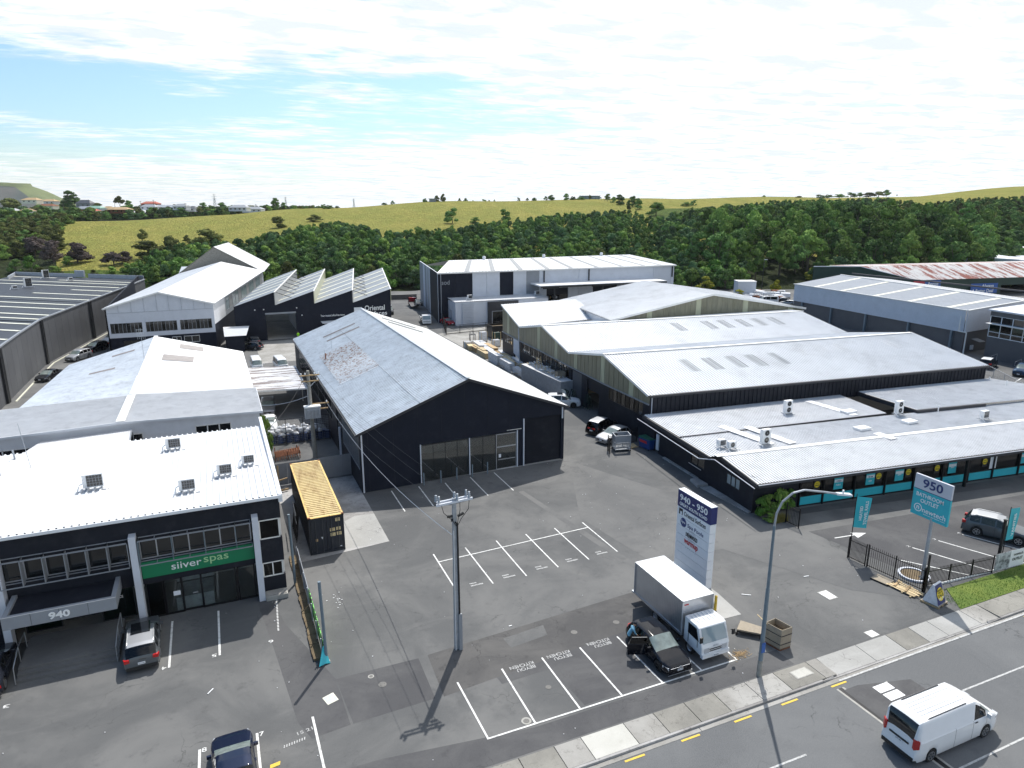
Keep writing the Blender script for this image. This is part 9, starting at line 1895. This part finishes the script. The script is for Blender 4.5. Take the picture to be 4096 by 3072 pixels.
# --- trucks: cab, chassis, wheels built in their own axes, nose towards +x
def truck(label, loc, heading, body, Lb=4.9, cabm='car_white', name='box_truck', wb=3.4):
    t = thing(name, label, 'truck', loc, R(heading), local=True); xf = 3.35; W = 1.92
    prof = [(xf, .45), (xf+.02, .95), (xf-.06, 1.15), (xf-.38, 2.02), (xf-.62, 2.12), (xf-1.62, 2.12), (xf-1.66, .62), (xf-1.2, .55)]
    m = MB(); n = len(prof); k = 0
    for y, inset in ((-W/2, .03), (-W/2+.05, 0), (W/2-.05, 0), (W/2, .03)):
        cx_, cz_ = xf-.8, 1.3; m.V += [(x+(cx_-x)*inset, y, z+(cz_-z)*inset) for x, z in prof]
    for a in range(3):
        for j in range(n): q = (j+1) % n; m.F.append((a*n+j, a*n+q, (a+1)*n+q, (a+1)*n+j)); m.I.append(0)
    m.F.append(tuple(range(n))); m.F.append(tuple(range(4*n-1, 3*n-1, -1))); m.I += [0, 0]; m.build('cab', cabm, t)
    m = MB(); m.hexa([(xf-.055, -.84, 1.2), (xf-.055, .84, 1.2), (xf-.035, .84, 1.2), (xf-.035, -.84, 1.2)], [(xf-.365, -.8, 1.97), (xf-.365, .8, 1.97), (xf-.345, .8, 1.97), (xf-.345, -.8, 1.97)]); m.build('windscreen', 'window_pale', t)
    for s in (-1, 1):
        y = s*(W/2+.006); m = MB(); m.hexa([(xf-.30, y-.004, 1.22), (xf-1.28, y-.004, 1.28), (xf-1.28, y+.004, 1.28), (xf-.30, y+.004, 1.22)], [(xf-.55, y-.004, 1.93), (xf-1.28, y-.004, 1.93), (xf-1.28, y+.004, 1.93), (xf-.55, y+.004, 1.93)]); m.build('side_window', 'window_dark', t)
        m = MB(); m.ob((xf+.10, s*(W/2+.16), 1.62), (.04, 0, 0), (0, .09, 0), (0, 0, .17)); m.bar((xf+.05, s*(W/2-.0), 1.75), (xf+.1, s*(W/2+.12), 1.7), .03); m.build('wing_mirror', 'black_plastic', t)
        m = MB(); m.box(xf-.1, xf+.03, s*.62-.17, s*.62+.17, .62, .92); m.build('headlight', 'clear_lens', t)
        m = MB(); m.box(xf-1.25, xf-1.2, min(y, y+s*.004), max(y, y+s*.004), .7, 1.9); m.box(xf-.42, xf-.38, min(y, y+s*.004), max(y, y+s*.004), .8, 1.2); m.build('door_seam', 'black_plastic', t)
    m = MB(); m.box(xf-.03, xf+.03, -.42, .42, .66, .72); m.box(xf-.03, xf+.03, -.42, .42, .78, .84); m.build('grille_slot', 'black_plastic', t)
    m = MB(); m.box(xf-.12, xf+.10, -W/2+.02, W/2-.02, .34, .58); m.build('bumper', cabm, t); m = MB(); m.box(xf+.10, xf+.115, -.2, .2, .38, .5); o = m.build('number_plate', 'sign_white', t); text('RA366', (xf+.118, 0, .44), (0, 1, 0), (0, 0, 1), .32, .09, 'letter_black', o, depth=.002)
    text('ISUZU', (xf+.025, 0, 1.0), (0, 1, 0), (0, 0, 1), .36, .09, 'mid_grey', t, depth=.004)
    m = MB()
    for k in range(6): m.box(xf-1.55, xf-.68, -.7+k*.26, -.66+k*.26, 2.12, 2.15)
    m.build('roof_rib', cabm, t)
    m = MB(); m.box(xf-Lb-1.8, xf-1.0, -.38, .38, .5, .72); m.box(xf-3, xf-2.2, -.85, -.45, .35, .7); m.box(xf-3.2, xf-2.3, .45, .85, .35, .7); m.build('chassis', 'black_metal', t)
    for wx in (xf-1.1, xf-1.1-wb):
        for s in (-1, 1):
            r = .37; c = (wx, s*(W/2-.14), r); u = MB(); u.lathe(c, (0, s, 0), [(-.12, r*.6), (-.12, r*.95), (-.08, r), (.08, r), (.12, r*.95), (.12, r*.62), (.03, r*.6)], 18); wh = u.build('wheel', 'rubber', t); u = MB(); u.lathe(c, (0, s, 0), [(.115, r*.62), (.06, r*.5), (.06, r*.25), (.13, r*.2), (.14, 0)], 14); u.build('rim', 'rim', wh)
    x1, x0 = xf-1.75, xf-1.75-Lb
    if body == 'box':
        z0, z1, w = .85, 2.98, 1.08
        m = MB(); m.box(x0, x1, -w+.03, w-.03, z0, z1-.02); m.box(x0, x1, -w-.01, w+.01, z0-.08, z0+.06); m.build('cargo_box', 'brushed', t)
        for s in (-1, 1): ribs('corrugated_side', (x0+.05, s*(w-.02), z0+.06), (x1-.05, s*(w-.02), z0+.06), (x1-.05, s*(w-.02), z1-.06), (x0+.05, s*(w-.02), z1-.06), 'brushed', t, .16, .025*(s if True else 1), 'sine')
        m = MB()
        for a, b in (((x0, -w, z1), (x1, -w, z1)), ((x0, w, z1), (x1, w, z1)), ((x0, -w, z1), (x0, w, z1)), ((x1, -w, z1), (x1, w, z1)), ((x1, -w, z0), (x1, -w, z1)), ((x1, w, z0), (x1, w, z1)), ((x0, -w, z0), (x0, -w, z1)), ((x0, w, z0), (x0, w, z1))): m.bar(a, b, .07)
        m.build('edge_trim', 'aluminium', t); m = MB(); m.box(x0+.03, x1-.03, -w+.03, w-.03, z1, z1+.02); m.build('roof_sheet', 'brushed_roof', t)
        m = MB(); m.box(x0-.5, x0, -.95, .95, .62, .72); m.build('tail_step', 'galv', t)
        m = MB(); m.box(x1+.001, x1+.012, -w+.12, -w+.42, z1-.3, z1-.22); m.build('maker_badge', 'letter_red', t)
    elif body == 'flat':
        m = MB(); m.box(x0, x1, -1.0, 1.0, .85, 1.0); m.box(x0, x1, -1.02, -.97, 1.0, 1.35); m.box(x0, x1, .97, 1.02, 1.0, 1.35); m.build('flat_deck', 'white_paint', t)
    else:
        m = MB(); m.hexa([(x0-1.5, -1.1, .6), (x1, -1.1, .95), (x1, 1.1, .95), (x0-1.5, 1.1, .6)], [(x0-1.5, -1.1, .7), (x1, -1.1, 1.1), (x1, 1.1, 1.1), (x0-1.5, 1.1, .7)]); m.bar((x1, -1, 1.1), (x1, -1, 2.6), .12); m.bar((x1, 1, 1.1), (x1, 1, 2.6), .12); m.bar((x1, -1, 2.6), (x1, 1, 2.6), .12); m.build('tow_deck', 'dark_fascia', t)
    return t
mat('brushed', (.50, .51, .53), .32, .75, var=.08, vscale=1.2); mat('brushed_roof', (.70, .71, .72), .3, .45, var=.04)
truck('white-cab box truck with corrugated silver body parked under the tenant sign', (24.1, 30.05, 0), -90, 'box')
truck('white flat-deck truck facing the camera beside the striped warehouse', (42.6, 147.6, 0), -100, 'flat', 4.4)
truck('red tow truck with a long dark deck behind the white truck', (47.0, 173.5, 0), 82, 'tow', 4.6, 'car_red', 'tow_truck')
car('hatch', 'black car carried on the tow truck deck', 'car_black', (46.9, 168.0, 1.0), -98)
# --- people
def person(label, p, heading, pose, shirt, legs, hair=(.02, .015, .01), h=1.74):
    t = thing('person', label, 'person', p, R(heading), local=True)
    J, E, Rr = pose
    me = bpy.data.meshes.new('body'); me.from_pydata(J, E, []); o = bpy.data.objects.new('body', me); COL.objects.link(o); o.parent = t
    md = o.modifiers.new('skin', 'SKIN'); 
    if not me.skin_vertices: bpy.context.view_layer.objects.active = o
    for k, sv in enumerate(me.skin_vertices[0].data): sv.radius = (Rr[k], Rr[k]*.85); sv.use_root = (k == 0)
    o.modifiers.new('sub', 'SUBSURF').levels = 1; o.modifiers['sub'].render_levels = 1
    dg = bpy.context.evaluated_depsgraph_get(); m2 = bpy.data.meshes.new_from_object(o.evaluated_get(dg)); o.modifiers.clear(); o.data = m2
    m2.materials.clear(); [m2.materials.append(M_(q)) for q in (shirt, legs, 'skin')]
    hp = J[0][2]; hd = max(range(len(J)), key=lambda k: J[k][2]); hz = J[hd]
    hands = [Vector(J[k]) for k in HANDS]
    for f in m2.polygons:
        c = f.center; f.use_smooth = True
        f.material_index = 1 if c.z < hp-.02 and abs(c.x-J[0][0]) < .9 and min((c-q).length for q in hands) > .12 else (2 if (c-Vector(hz)).length < .2 or min((c-q).length for q in hands) < .14 else 0)
    m = MB(); c = Vector(hz)
    m.lathe(c+V3(-.01, 0, -.02), (0, 0, 1), [(0, .095), (.05, .105), (.10, .085), (.13, .04), (.135, 0)], 12); m.build('hair', 'dark_cloth', t, smooth=True); return t
HANDS = (9, 12)
def pose(bend=0.):
    b = math.radians(bend); up_ = lambda z: (math.sin(b)*z, math.cos(b)*z)
    X_, Z_ = up_(.28); X2, Z2 = up_(.50); X3, Z3 = up_(.60); X4, Z4 = up_(.74); X5, Z5 = up_(.80)
    J = [(0, 0, .94), (X_, 0, .94+Z_), (X2, 0, .94+Z2), (X3, 0, .94+Z3), (X4, 0, .94+Z4), (X5+.01, 0, .94+Z5),
         (0, 0, 0), (X2, .19, .92+Z2), (X2+.12, .25, .68+Z2), (X2+.30, .22, .55+Z2), (X2, -.19, .92+Z2), (X2+.10, -.25, .68+Z2), (X2+.28, -.22, .52+Z2),
         (0, .10, .88), (.03, .11, .50), (-.02, .12, .08), (.14, .13, .04), (0, -.10, .88), (-.02, -.11, .50), (-.06, -.12, .08), (.10, -.13, .04)]
    J[6] = (X2*.98, 0, .94+Z2*.98)
    E = [(0, 1), (1, 2), (2, 3), (3, 4), (4, 5), (2, 7), (7, 8), (8, 9), (2, 10), (10, 11), (11, 12), (0, 13), (13, 14), (14, 15), (15, 16), (0, 17), (17, 18), (18, 19), (19, 20), (1, 6)]
    Rr = [.14, .13, .14, .06, .085, .075, .08, .075, .05, .038, .075, .05, .038, .09, .06, .045, .04, .09, .06, .045, .04]
    return J, E, Rr
person('person in light blue shirt leaning in at the open door of the black hatchback', (20.15, 29.55, 0), -20, pose(28), 'blue_shirt', 'dark_cloth')
person('person in a hi-vis top standing at the factory door', (14.0, 136.6, 0), -90, pose(3), 'hi_vis', 'dark_cloth')
# ============================================================ AIR
m = bpy.data.materials.new('thin_haze'); m.use_nodes = True; n = m.node_tree.nodes; n.remove(n['Principled BSDF'])
pv = n.new('ShaderNodeVolumePrincipled'); pv.inputs['Color'].default_value = (.86, .92, 1, 1); pv.inputs['Density'].default_value = .00005; pv.inputs['Anisotropy'].default_value = .2
m.node_tree.links.new(pv.outputs[0], n['Material Output'].inputs['Volume']); MATS['thin_haze'] = m
q = MB(); q.box(-4200, 4600, -300, 5200, -1.6, 135); o = q.build('haze', 'thin_haze'); o['kind'] = 'stuff'; o['label'] = 'thin pale haze over the far hills'
for o in bpy.data.objects:
    if '_o' in o: del o['_o']
